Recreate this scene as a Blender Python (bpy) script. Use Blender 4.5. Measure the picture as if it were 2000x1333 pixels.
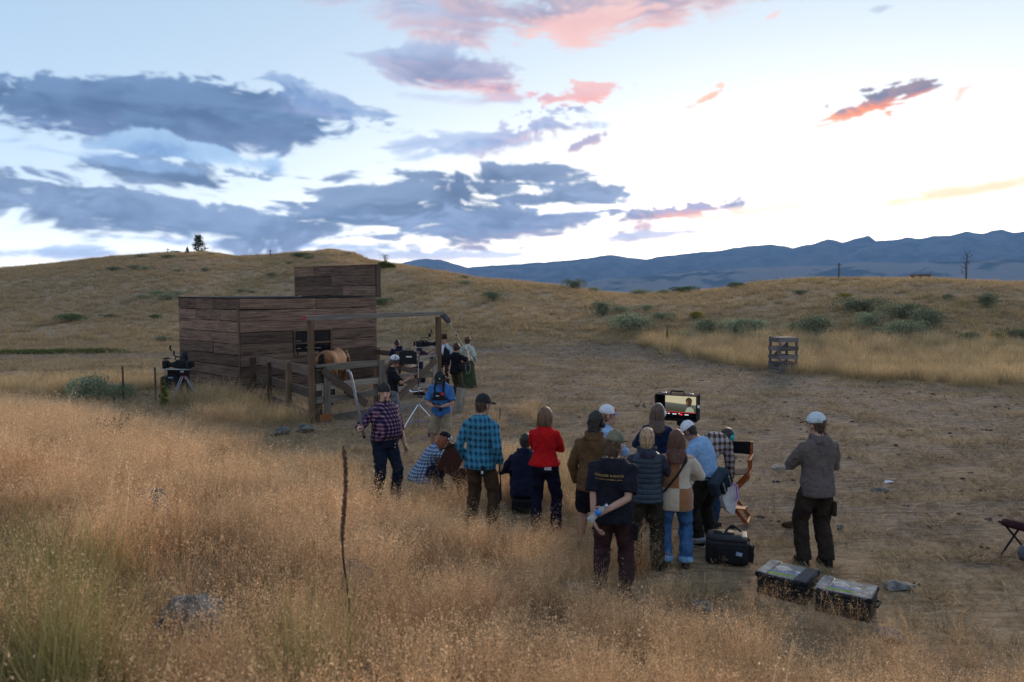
import bpy, bmesh, math, random
import numpy as np
from mathutils import Vector, Matrix, Quaternion, Euler

for o in list(bpy.data.objects):
    bpy.data.objects.remove(o, do_unlink=True)
SC = bpy.context.scene
COL = SC.collection
R = math.radians
PI = math.pi
random.seed(7)
rng = np.random.default_rng(11)

# ------------------------------------------------------------------ camera
F = 1500.0                      # focal length in photo pixels (2000 wide)
EYE = Vector((0.0, 0.0, 3.15))
TH = math.atan((666.5 - 566.0) / F)
FWD = Vector((0, math.cos(TH), -math.sin(TH)))
UPV = Vector((0, math.sin(TH), math.cos(TH)))
cd = bpy.data.cameras.new('camera')
cam = bpy.data.objects.new('camera', cd)
COL.objects.link(cam)
cam.location = EYE
cam.rotation_euler = (PI / 2 - TH, 0, 0)
cd.sensor_width = 36.0
cd.lens = 36.0 * F / 2000.0
cd.clip_start = 0.05
cd.clip_end = 60000
cd.dof.use_dof = True
cd.dof.focus_distance = 15.0
cd.dof.aperture_fstop = 2.2
SC.camera = cam

SC.view_settings.view_transform = 'Standard'
SC.view_settings.look = 'None'
SC.view_settings.gamma = 1.0
SC.view_settings.exposure = 1.45
SC.view_settings.use_curve_mapping = False
SC.render.engine = 'CYCLES'
SC.cycles.use_denoising = True
SC.cycles.max_bounces = 6
SC.cycles.diffuse_bounces = 3
SC.cycles.glossy_bounces = 2
SC.cycles.transmission_bounces = 4
SC.cycles.volume_bounces = 1
SC.cycles.transparent_max_bounces = 8
SC.cycles.use_fast_gi = False


def ray(px, py):
    d = FWD + Vector((1, 0, 0)) * ((px - 1000.0) / F) - UPV * ((py - 666.5) / F)
    return d.normalized()


def on_plane(px, py, z):
    d = ray(px, py)
    t = (z - EYE.z) / d.z
    return EYE + d * t


def at_depth(px, py, Y):
    d = ray(px, py)
    return EYE + d * (Y / d.y)


def pix(p):
    q = Vector(p) - EYE
    w = q.dot(FWD)
    return 1000 + F * q.x / w, 666.5 - F * q.dot(UPV) / w


# ------------------------------------------------------------------ node helper
class NT:
    def __init__(s, tree):
        s.t = tree
        s.n = tree.nodes
        s.l = tree.links

    def new(s, typ, **kw):
        nd = s.n.new(typ)
        for k, v in kw.items():
            setattr(nd, k, v)
        return nd

    def put(s, sock, v):
        if v is None:
            return
        if isinstance(v, bpy.types.NodeSocket):
            s.l.new(v, sock)
        else:
            if hasattr(sock.default_value, '__len__') and not hasattr(v, '__len__'):
                v = [v] * len(sock.default_value)
            if hasattr(v, '__len__') and len(v) == 3 and len(sock.default_value) == 4:
                v = (*v, 1.0)
            sock.default_value = v

    def m(s, op, a, b=None, c=None, clamp=False):
        nd = s.new('ShaderNodeMath', operation=op, use_clamp=clamp)
        for i, v in enumerate((a, b, c)):
            if v is not None:
                s.put(nd.inputs[i], v)
        return nd.outputs[0]

    def vm(s, op, a, b=None, scale=None):
        nd = s.new('ShaderNodeVectorMath', operation=op)
        s.put(nd.inputs[0], a)
        if b is not None:
            s.put(nd.inputs[1], b)
        if scale is not None:
            s.put(nd.inputs[3], scale)
        return nd.outputs['Value'] if op in ('LENGTH', 'DOT_PRODUCT') else nd.outputs[0]

    def mapr(s, v, a, b, c=0.0, d=1.0, smooth=True):
        nd = s.new('ShaderNodeMapRange')
        nd.interpolation_type = 'SMOOTHSTEP' if smooth else 'LINEAR'
        nd.clamp = True
        s.put(nd.inputs[0], v)
        for i, x in zip((1, 2, 3, 4), (a, b, c, d)):
            s.put(nd.inputs[i], x)
        return nd.outputs[0]

    def mix(s, f, a, b, typ='MIX'):
        nd = s.new('ShaderNodeMix', data_type='RGBA', blend_type=typ)
        s.put(nd.inputs[0], f)
        s.put(nd.inputs[6], a)
        s.put(nd.inputs[7], b)
        return nd.outputs[2]

    def noise(s, vec, scale, detail=4.0, rough=0.55, dist=0.0, out=0):
        nd = s.new('ShaderNodeTexNoise')
        if vec is not None:
            s.put(nd.inputs['Vector'], vec)
        s.put(nd.inputs['Scale'], scale)
        nd.inputs['Detail'].default_value = detail
        nd.inputs['Roughness'].default_value = rough
        nd.inputs['Distortion'].default_value = dist
        return nd.outputs[out]

    def mapping(s, vec, loc=(0, 0, 0), rot=(0, 0, 0), scale=(1, 1, 1), typ='POINT'):
        nd = s.new('ShaderNodeMapping', vector_type=typ)
        s.put(nd.inputs[0], vec)
        nd.inputs['Location'].default_value = loc
        nd.inputs['Rotation'].default_value = rot
        nd.inputs['Scale'].default_value = scale
        return nd.outputs[0]

    def ramp(s, f, stops):
        nd = s.new('ShaderNodeValToRGB')
        s.put(nd.inputs[0], f)
        cr = nd.color_ramp
        while len(cr.elements) < len(stops):
            cr.elements.new(0.5)
        for e, (p, c) in zip(cr.elements, stops):
            e.position = p
            e.color = (*c, 1.0) if len(c) == 3 else c
        return nd.outputs[0]

    def xyz(s, v):
        nd = s.new('ShaderNodeSeparateXYZ')
        s.put(nd.inputs[0], v)
        return nd.outputs

    def comb(s, x, y, z):
        nd = s.new('ShaderNodeCombineXYZ')
        for i, v in enumerate((x, y, z)):
            s.put(nd.inputs[i], v)
        return nd.outputs[0]


def lin(r, g, b):
    def f(c):
        c /= 255.0
        return c / 12.92 if c <= 0.04045 else ((c + 0.055) / 1.055) ** 2.4
    return (f(r), f(g), f(b))


# ------------------------------------------------------------------ sky
SUN_AZ = R(22.0)        # clockwise from +Y, where the glow sits behind the range
SUN_EL = R(2.0)
HAZE = 6.5e-5           # density of the air box
world = bpy.data.worlds.new('World')
SC.world = world
world.use_nodes = True
W = NT(world.node_tree)
W.n.clear()
wout = W.new('ShaderNodeOutputWorld')
bg = W.new('ShaderNodeBackground')
W.l.new(bg.outputs[0], wout.inputs[0])
SKY_STRENGTH = 0.1
bg.inputs[1].default_value = SKY_STRENGTH


_prm = np.random.default_rng(5).permutation(4096).astype(np.int32)
_gang = (np.random.default_rng(6).random(4096) * 2 * np.pi).astype(np.float32)
_gx, _gy = np.cos(_gang), np.sin(_gang)


def perlin2(x, y, seed=0):
    xi, yi = np.floor(x), np.floor(y)
    fx, fy = (x - xi).astype(np.float32), (y - yi).astype(np.float32)
    xi, yi = xi.astype(np.int32), yi.astype(np.int32)
    u = fx * fx * fx * (fx * (fx * 6 - 15) + 10)
    v = fy * fy * fy * (fy * (fy * 6 - 15) + 10)

    def g(ix, iy, dx, dy):
        h = _prm[(_prm[(ix + seed * 57) & 4095] + iy) & 4095]
        return _gx[h] * dx + _gy[h] * dy
    a = g(xi, yi, fx, fy)
    b = g(xi + 1, yi, fx - 1, fy)
    c = g(xi, yi + 1, fx, fy - 1)
    d = g(xi + 1, yi + 1, fx - 1, fy - 1)
    return (a + (b - a) * u) * (1 - v) + (c + (d - c) * u) * v


def fbm2(x, y, octs, gain=0.5, seed=0):
    r, am, tot = 0.0, 1.0, 0.0
    for i in range(octs):
        r = r + am * perlin2(x * 2 ** i + 13.7 * i, y * 2 ** i + 7.3 * i, seed + i)
        tot += am
        am *= gain
    return r / tot


def sst(v, a, b):
    t = np.clip((v - a) / (b - a), 0, 1)
    return t * t * (3 - 2 * t)


def sky_pixels(WI=4096, HI=2048):
    """The whole sphere of sky, worked out from the directions: clear-sky gradient, after-glow and cloud banks."""
    r0 = HI // 2 - 24
    el = ((np.arange(r0, HI) + 0.5) / HI - 0.5).astype(np.float32) * np.pi
    az = (((np.arange(WI) + 0.5) / WI - 0.5) * 2 * np.pi).astype(np.float32)      # clockwise from +Y
    AZ, EL = np.meshgrid(az, el)
    elp = np.maximum(EL, 0)
    dz = np.abs((AZ - SUN_AZ + np.pi) % (2 * np.pi) - np.pi)
    zen, low = np.array((0.27, 0.43, 0.64)), np.array((0.68, 0.84, 0.96))

    def mixc(f, a, b):
        return a + (np.asarray(b, np.float32) - a) * f[..., None]
    band = np.exp(-2.6 * elp)
    toward = np.exp(-1.9 * dz * dz)
    C = mixc(band * (0.45 + 0.55 * np.exp(-0.9 * dz * dz)), np.broadcast_to(zen.astype(np.float32), AZ.shape + (3,)), low)
    C = mixc(np.clip(1.12 * toward * np.exp(-5.0 * elp), 0, 1), C, (1.06, 1.05, 1.0))
    C = mixc(0.80 * np.exp(-17.0 * elp), C, (0.98, 0.89, 0.76))
    C = mixc(np.exp(-4.0 * dz * dz) * np.exp(-9.0 * elp), C, (2.8, 2.35, 1.75))
    # cloud texture
    x, y = AZ * 1.0, EL * 2.4
    wx = fbm2(x * 5, y * 5, 3, 0.5, 20) * 0.10
    wy = fbm2(x * 5 + 40, y * 5, 3, 0.5, 31) * 0.10
    x1, y1 = x + wx, y + wy
    n1 = fbm2(x1 * 8, y1 * 8, 7, 0.52, 1)
    n2 = fbm2(x1 * 24 + 9, y1 * 24, 5, 0.54, 9)
    n3 = fbm2(x1 * 60 + 2, y1 * 60, 4, 0.5, 15)
    edge = n1 * 0.75 + n2 * 0.38
    streak = fbm2(x1 * 4.5 + 11, y1 * 24 + 2, 5, 0.55, 52)
    shade = fbm2(x1 * 7 + 5, y1 * 10 + 3, 6, 0.55, 44)
    g = (lambda *c: np.array(lin(*c), np.float32))
    off = np.maximum(sst(np.abs(AZ), 0.72, 1.0), sst(EL, 0.42, 0.62))
    gm = sst(n1 + 0.25 * n2, 0.0, 0.28) * off * 0.85 * sst(EL, 0.0, 0.05)
    C = mixc(gm, C, mixc(sst(shade, -0.3, 0.3), np.broadcast_to(g(165, 170, 194), C.shape), g(252, 218, 204)))  # clouds out of view, brightened and warmed for their light on the ground
    BLUE_D, BLUE_L = (56, 72, 102), (118, 134, 164)
    PINK, ORNG = (246, 190, 178), (255, 156, 96)
    # px, py, half width, half height, tilt (deg, up to the right), opacity, dark, light, underside colour, amount, edge noise, softness
    B = [
        (850, 500, 320, 12, 0, .8, (118, 142, 188), (175, 186, 216), PINK, .35, 2.6, .7),
        (560, 480, 360, 13, -1, .85, (110, 138, 184), (160, 180, 216), PINK, .2, 2.6, .7),
        (130, 494, 260, 14, 2, .85, (108, 136, 180), (160, 180, 214), PINK, .1, 2.6, .7),
        (90, 405, 340, 50, -5, 1, BLUE_D, BLUE_L, PINK, 0, 2.6, .55),
        (20, 360, 230, 34, -6, 1, BLUE_D, BLUE_L, PINK, 0, 2.6, .5),
        (360, 345, 190, 32, -5, 1, (62, 80, 112), BLUE_L, PINK, 0, 2.6, .5),
        (420, 440, 430, 40, -2, 1, BLUE_D, BLUE_L, PINK, 0, 2.6, .55),
        (720, 430, 330, 48, 2, 1, BLUE_D, BLUE_L, PINK, .05, 2.8, .55),
        (830, 380, 300, 40, 2, 1, BLUE_D, BLUE_L, PINK, 0, 2.8, .5),
        (970, 345, 150, 24, 3, 1, (64, 82, 116), BLUE_L, PINK, 0, 2.4, .5),
        (1060, 388, 130, 20, 2, 1, (64, 82, 116), BLUE_L, PINK, 0, 2.4, .5),
        (1010, 442, 320, 38, 4, 1, (66, 84, 120), (126, 142, 174), PINK, .25, 2.8, .55),
        (1245, 424, 165, 22, 6, 1, (72, 84, 116), (132, 138, 168), PINK, .7, 2.2, .5),
        (1340, 410, 80, 13, 4, 1, (112, 124, 158), (160, 150, 180), ORNG, .7, 1.6, .5),
        (1250, 462, 120, 8, 4, .9, (150, 160, 195), (190, 190, 210), PINK, .3, 2.4, .6),
        (350, 230, 352, 66, 1, 1, (60, 84, 122), (104, 130, 168), (120, 134, 174), .4, .75, .25),
        (330, 290, 250, 24, -7, .85, (106, 142, 190), (165, 195, 225), PINK, 0, 2.4, .7),
        (640, 206, 110, 30, -8, .8, (84, 114, 162), (130, 155, 198), PINK, .1, 1.6, .6),
        (280, 320, 240, 15, -6, .7, (120, 152, 196), (170, 195, 225), PINK, 0, 2.4, .7),
        (780, 14, 170, 50, -8, .85, (150, 160, 192), (182, 188, 214), PINK, .5, 2.2, .7),
        (900, 48, 150, 44, -5, .7, (170, 172, 200), (200, 196, 216), PINK, .8, 2.2, .8),
        (1190, 10, 340, 58, 5, 1, (150, 150, 178), (204, 182, 190), (252, 174, 148), .85, 2.2, .75),
        (1120, 66, 120, 40, 10, .8, (244, 190, 182), (252, 204, 192), PINK, .9, 2.2, .8),
        (830, 128, 160, 38, -4, .85, (120, 136, 178), (176, 188, 216), PINK, .3, 2.0, .6),
        (910, 148, 160, 34, 3, 1, (120, 130, 164), (180, 176, 200), (248, 170, 158), .85, 2.1, .7),
        (850, 192, 120, 14, -2, .5, (170, 180, 210), (200, 205, 225), PINK, .3, 2.2, .8),
        (1072, 192, 26, 12, 0, .9, (212, 160, 172), (235, 180, 180), (255, 170, 150), .8, 1.0, .5),
        (1138, 182, 60, 18, 5, .95, (222, 168, 176), (245, 190, 180), (255, 166, 140), .8, 1.2, .5),
        (940, 282, 160, 23, 6, .9, (120, 142, 188), (178, 192, 220), PINK, .2, 2.1, .6),
        (1020, 262, 95, 24, 16, .9, (128, 144, 188), (190, 190, 215), PINK, .6, 2.0, .6),
        (850, 300, 120, 13, 8, .65, (140, 162, 202), (190, 205, 228), PINK, .1, 2.2, .7),
        (1140, 280, 42, 9, 22, .9, (150, 142, 176), (215, 180, 190), PINK, .6, 1.0, .5),
        (1394, 183, 28, 8, 20, .85, (245, 185, 150), (255, 200, 160), ORNG, .8, .9, .5),
        (1410, 173, 12, 15, 0, .75, (245, 185, 150), (255, 200, 160), ORNG, .8, .9, .5),
        (1346, 209, 12, 4, 0, .6, (250, 205, 180), (255, 210, 190), ORNG, .4, .9, .6),
        (1698, 210, 98, 11, 14, 1, (246, 140, 92), (252, 160, 110), ORNG, 1, .9, .45),
        (1722, 193, 66, 23, 8, 1, (96, 102, 130), (150, 132, 146), (255, 140, 80), 1.1, .9, .4),
        (1786, 177, 42, 21, 14, 1, (110, 108, 134), (170, 136, 140), (255, 140, 80), 1, .9, .4),
        (1874, 186, 14, 5, 62, .6, (238, 196, 172), (250, 208, 180), ORNG, .4, .9, .8),
        (1888, 172, 15, 5, 14, .5, (236, 192, 170), (250, 205, 178), ORNG, .4, .9, .8),
        (1722, 18, 20, 8, 0, .5, (150, 168, 190), (170, 185, 205), PINK, 0, 1.0, .6),
        (1514, 32, 16, 8, 20, .7, (250, 200, 185), (250, 205, 190), PINK, .3, 1.0, .6),
        (1370, 60, 20, 5, 5, .5, (250, 205, 190), (250, 210, 200), PINK, .3, 1.0, .7),
        (1900, 374, 330, 18, 7, 1, (250, 208, 152), (254, 222, 176), ORNG, .15, .5, 1.0),
        (1560, 404, 260, 12, 5, .85, (250, 218, 180), (252, 226, 198), ORNG, .1, .5, 1.0),
    ]
    for (px, py, hw, hh, tilt, op, dk, lt, und, ua, en, soft) in B:
        q = ray(px, py)
        a0, e0 = math.atan2(q.x, q.y), math.asin(q.z)
        ca = math.cos(a0)
        k = ca / F
        sx, sy = hw * k * ca * 1.05, hh * k * 1.05
        c0 = np.searchsorted(az, a0 - 2.2 * sx - 0.01)
        c1 = np.searchsorted(az, a0 + 2.2 * sx + 0.01)
        ext = 2.2 * (sy + abs(math.sin(R(tilt))) * sx) + 0.01
        b0 = max(0, np.searchsorted(el, e0 - ext))
        b1 = np.searchsorted(el, e0 + ext)
        S = (slice(b0, b1), slice(c0, c1))
        u, v = AZ[S] - a0, EL[S] - e0
        ct, sn = math.cos(R(tilt)), math.sin(R(tilt))
        qx, qy = (u * ct + v * sn) / sx, (v * ct - u * sn) / sy
        rr = np.sqrt(qx * qx + qy * qy)
        dd = rr - en * edge[S] - (1.5 if hw < 110 else 0.45) * n3[S] - (1.5 * n2[S] if hw < 110 else 0) - (1.3 * streak[S] if hh < 60 and hw > 100 else 0)
        sf = soft * (1.05 if soft < .9 else 1) * (0.75 + 0.5 * sst(-qy, -0.6, 0.8))
        t = np.clip((1.08 - dd) / sf, 0, 1)
        ms = t * t * (3 - 2 * t) * op
        t2 = sst(shade[S] + 0.55 * n2[S] + 0.25 * n3[S] + 0.5 * streak[S] + 0.14 * qy, -0.26, 0.32)
        thin = 1 - np.clip((1.08 - dd) / (soft * 2.2), 0, 1)
        cc = mixc(np.clip(t2 * 0.75 + thin * 0.35, 0, 1), np.broadcast_to(g(*dk), t2.shape + (3,)), g(*lt))
        if ua:
            cc = mixc(np.clip(ua * sst(-(qy + 1.3 * edge[S] + 0.7 * n3[S]), -0.10, 0.85), 0, 1), cc, g(*und))
        C[S] = mixc(ms, C[S], 0) + cc * ms[..., None]
    # the sky outside the hazy air: what the air in front of it takes away near the horizon
    C *= 0.395
    C *= np.exp(HAZE * np.minimum(9500.0, 800.0 / np.maximum(np.sin(EL), 1e-3)))[..., None]
    out = np.zeros((HI, WI, 4), np.float32)
    out[r0:, :, :3] = C
    out[:r0, :, :3] = (0.16, 0.13, 0.10)          # below the horizon: hidden under the ground
    out[..., 3] = 1
    return out


def build_sky():
    WI, HI = 4096, 2048
    im = bpy.data.images.new('sky', WI, HI, float_buffer=True, is_data=True)
    im.pixels.foreach_set(sky_pixels(WI, HI).ravel())
    im.update()
    tc = W.new('ShaderNodeTexCoord')
    X, Y, Z = W.xyz(tc.outputs['Generated'])
    env = W.new('ShaderNodeTexEnvironment', image=im, interpolation='Cubic')
    # the environment node's own zero is +X and it turns the other way round: bring clockwise-from-+Y into it
    W.put(env.inputs[0], W.comb(Y, W.m('MULTIPLY', X, -1.0), Z))
    sky = W.new('ShaderNodeTexSky', sky_type='NISHITA')
    sky.sun_disc = False
    sky.sun_elevation = SUN_EL
    sky.sun_rotation = SUN_AZ
    sky.altitude = 1500
    sky.dust_density = 0.6
    g = W.vm('SCALE', env.outputs[0], scale=1.0 / SKY_STRENGTH)
    W.put(bg.inputs[0], W.mix(0.08, g, sky.outputs[0]))


build_sky()
sun_d = bpy.data.lights.new('sun', 'SUN')
sun_d.energy = 1.3
sun_d.angle = R(14)
sun_d.color = (1.0, 0.78, 0.58)
sun = bpy.data.objects.new('sun', sun_d)
COL.objects.link(sun)
_se = R(9.0)
_sd = Vector((math.sin(SUN_AZ) * math.cos(_se), math.cos(SUN_AZ) * math.cos(_se), math.sin(_se)))
sun.rotation_euler = _sd.to_track_quat('Z', 'Y').to_euler()
# ------------------------------------------------------------------ scene helpers
def tag(o, label=None, cat=None, group=None, kind=None):
    if label:
        o['label'] = label
    if cat:
        o['category'] = cat
    if group:
        o['group'] = group
    if kind:
        o['kind'] = kind
    return o


def thing(name, label, cat, loc=(0, 0, 0), rz=0.0, group=None):
    o = bpy.data.objects.new(name, None)
    COL.objects.link(o)
    o.location = loc
    o.rotation_euler = (0, 0, rz)
    o.empty_display_size = 0.2
    return tag(o, label, cat, group)


def link_mesh(name, me, mat=None, parent=None, smooth=False):
    o = bpy.data.objects.new(name, me)
    COL.objects.link(o)
    if mat is not None and not me.materials:
        me.materials.append(mat)
    if smooth:
        me.polygons.foreach_set('use_smooth', [True] * len(me.polygons))
    if parent is not None:
        o.parent = parent
    return o


def copy_tree(o, parent=None):
    c = o.copy()
    COL.objects.link(c)
    if parent is not None:
        c.parent = parent
    for ch in o.children:
        copy_tree(ch, c)
    return c


def frame_of(d, up=Vector((0, 0, 1))):
    d = d.normalized()
    if abs(d.dot(up)) > 0.98:
        up = Vector((0, 1, 0)) if abs(d.y) < 0.9 else Vector((1, 0, 0))
    x = up.cross(d).normalized()
    y = d.cross(x).normalized()
    return x, y, d


class MB:
    """Collects simple shapes into one mesh."""

    def __init__(s):
        s.v = []
        s.f = []
        s.mi = []
        s.cur = 0

    def add(s, vs, fs):
        b = len(s.v)
        s.v.extend(tuple(v) for v in vs)
        s.f.extend(tuple(i + b for i in f) for f in fs)
        s.mi.extend([s.cur] * len(fs))
        return s

    def box(s, c, size, rot=None):
        c = Vector(c)
        h = Vector(size) * 0.5
        vs = []
        for z in (-1, 1):
            for x, y in ((-1, -1), (1, -1), (1, 1), (-1, 1)):
                p = Vector((x * h.x, y * h.y, z * h.z))
                if rot is not None:
                    p = rot @ p
                vs.append(c + p)
        return s.add(vs, [(3, 2, 1, 0), (4, 5, 6, 7), (0, 1, 5, 4), (1, 2, 6, 5), (2, 3, 7, 6), (3, 0, 4, 7)])

    def rbox(s, c, size, r=0.01, rot=None):
        """box with chamfered edges"""
        c = Vector(c)
        h = Vector(size) * 0.5
        r = min(r, h.x * 0.9, h.y * 0.9, h.z * 0.9)
        bm = bmesh.new()
        bmesh.ops.create_cube(bm, size=1.0)
        for v in bm.verts:
            v.co = Vector((v.co.x * 2 * h.x, v.co.y * 2 * h.y, v.co.z * 2 * h.z))
        bmesh.ops.bevel(bm, geom=bm.edges[:], offset=r, segments=2, profile=0.5, affect='EDGES')
        for v in bm.verts:
            v.co = c + ((rot @ v.co) if rot is not None else v.co)
        bm.verts.index_update()
        s.add([v.co[:] for v in bm.verts], [[v.index for v in f.verts] for f in bm.faces])
        bm.free()
        return s

    def beam(s, p0, p1, w, h, up=(0, 0, 1), segs=1, wob=0.0, rnd=None):
        """rectangular bar from p0 to p1: w across (x), h along up"""
        p0, p1 = Vector(p0), Vector(p1)
        x, y, d = frame_of(p1 - p0, Vector(up))
        vs, fs = [], []
        for i in range(segs + 1):
            p = p0.lerp(p1, i / segs)
            for sx, sy in ((-1, -1), (1, -1), (1, 1), (-1, 1)):
                jx = jy = 0
                if wob and rnd:
                    jx, jy = rnd.uniform(-wob, wob) * 0.5, rnd.uniform(-wob, wob)
                vs.append(p + x * (sx * w / 2 + jx) + y * (sy * h / 2 + jy))
        fs.append((3, 2, 1, 0))
        n = segs * 4
        fs.append((n, n + 1, n + 2, n + 3))
        for i in range(segs):
            a = i * 4
            for k in range(4):
                fs.append((a + k, a + (k + 1) % 4, a + 4 + (k + 1) % 4, a + 4 + k))
        return s.add(vs, fs)

    def tube(s, pts, rad, n=8, cap=True):
        pts = [Vector(p) for p in pts]
        if not hasattr(rad, '__len__'):
            rad = [rad] * len(pts)
        vs, fs = [], []
        x = None
        for i, p in enumerate(pts):
            a = pts[max(0, i - 1)]
            b = pts[min(len(pts) - 1, i + 1)]
            d = (b - a).normalized()
            if x is None:
                x, y, d = frame_of(d)
            else:
                x = (x - d * x.dot(d)).normalized()
                y = d.cross(x)
            for k in range(n):
                t = 2 * PI * k / n
                vs.append(p + x * (math.cos(t) * rad[i]) + y * (math.sin(t) * rad[i]))
        for i in range(len(pts) - 1):
            for k in range(n):
                a, b = i * n + k, i * n + (k + 1) % n
                fs.append((a, b, b + n, a + n))
        if cap:
            fs.append(tuple(range(n - 1, -1, -1)))
            fs.append(tuple((len(pts) - 1) * n + k for k in range(n)))
        return s.add(vs, fs)

    def loft(s, secs, n=14, power=2.0):
        """secs: (centre, xaxis, yaxis, rx, ry) closed loft; power>2 squares the section off"""
        vs, fs = [], []
        for (c, x, y, rx, ry) in secs:
            for k in range(n):
                t = 2 * PI * k / n
                ct, st = math.cos(t), math.sin(t)
                if power != 2.0:
                    ct = math.copysign(abs(ct) ** (2 / power), ct)
                    st = math.copysign(abs(st) ** (2 / power), st)
                vs.append(c + x * (ct * rx) + y * (st * ry))
        for i in range(len(secs) - 1):
            for k in range(n):
                a, b = i * n + k, i * n + (k + 1) % n
                fs.append((a, b, b + n, a + n))
        fs.append(tuple(range(n - 1, -1, -1)))
        fs.append(tuple((len(secs) - 1) * n + k for k in range(n)))
        return s.add(vs, fs)

    def ell(s, c, r, rot=None, nu=12, nv=8):
        c = Vector(c)
        if not hasattr(r, '__len__'):
            r = (r, r, r)
        vs, fs = [], []
        for j in range(1, nv):
            ph = PI * j / nv - PI / 2
            for i in range(nu):
                t = 2 * PI * i / nu
                p = Vector((r[0] * math.cos(ph) * math.cos(t), r[1] * math.cos(ph) * math.sin(t), r[2] * math.sin(ph)))
                vs.append(c + ((rot @ p) if rot is not None else p))
        for e in (-1, 1):
            p = Vector((0, 0, r[2] * e))
            vs.append(c + ((rot @ p) if rot is not None else p))
        for j in range(nv - 2):
            for i in range(nu):
                a, b = j * nu + i, j * nu + (i + 1) % nu
                fs.append((a, b, b + nu, a + nu))
        lo, hi = len(vs) - 2, len(vs) - 1
        for i in range(nu):
            fs.append(((i + 1) % nu, i, lo))
            fs.append(((nv - 2) * nu + i, (nv - 2) * nu + (i + 1) % nu, hi))
        return s.add(vs, fs)

    def mesh(s, name):
        me = bpy.data.meshes.new(name)
        me.from_pydata(s.v, [], s.f)
        if any(s.mi):
            me.polygons.foreach_set('material_index', s.mi)
        me.update()
        return me

    def build(s, name, mat=None, parent=None, smooth=False):
        me = s.mesh(name)
        o = link_mesh(name, me, None, parent, smooth)
        for m_ in (mat if isinstance(mat, (list, tuple)) else [mat]):
            if m_ is not None:
                me.materials.append(m_)
        return o


# ------------------------------------------------------------------ materials
MATS = {}


def mat(name, fn):
    if name in MATS:
        return MATS[name]
    m = bpy.data.materials.new(name)
    m.use_nodes = True
    t = NT(m.node_tree)
    t.n.clear()
    out = t.new('ShaderNodeOutputMaterial')
    p = t.new('ShaderNodeBsdfPrincipled')
    t.l.new(p.outputs[0], out.inputs[0])
    t.p, t.out = p, out
    fn(t, p)
    MATS[name] = m
    return m


def bump(t, p, h, strength=0.3, dist=0.01):
    b = t.new('ShaderNodeBump')
    b.inputs['Strength'].default_value = strength
    b.inputs['Distance'].default_value = dist
    t.put(b.inputs['Height'], h)
    t.l.new(b.outputs[0], p.inputs['Normal'])


def objco(t):
    return t.new('ShaderNodeTexCoord').outputs['Object']


def plain(name, col, rough=0.6, metal=0.0, var=0.15, scale=30.0, bmp=0.0, spec=0.3):
    def fn(t, p):
        co = objco(t)
        n = t.noise(co, scale, 4)
        c2 = tuple(c * (1 - var * 1.6) for c in col)
        c3 = tuple(min(1, c * (1 + var)) for c in col)
        t.put(p.inputs['Base Color'], t.mix(t.mapr(n, 0.3, 0.7), c2, c3))
        p.inputs['Roughness'].default_value = rough
        p.inputs['Metallic'].default_value = metal
        p.inputs['Specular IOR Level'].default_value = spec
        if bmp:
            bump(t, p, t.noise(co, scale * 3, 3), bmp, 0.004)
    return mat(name, fn)


def cloth(name, col, var=0.22, rough=0.9, weave=1.0):
    def fn(t, p):
        co = objco(t)
        n = t.noise(co, 9, 5, 0.6)
        c2 = tuple(c * (1 - var) for c in col)
        c3 = tuple(min(1, c * (1 + var)) for c in col)
        t.put(p.inputs['Base Color'], t.mix(t.mapr(n, 0.3, 0.7), c2, c3))
        p.inputs['Roughness'].default_value = rough
        p.inputs['Specular IOR Level'].default_value = 0.12
        p.inputs['Sheen Weight'].default_value = 0.0
        f = t.noise(t.mapping(co, scale=(1, 1, .75)), 13, 3, .5, 1.2)
        bump(t, p, t.m('ADD', t.m('MULTIPLY', t.noise(co, 160 * weave, 2), .06), f), 0.75, 0.045)
    return mat(name, fn)


def wood(name, dark, light, scale=1.0, axis=0, stain=0.5, dirt=(0.01, 0.008, 0.007)):
    """weathered board: long grain along the local axis, blotches and knots, tone varied per object"""
    def fn(t, p):
        co = objco(t)
        rnd = t.new('ShaderNodeObjectInfo').outputs['Random']
        off = t.comb(t.m('MULTIPLY', rnd, 37.0), t.m('MULTIPLY', rnd, 91.0), t.m('MULTIPLY', rnd, 53.0))
        co = t.vm('ADD', co, off)
        sc = [26.0 * scale] * 3
        sc[axis] = 1.3 * scale
        g = t.noise(t.mapping(co, scale=sc), 1.0, 8, 0.72, 0.8)
        sc2 = [7.0 * scale] * 3
        sc2[axis] = 0.9 * scale
        b = t.noise(t.mapping(co, scale=sc2), 1.0, 5, 0.6, 0.4)
        c = t.mix(t.mapr(g, 0.28, 0.72), dark, light)
        c = t.mix(t.m('MULTIPLY', t.mapr(b, 0.50, 0.72), stain), c, dirt)
        v = t.mapr(rnd, 0, 1, 0.55, 1.40, smooth=False)
        c = t.mix(1.0, c, t.comb(v, v, v), 'MULTIPLY')
        t.put(p.inputs['Base Color'], c)
        p.inputs['Roughness'].default_value = 0.85
        p.inputs['Specular IOR Level'].default_value = 0.25
        bump(t, p, g, 0.5, 0.006)
    return mat(name, fn)


def emit(name, col, strength):
    def fn(t, p):
        p.inputs['Base Color'].default_value = (0, 0, 0, 1)
        p.inputs['Emission Color'].default_value = (*col, 1)
        p.inputs['Emission Strength'].default_value = strength
        p.inputs['Roughness'].default_value = 0.3
    return mat(name, fn)


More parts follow.
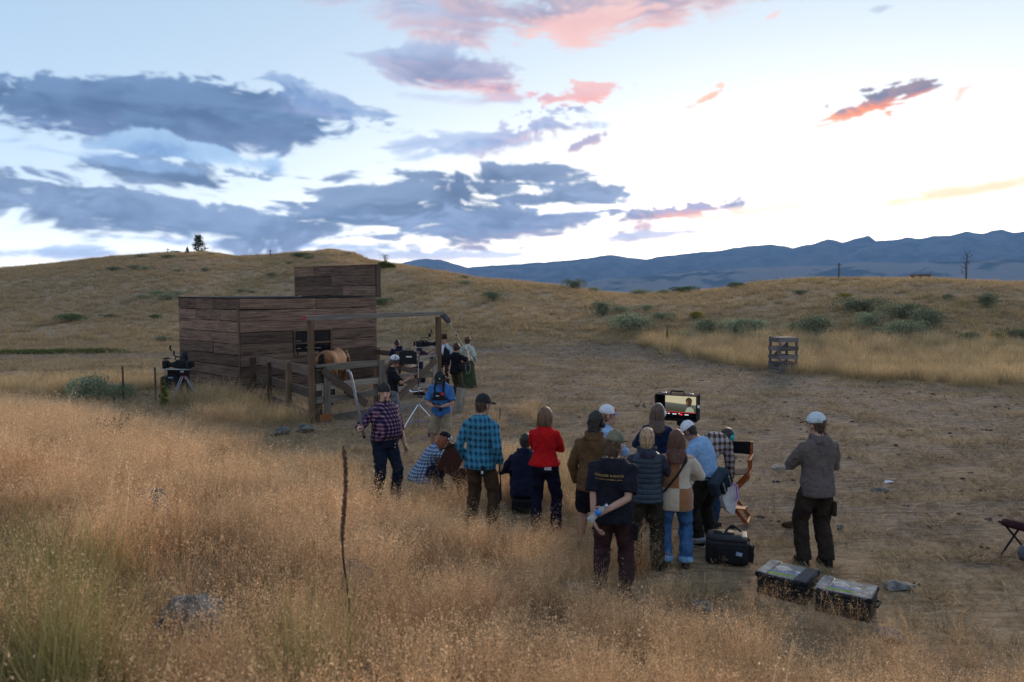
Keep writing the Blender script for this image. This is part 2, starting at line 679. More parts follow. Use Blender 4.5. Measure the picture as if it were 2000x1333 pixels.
# ------------------------------------------------------------------ numpy noise in space
def perlin3(P, seed=0):
    """cheap 3-D value noise in -1..1, P (n,3)"""
    i = np.floor(P).astype(np.int64)
    f = P - i
    u = f * f * (3 - 2 * f)
    tab = np.random.default_rng(99).random(4096) * 2 - 1

    def h(dx, dy, dz_):
        k = _prm[(_prm[(_prm[(i[:, 0] + dx + seed * 31) & 4095] + i[:, 1] + dy) & 4095] + i[:, 2] + dz_) & 4095]
        return tab[k]
    x0 = h(0, 0, 0) * (1 - u[:, 0]) + h(1, 0, 0) * u[:, 0]
    x1 = h(0, 1, 0) * (1 - u[:, 0]) + h(1, 1, 0) * u[:, 0]
    x2 = h(0, 0, 1) * (1 - u[:, 0]) + h(1, 0, 1) * u[:, 0]
    x3 = h(0, 1, 1) * (1 - u[:, 0]) + h(1, 1, 1) * u[:, 0]
    y0 = x0 * (1 - u[:, 1]) + x1 * u[:, 1]
    y1 = x2 * (1 - u[:, 1]) + x3 * u[:, 1]
    return y0 * (1 - u[:, 2]) + y1 * u[:, 2]
# ------------------------------------------------------------------ the lie of the land
# foot of the grassy bank the photographer stands on (x, y), right to left
BANK = np.array([(40, -6), (14, 2.0), (7.0, 4.9), (4.6, 6.2), (3.5, 6.6), (2.6, 7.0), (1.4, 7.6), (0.5, 8.9), (-1.0, 10.8), (-2.6, 12.0), (-5.5, 15.2),
                 (-9.5, 18.6), (-17, 21.0), (-30, 24.0), (-60, 28)], float)
RIDGE = np.array([(-900, 545), (-400, 535), (0, 524), (150, 509), (250, 499), (330, 493), (400, 491), (470, 501), (530, 499), (580, 494), (650, 488), (690, 493),
                  (720, 506), (800, 517), (870, 529), (930, 541), (1000, 547), (1100, 561), (1180, 569), (1250, 572), (1330, 569), (1400, 563), (1440, 556),
                  (1500, 550), (1600, 543), (1700, 540), (1800, 538), (1900, 544), (2000, 549), (2400, 560), (3000, 562)], float)
RDIST = np.array([(-900, 90), (0, 108), (400, 112), (700, 112), (850, 88), (1000, 78), (1200, 72), (1400, 68), (1700, 66), (2000, 62), (3000, 60)], float)
RSTART = np.array([(-900, 40), (0, 44), (400, 46), (700, 44), (850, 37), (1000, 34), (1400, 32), (1700, 29), (2000, 27), (3000, 26)], float)


def bank_s(x, y):
    """signed distance to the foot of the bank, positive on the photographer's side"""
    x, y = np.asarray(x, float), np.asarray(y, float)
    best = np.full(x.shape, 1e9)
    sign = np.ones(x.shape)
    for (ax, ay), (bx, by) in zip(BANK[:-1], BANK[1:]):
        dx, dy = bx - ax, by - ay
        L2 = dx * dx + dy * dy
        t = np.clip(((x - ax) * dx + (y - ay) * dy) / L2, 0, 1)
        ex, ey = x - (ax + t * dx), y - (ay + t * dy)
        d2 = ex * ex + ey * ey
        cr = dx * (y - ay) - dy * (x - ax)
        m_ = d2 < best
        best = np.where(m_, d2, best)
        sign = np.where(m_, np.where(cr > 0, 1.0, -1.0), sign)
    return np.sqrt(best) * sign


def land(x, y):
    x, y = np.asarray(x, float), np.asarray(y, float)
    sh = x.shape
    x, y = x.ravel(), y.ravel()
    s = bank_s(x, y)
    z = 1.5 * sst(s, -0.6, 7.6) * (1 - 0.20 * sst(-x, 3, 10))
    Y = np.maximum(y, 1e-3)
    p = np.where(y > 0.5, 1000 + F * np.clip(x / Y, -4, 4), np.where(x > 0, 7000, -5000))
    front = sst(np.arctan2(y, np.abs(x)), R(8), R(22))
    ys = np.interp(p, RIDGE[:, 0], RIDGE[:, 1])
    D = np.interp(p, RDIST[:, 0], RDIST[:, 1])
    S = np.interp(p, RSTART[:, 0], RSTART[:, 1])
    top = (566 - ys) / F * D + 3.15 - 0.30
    t = np.clip((y - S) / (D - S), 0, 1)
    hill = top * (0.35 * t * t * (3 - 2 * t) + 0.65 * np.sin(t * PI / 2) ** 1.35)
    # the knoll behind the first crest
    und = fbm2(x / 17, y / 17, 3, 0.5, 60) * 0.75 * sst(y, 32, 55) + fbm2(x / 5, y / 5, 3, 0.5, 61) * 0.10 * sst(np.hypot(x, y), 9, 30)
    beyond = np.maximum(y - D, 0)
    hill = hill - np.minimum(0.0011 * beyond ** 2, 0.16 * beyond) * (beyond > 0)
    hill = np.maximum(hill, -75 + 0 * hill)
    far_n = sst(np.hypot(x, y), 250, 900)
    z = z + (hill + und * (beyond < 40)) * front + fbm2(x / 1.1, y / 1.1, 2, 0.5, 63) * 0.035 + (1 - front) * -45 * far_n
    return z.reshape(sh)


def gz(x, y):
    return float(land(np.array([x]), np.array([y]))[0])


def on_ground(px, py):
    d = ray(px, py)
    ts = np.concatenate([np.arange(2, 60, 0.05), np.arange(60, 220, 0.25)])
    P = np.array(EYE)[None] + ts[:, None] * np.array(d)[None]
    h = P[:, 2] - land(P[:, 0], P[:, 1])
    k = np.argmax(h < 0)
    if h[k] >= 0 or P[k, 1] > np.interp(px, RDIST[:, 0], RDIST[:, 1]) + 4:
        return on_ground(px, py + 1.0)      # just over the crest: step down to it
    p = P[k]
    return Vector((p[0], p[1], gz(p[0], p[1])))


# dirt: the trampled yard and the track that crosses behind the shed
def dirt_amount(x, y):
    s = bank_s(x, y)
    p = 1000 + F * x / np.maximum(y, 0.1)
    n = fbm2(x / 4.0, y / 2.2, 4, 0.55, 70)
    yard = sst(-s, 0.4, 3.5) * (1 - sst(y + n * 8, np.interp(p, [0, 700, 1000, 1300, 1500, 2000], [26, 40, 36, 31, 25, 22]),
                                        np.interp(p, [0, 700, 1000, 1300, 1500, 2000], [30, 50, 44, 37, 31, 28])))
    yard = yard * sst(x + 0.35 * y, -2.0, 3.0)
    trk = np.exp(-((y - (37.5 + 0.05 * x + 2.0 * n)) / 2.2) ** 2) * (1 - sst(x, 12, 22))
    path = np.array([(-6, 39), (0, 38), (6.8, 34), (9.9, 25), (11.6, 17.5), (13, 8)], float)
    pd = np.full(x.shape, 1e9)
    for (ax, ay), (bx, by) in zip(path[:-1], path[1:]):
        t = np.clip(((x - ax) * (bx - ax) + (y - ay) * (by - ay)) / ((bx - ax) ** 2 + (by - ay) ** 2), 0, 1)
        pd = np.minimum(pd, np.hypot(x - ax - t * (bx - ax), y - ay - t * (by - ay)))
    trk = np.maximum(trk, np.exp(-((pd + 1.6 * n) / 2.1) ** 2))
    return np.clip(np.maximum(yard * (0.50 + 0.9 * n + 0.15), trk), 0, 1)


RM = 11000.0


def build_ground():
    az = np.concatenate([np.linspace(-R(180), -R(52), 36, endpoint=False), np.linspace(-R(52), R(52), 300, endpoint=False), np.linspace(R(52), R(180), 36, endpoint=False)])
    rr = np.concatenate([[0.0], np.geomspace(0.8, 6, 26, endpoint=False), np.linspace(6, 40, 110, endpoint=False), np.linspace(40, 150, 90, endpoint=False), np.geomspace(150, RM, 24)])
    A, Q = np.meshgrid(az, rr)
    lim = np.where((A > -R(20)) & (A < R(66)), 1.0, 0.0)
    Q = np.where((Q > 1500) & (lim < 0.5), 1500 + (Q - 1500) * 0.002, Q)
    x, y = Q * np.sin(A), Q * np.cos(A)
    z = land(x, y)
    nr, na = x.shape
    V = np.stack([x, y, z], -1).reshape(-1, 3)
    i = np.arange(nr - 1)[:, None] * na
    j = np.arange(na)[None]
    j2 = (j + 1) % na
    Fc = np.stack([i + j, i + j2, i + na + j2, i + na + j], -1).reshape(-1, 4)
    me = bpy.data.meshes.new('ground')
    me.from_pydata(V.tolist(), [], Fc[:, ::-1].tolist())
    a = me.attributes.new('dirt', 'FLOAT', 'POINT')
    a.data.foreach_set('value', dirt_amount(V[:, 0], V[:, 1]).astype(np.float32))
    a = me.attributes.new('bank', 'FLOAT', 'POINT')
    a.data.foreach_set('value', sst(bank_s(V[:, 0], V[:, 1]), -0.3, 1.2).astype(np.float32))
    me.polygons.foreach_set('use_smooth', [True] * len(me.polygons))

    def fn(t, p):
        co = t.new('ShaderNodeNewGeometry').outputs['Position']
        dirt = t.new('ShaderNodeAttribute', attribute_name='dirt').outputs['Fac']
        bank = t.new('ShaderNodeAttribute', attribute_name='bank').outputs['Fac']
        n1 = t.noise(t.mapping(co, scale=(0.42, 1.15, 1)), 1.0, 9, 0.66)
        n2 = t.noise(t.mapping(co, scale=(3.2, 10, 5)), 1.0, 6, 0.70)
        n3 = t.noise(co, 0.12, 5, 0.55)
        n4 = t.noise(co, 60, 3, 0.6)
        straw = t.mix(t.mapr(n2, 0.34, 0.66), (0.15, 0.100, 0.062), (0.54, 0.385, 0.240))
        hillc = t.mix(t.mapr(n3, 0.35, 0.65), (0.28, 0.185, 0.105), (0.40, 0.275, 0.160))
        straw = t.mix(0.45, straw, hillc)
        soil = t.mix(t.mapr(n2, 0.34, 0.66), (0.088, 0.063, 0.048), (0.34, 0.250, 0.185))
        thatch = t.mix(t.mapr(n4, 0.3, 0.7), (0.10, 0.066, 0.038), (0.27, 0.175, 0.095))
        f = t.m('MULTIPLY', dirt, 1.05)
        f = t.m('ADD', f, t.m('MULTIPLY', t.m('SUBTRACT', n1, 0.5), 2.2))
        f = t.m('ADD', f, t.m('MULTIPLY', t.m('SUBTRACT', n2, 0.5), 0.9))
        c = t.mix(t.mapr(f, 0.3, 0.75), straw, soil)
        c = t.mix(bank, c, thatch)
        t.put(p.inputs['Base Color'], c)
        p.inputs['Roughness'].default_value = 0.95
        p.inputs['Specular IOR Level'].default_value = 0.1
        bump(t, p, t.m('ADD', n2, t.m('MULTIPLY', n4, 0.4)), 0.9, 0.09)
    o = link_mesh('ground', me, mat('dry_ground', fn))
    return tag(o, kind='structure')


MTN = np.array([(700, 560), (760, 522), (800, 511), (835, 506), (860, 508), (885, 515), (912, 523), (940, 521), (1000, 517), (1080, 512), (1150, 504), (1195, 499), (1225, 504),
                (1262, 507), (1300, 501), (1350, 495), (1400, 491), (1440, 484), (1500, 479), (1520, 481), (1545, 485), (1575, 479), (1612, 469), (1640, 474), (1680, 464), (1692, 461),
                (1706, 472), (1740, 470), (1766, 465), (1790, 468), (1815, 463), (1850, 461), (1882, 453), (1912, 458), (1950, 449), (1972, 456), (2010, 452), (2200, 440),
                (2500, 455), (3200, 480), (5000, 520)], float)


def build_mountains():
    az = np.linspace(R(-11), R(66), 620)
    p = 1000 + F * np.tan(az)
    rr = np.linspace(4600, 10400, 110)
    A, Q = np.meshgrid(az, rr)
    P = np.broadcast_to(p[None], A.shape)
    x, y = Q * np.sin(A), Q * np.cos(A)
    ys = np.interp(P, MTN[:, 0], MTN[:, 1])
    RC = 8600.0
    crest = (566 - ys) / F * (RC * np.cos(A)) + 3.0 + 26 * fbm2(A * 55, A * 0 + 9, 5, 0.6, 88) * np.clip((566 - ys) / 60, 0.1, 1)
    # fold the flanks into spurs and gullies; the crest itself keeps its outline
    rg = 1 - 2.2 * np.abs(fbm2(x / 900 + 3, y / 900, 5, 0.5, 80))
    w = np.clip(1 - np.abs(Q - RC) / np.where(Q < RC, 2300, 1700), 0, 1)
    prof = w ** 1.25
    z = -75 + (crest + 75) * prof
    z += rg * 150 * (prof * (1 - prof) * 4) * np.clip(crest / 400, 0.2, 1) - 40 * (prof * (1 - prof) * 4)
    # paler foothills in front
    fy = np.interp(P, [900, 1050, 1200, 1350, 1500, 1650, 1800, 2000, 2600], [572, 560, 545, 531, 522, 515, 512, 508, 505])
    RF = 5900.0 + 260 * fbm2(A * 9, A * 0, 3, 0.5, 83)
    fc = (566 - fy) / F * (RF * np.cos(A)) + 3 + 40 * fbm2(A * 22, A * 0 + 3, 4, 0.5, 85)
    wf = np.clip(1 - np.abs(Q - RF) / np.where(Q < RF, 1150, 900), 0, 1) ** 1.1
    rg2 = 1 - 2.4 * np.abs(fbm2(x / 330, y / 330, 5, 0.5, 86))
    zf = -75 + (fc + 75) * wf + rg2 * 45 * (wf * (1 - wf) * 4)
    z = np.maximum(z, zf)
    foot = (zf >= z - 0.01)
    nr, na = x.shape
    V = np.stack([x, y, z], -1).reshape(-1, 3)
    i = np.arange(nr - 1)[:, None] * na
    j = np.arange(na - 1)[None]
    Fc = np.stack([i + j, i + j + 1, i + na + j + 1, i + na + j], -1).reshape(-1, 4)
    me = bpy.data.meshes.new('mountains')
    me.from_pydata(V.tolist(), [], Fc[:, ::-1].tolist())
    at = me.attributes.new('foothill', 'FLOAT', 'POINT')
    at.data.foreach_set('value', foot.ravel().astype(np.float32))
    me.polygons.foreach_set('use_smooth', [True] * len(me.polygons))

    def fn(t, p):
        co = t.new('ShaderNodeNewGeometry').outputs['Position']
        ft = t.new('ShaderNodeAttribute', attribute_name='foothill').outputs['Fac']
        n = t.noise(co, 0.0016, 8, 0.62)
        n2 = t.noise(co, 0.0045, 7, 0.65)
        hi = t.mix(t.mapr(n2, 0.35, 0.65), (0.022, 0.030, 0.034), (0.11, 0.10, 0.095))
        lo = t.mix(t.mapr(n, 0.50, 0.58), (0.19, 0.155, 0.125), (0.030, 0.040, 0.034))
        t.put(p.inputs['Base Color'], t.mix(ft, hi, lo))
        p.inputs['Roughness'].default_value = 1.0
        p.inputs['Specular IOR Level'].default_value = 0.0
    o = link_mesh('mountains', me, mat('far_slopes', fn))
    return tag(o, kind='structure')


def build_haze():
    top = 800.0
    m = MB().box((3150, 4750, (top - 95) / 2), (14100, 12700, top + 95))
    o = m.build('haze')
    ma = bpy.data.materials.new('haze_air')
    ma.use_nodes = True
    t = NT(ma.node_tree)
    t.n.clear()
    out = t.new('ShaderNodeOutputMaterial')
    v = t.new('ShaderNodeVolumePrincipled')
    v.inputs['Color'].default_value = (0.29, 0.56, 1.0, 1)
    v.inputs['Density'].default_value = HAZE
    v.inputs['Anisotropy'].default_value = 0.0
    t.l.new(v.outputs[0], out.inputs['Volume'])
    o.data.materials.append(ma)
    return tag(o, kind='stuff')


build_ground()
build_mountains()
build_haze()
# ------------------------------------------------------------------ grasses: tufts scattered as instances of one object each
def veg_mat(name, trans=0.35, var=0.25, toned=False):
    def fn(t, p):
        a = t.new('ShaderNodeAttribute', attribute_name='tint').outputs['Color']
        rnd = t.new('ShaderNodeObjectInfo').outputs['Random']
        v = t.mapr(rnd, 0, 1, 1 - var, 1 + var, smooth=False)
        tone = t.new('ShaderNodeAttribute', attribute_name='tone', attribute_type='INSTANCER').outputs['Fac']
        if toned:
            v = t.m('MULTIPLY', v, t.m('ADD', 1.0, tone))
        c = t.mix(1.0, a, t.comb(v, t.m('MULTIPLY', v, 0.99), t.m('MULTIPLY', v, 0.96)), 'MULTIPLY')
        d = t.new('ShaderNodeBsdfDiffuse')
        tr = t.new('ShaderNodeBsdfTranslucent')
        mx = t.new('ShaderNodeMixShader')
        t.put(d.inputs[0], c)
        t.put(tr.inputs[0], c)
        mx.inputs[0].default_value = trans
        t.l.new(d.outputs[0], mx.inputs[1])
        t.l.new(tr.outputs[0], mx.inputs[2])
        t.l.new(mx.outputs[0], t.out.inputs[0])
    return mat(name, fn)


class Leafy:
    """quads/tris with a colour per vertex"""

    def __init__(s):
        s.v, s.f, s.c = [], [], []

    def poly(s, vs, col):
        b = len(s.v)
        s.v.extend(vs)
        s.f.append(tuple(range(b, b + len(vs))))
        if len(col) == len(vs) and hasattr(col[0], '__len__'):
            s.c.extend(col)
        else:
            s.c.extend([col] * len(vs))

    def mesh(s, name, m):
        me = bpy.data.meshes.new(name)
        me.from_pydata([tuple(v) for v in s.v], [], s.f)
        at = me.color_attributes.new('tint', 'FLOAT_COLOR', 'POINT')
        at.data.foreach_set('color', np.array([(*c, 1.0) for c in s.c], np.float32).ravel())
        me.materials.append(m)
        return me


def mixt(a, b, t):
    return tuple(x + (y - x) * t for x, y in zip(a, b))


def blade(L, p, d, h, w, bend, cols, segs=3):
    """ribbon from p, leaning to d, drooping by bend"""
    rd = random.uniform(0, 2 * PI)
    side = Vector((math.cos(rd), math.sin(rd), 0)) * (w / 2)
    pts = []
    for i in range(segs + 1):
        t = i / segs
        q = p + Vector((d.x * t * h + d.x * bend * t * t * h, d.y * t * h + d.y * bend * t * t * h, h * t * (1 - 0.35 * bend * t * abs(d.length))))
        pts.append(q)
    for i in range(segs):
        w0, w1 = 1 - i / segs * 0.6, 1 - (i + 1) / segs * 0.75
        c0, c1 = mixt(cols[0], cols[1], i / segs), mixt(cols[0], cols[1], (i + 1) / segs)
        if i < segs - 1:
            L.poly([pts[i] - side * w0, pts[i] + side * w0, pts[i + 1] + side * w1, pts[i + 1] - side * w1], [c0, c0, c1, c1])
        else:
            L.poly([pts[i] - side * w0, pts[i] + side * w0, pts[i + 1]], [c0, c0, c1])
    return pts


def tuft_cheat(n, rad, hmin, hmax, base, tip, seed_col, w=0.0028, seeds=9, green=0.0):
    L = Leafy()
    for _ in range(n):
        a, r = random.uniform(0, 2 * PI), rad * math.sqrt(random.random())
        p = Vector((math.cos(a) * r, math.sin(a) * r, -0.02))
        lean = random.uniform(0.05, 0.42)
        b = a + random.uniform(-1.2, 1.2)
        d = Vector((math.cos(b), math.sin(b), 0)) * lean
        h = random.uniform(hmin, hmax)
        k = random.uniform(0.7, 1.25)
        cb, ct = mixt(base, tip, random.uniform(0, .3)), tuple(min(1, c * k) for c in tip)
        if random.random() < green:
            cb, ct = (0.10, 0.115, 0.035), (0.26, 0.24, 0.09)
        pts = blade(L, p, d, h, w * random.uniform(0.7, 1.3), random.uniform(0.2, 0.9), (cb, ct))
        if seeds and random.random() < 0.85:
            t0, t1 = pts[-2], pts[-1]
            dr = Vector((d.x, d.y, 0)).normalized()
            for _s in range(seeds):
                t = random.uniform(0.0, 1.05)
                q = t0.lerp(t1, t) + Vector((random.gauss(0, .016), random.gauss(0, .016), random.gauss(0, .010))) * (h / 0.45)
                ln = random.uniform(0.007, 0.015) * (h / 0.45)
                dd = (dr * random.uniform(0.1, 1.0) + Vector((random.gauss(0, .4), random.gauss(0, .4), random.uniform(-0.9, 0.7)))).normalized() * ln
                s_ = dd.cross(Vector((random.gauss(0, 1), random.gauss(0, 1), random.gauss(0, 1)))).normalized() * ln * 0.20
                kk = random.uniform(0.75, 1.25)
                L.poly([q, q + dd * 0.5 + s_, q + dd, q + dd * 0.5 - s_], tuple(min(1, c * kk) for c in seed_col))
    return L


def tuft_basic(n, rad, hmin, hmax, base, tip, w, lean0=0.1, lean1=0.6, segs=2, jit=0.3):
    L = Leafy()
    for _ in range(n):
        a, r = random.uniform(0, 2 * PI), rad * math.sqrt(random.random())
        p = Vector((math.cos(a) * r, math.sin(a) * r, -0.02))
        b = a + random.uniform(-1.0, 1.0)
        d = Vector((math.cos(b), math.sin(b), 0)) * random.uniform(lean0, lean1)
        k = random.uniform(1 - jit, 1 + jit)
        blade(L, p, d, random.uniform(hmin, hmax), w * random.uniform(.7, 1.3), random.uniform(0.2, 1.0), (base, tuple(min(1, c * k) for c in tip)), segs)
    return L


def scatter(name, meshes, pts, scl, idx, rnd_tilt=0.08, tone=None):
    """one object whose points carry the tufts"""
    n = len(pts)
    src = bpy.data.collections.new(name + '_kinds')
    for i, me in enumerate(meshes):
        o = bpy.data.objects.new('%s_kind_%02d' % (name, i), me)
        src.objects.link(o)
    me = bpy.data.meshes.new(name)
    me.from_pydata(pts.tolist(), [], [])
    rot = np.stack([rng.normal(0, rnd_tilt, n), rng.normal(0, rnd_tilt, n), rng.random(n) * 2 * np.pi], -1).astype(np.float32)
    a = me.attributes.new('turn', 'FLOAT_VECTOR', 'POINT')
    a.data.foreach_set('vector', rot.ravel())
    a = me.attributes.new('size', 'FLOAT', 'POINT')
    a.data.foreach_set('value', scl.astype(np.float32))
    a = me.attributes.new('sort', 'INT', 'POINT')
    a.data.foreach_set('value', idx.astype(np.int32))
    a = me.attributes.new('tone', 'FLOAT', 'POINT')
    a.data.foreach_set('value', (np.zeros(n) if tone is None else tone).astype(np.float32))
    o = link_mesh(name, me)
    g = bpy.data.node_groups.new(name + '_scatter', 'GeometryNodeTree')
    g.interface.new_socket('Geometry', in_out='INPUT', socket_type='NodeSocketGeometry')
    g.interface.new_socket('Geometry', in_out='OUTPUT', socket_type='NodeSocketGeometry')
    gi, go = g.nodes.new('NodeGroupInput'), g.nodes.new('NodeGroupOutput')
    ci = g.nodes.new('GeometryNodeCollectionInfo')
    ci.inputs[0].default_value = src
    ci.inputs[1].default_value = True
    ci.inputs[2].default_value = True
    ip = g.nodes.new('GeometryNodeInstanceOnPoints')

    def na(nm, typ):
        nd = g.nodes.new('GeometryNodeInputNamedAttribute')
        nd.data_type = typ
        nd.inputs[0].default_value = nm
        return [x for x in nd.outputs if x.enabled][0]
    L = g.links.new
    L(gi.outputs[0], ip.inputs['Points'])
    L(ci.outputs[0], ip.inputs['Instance'])
    ip.inputs['Pick Instance'].default_value = True
    L(na('sort', 'INT'), ip.inputs['Instance Index'])
    e2r = g.nodes.new('FunctionNodeEulerToRotation')
    L(na('turn', 'FLOAT_VECTOR'), e2r.inputs[0])
    L(e2r.outputs[0], ip.inputs['Rotation'])
    L(na('size', 'FLOAT'), ip.inputs['Scale'])
    L(ip.outputs[0], go.inputs[0])
    md = o.modifiers.new('scatter', 'NODES')
    md.node_group = g
    return o


def fan_points(y0, y1, dens, half=R(41)):
    """random ground points in the fan in front of the photographer, density per m2 (callable)"""
    A = math.tan(half) * (y1 * y1 - y0 * y0)
    dmax = dens(np.array([0.0]), np.array([0.0]), True)
    n = int(A * dmax)
    y = np.sqrt(y0 * y0 + rng.random(n) * (y1 * y1 - y0 * y0))
    x = (rng.random(n) * 2 - 1) * y * math.tan(half)
    keep = rng.random(n) * dmax < dens(x, y, False)
    return x[keep], y[keep]


def keep_out(x, y):
    """places where tall grass does not grow: shed floor, pen, cases, camera"""
    k = np.ones(x.shape)
    for px, py, Yk, rr_ in ((380, 1225, 4.6, .22), (300, 1010, 7.2, .2)):
        q = at_depth(px, py, Yk)
        k *= sst(np.hypot(x - q.x, (y - q.y + .12) * .8), rr_, rr_ * 1.5)
    for (cx, cy, r) in [(2.80, 7.75, .52), (3.28, 7.30, .50), (2.5, 8.75, .45), (-9.6, 22, .5)]:
        k *= sst(np.hypot(x - cx, y - cy), r * .8, r * 1.15)
    u, v = x + 8.23, y - 23.1
    a_, b_ = (u * .66 + v * .75), (-u * .75 + v * .66)
    k *= 1 - ((a_ > -0.1) & (a_ < 5.4) & (b_ > -0.1) & (b_ < 4.6))
    k *= 1 - ((a_ > 0.3) & (a_ < 5.0) & (b_ < 0) & (b_ > -6.2) & (x + (y - 18.0) * -.43 > -4.9 + 0.25))
    return k


def tall_density(x, y):
    s = bank_s(x, y)
    n = fbm2(x / 1.3, y / 1.3, 3, 0.55, 90)
    n2 = fbm2(x / 0.45, y / 0.45, 2, 0.5, 92)
    d = sst(s + 1.1 * n, -0.5, 0.3) * np.clip(0.52 + 2.2 * n + 1.6 * n2, 0.02, 1) * (1 - .45 * sst(x, 1.2, 3.5))
    for (px, py, rx, ry, k) in [(0.25, 12.7, 1.15, 1.8, .95), (0.8, 11.2, .5, 0.7, .8), (-6.2, 18.6, 1.7, 1.3, .85), (-5.2, 17.9, .7, .6, .9), (-8.9, 21.7, 1.1, 1.0, .8),
                                (-8.2, 20.6, 1.4, 1.0, .6), (0.5, 19.0, .5, 1.2, .35), (-0.6, 17.6, .5, .8, .35), (-10.8, 30, 1.6, 1.5, .4), (-14, 24, 3, 2, .4)]:
        e = np.hypot((x - px) / rx, (y - py) / ry) - 0.7 * n
        d = np.maximum(d, k * (1 - sst(e, 0.75, 1.1)) * np.clip(0.8 + n2, 0.2, 1))
    # band of standing straw at the foot of the right-hand rise
    p = 1000 + F * x / np.maximum(y, .1)
    lo = np.interp(p, [1200, 1300, 1480, 1560, 2000, 2200], [40, 35.5, 29.5, 27.5, 23.5, 22])
    hi = np.interp(p, [1200, 1300, 1480, 1560, 2000, 2200], [42, 41, 40, 39, 36, 35])
    b = sst(y + 3 * n, lo, lo + 1.5) * (1 - sst(y + 3 * n, hi - 2, hi)) * sst(p, 1225, 1300)
    d = np.maximum(d, b * np.clip(.75 + n + .6 * n2, .05, 1) * .8)
    return d * keep_out(x, y)


def build_grass():
    gm = veg_mat('dry_grass', 0.5, 0.22, True)
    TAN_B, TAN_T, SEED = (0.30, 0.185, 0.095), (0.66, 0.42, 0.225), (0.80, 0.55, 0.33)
    kinds = []
    for i in range(6):
        kinds.append(tuft_cheat(22, 0.11, .30, .58, TAN_B, TAN_T, SEED, seeds=13).mesh('cheat_tuft', gm))
    for i in range(2):      # redder, finer
        kinds.append(tuft_cheat(20, 0.10, .26, .50, (0.25, .135, .075), (0.54, .30, .155), (0.64, .38, .21), seeds=14).mesh('cheat_tuft', gm))
    for i in range(2):      # with green stems
        kinds.append(tuft_cheat(20, 0.10, .34, .60, (0.11, .10, .04), (0.36, .29, .13), (.46, .34, .18), seeds=4, green=.45).mesh('cheat_tuft', gm))
    for i in range(3):      # paler yellow straw of the flats
        kinds.append(tuft_cheat(20, 0.13, .28, .55, (.24, .17, .085), (.60, .45, .25), (.66, .50, .30), w=.006, seeds=5).mesh('straw_stand', gm))
    for i in range(2):      # a few taller bleached stalks standing clear of the rest
        kinds.append(tuft_cheat(7, 0.10, .50, .82, (.30, .22, .12), (.68, .50, .30), (.74, .54, .33), w=.0045, seeds=6).mesh('stalk_tuft', gm))
    dens = lambda x, y, mx: 150.0 if mx else 150 * tall_density(x, y) * np.where(y < 9, 1.0, np.where(y < 16, .65, .42))
    x, y = fan_points(1.2, 44, dens)
    n = len(x)
    lowf = fbm2(x / 1.1 + 5, y / 1.1, 3, .5, 95)
    idx = rng.integers(0, 6, n)
    idx = np.where((lowf > 0.16) & (rng.random(n) < .7), 6 + rng.integers(0, 2, n), idx)
    p = 1000 + F * x / y
    gmask = ((p < 200) & (y < 5.5)) | (fbm2(x / .8 + 9, y / .8, 2, .5, 97) > .34)
    idx = np.where(gmask & (rng.random(n) < .55), 8 + rng.integers(0, 2, n), idx)
    idx = np.where(rng.random(n) < .05, 13 + rng.integers(0, 2, n), idx)
    s = bank_s(x, y)
    idx = np.where((s < -1.5) & (rng.random(n) < .85), 10 + rng.integers(0, 3, n), idx)
    sc = rng.uniform(.70, 1.15, n) * (1 + .6 * lowf) * np.where(s > 0, .72 + .38 * sst(s, .2, 2.4), .85)
    sc = sc * np.where(y > 20, 1.35, 1.0) * (.70 + .30 * sst(y, 4.5, 8.5)) * (1 + .5 * fbm2(x / .35, y / .35, 2, .5, 98))
    tone = 1.1 * fbm2(x / .9 + 3, y / .9, 3, .55, 94) + .6 * lowf + .06
    P = np.stack([x, y, land(x, y) - 0.01], -1)
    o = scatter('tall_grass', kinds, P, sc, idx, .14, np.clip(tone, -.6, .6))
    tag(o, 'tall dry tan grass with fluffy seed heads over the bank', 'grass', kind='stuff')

    # cropped, trampled straw over the yard
    ks = []
    for i in range(4):
        ks.append(tuft_basic(18, .11, .04, .125, (.15, .105, .058), random.choice([(.56, .42, .25), (.46, .34, .20), (.36, .265, .16), (.60, .47, .29)]), .007, .5, 1.9, 2).mesh('straw_tuft', gm))
    ks.append(tuft_basic(14, .07, .03, .07, (.10, .11, .05), (.26, .27, .13), .006, .3, 1.2, 2).mesh('straw_tuft', gm))

    def yd(x, y, mx):
        if mx:
            return 130.0
        n = fbm2(x / 1.2, y / .7, 4, .55, 101)
        d = np.clip(.42 + 2.0 * n, 0.03, 1) * (1 - .7 * dirt_amount(x, y)) * sst(-bank_s(x, y), -.6, .3)
        return 130 * d * np.where(y < 14, 1, np.where(y < 24, .6, .35)) * keep_out(x, y)
    x, y = fan_points(5, 48, yd)
    n = len(x)
    idx = np.where((fbm2(x / 1.6, y / 1.6, 3, .5, 103) > .27) & (rng.random(n) < .6), 4, rng.integers(0, 4, n))
    sc = rng.uniform(.8, 1.5, n) * np.where(y > 24, 1.6, np.where(y > 14, 1.25, 1))
    o = scatter('short_straw', ks, np.stack([x, y, land(x, y)], -1), sc, idx)
    tag(o, 'short trampled straw scattered over the bare yard', 'straw', kind='stuff')

    # bunch grass over the hills
    kh = []
    for i in range(4):
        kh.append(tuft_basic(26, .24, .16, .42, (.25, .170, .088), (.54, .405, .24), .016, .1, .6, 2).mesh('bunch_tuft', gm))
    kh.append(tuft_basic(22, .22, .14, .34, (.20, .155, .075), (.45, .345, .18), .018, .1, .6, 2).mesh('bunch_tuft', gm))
    kh.append(tuft_basic(22, .20, .14, .30, (.13, .09, .06), (.27, .19, .12), .016, .1, .7, 2).mesh('bunch_tuft', gm))

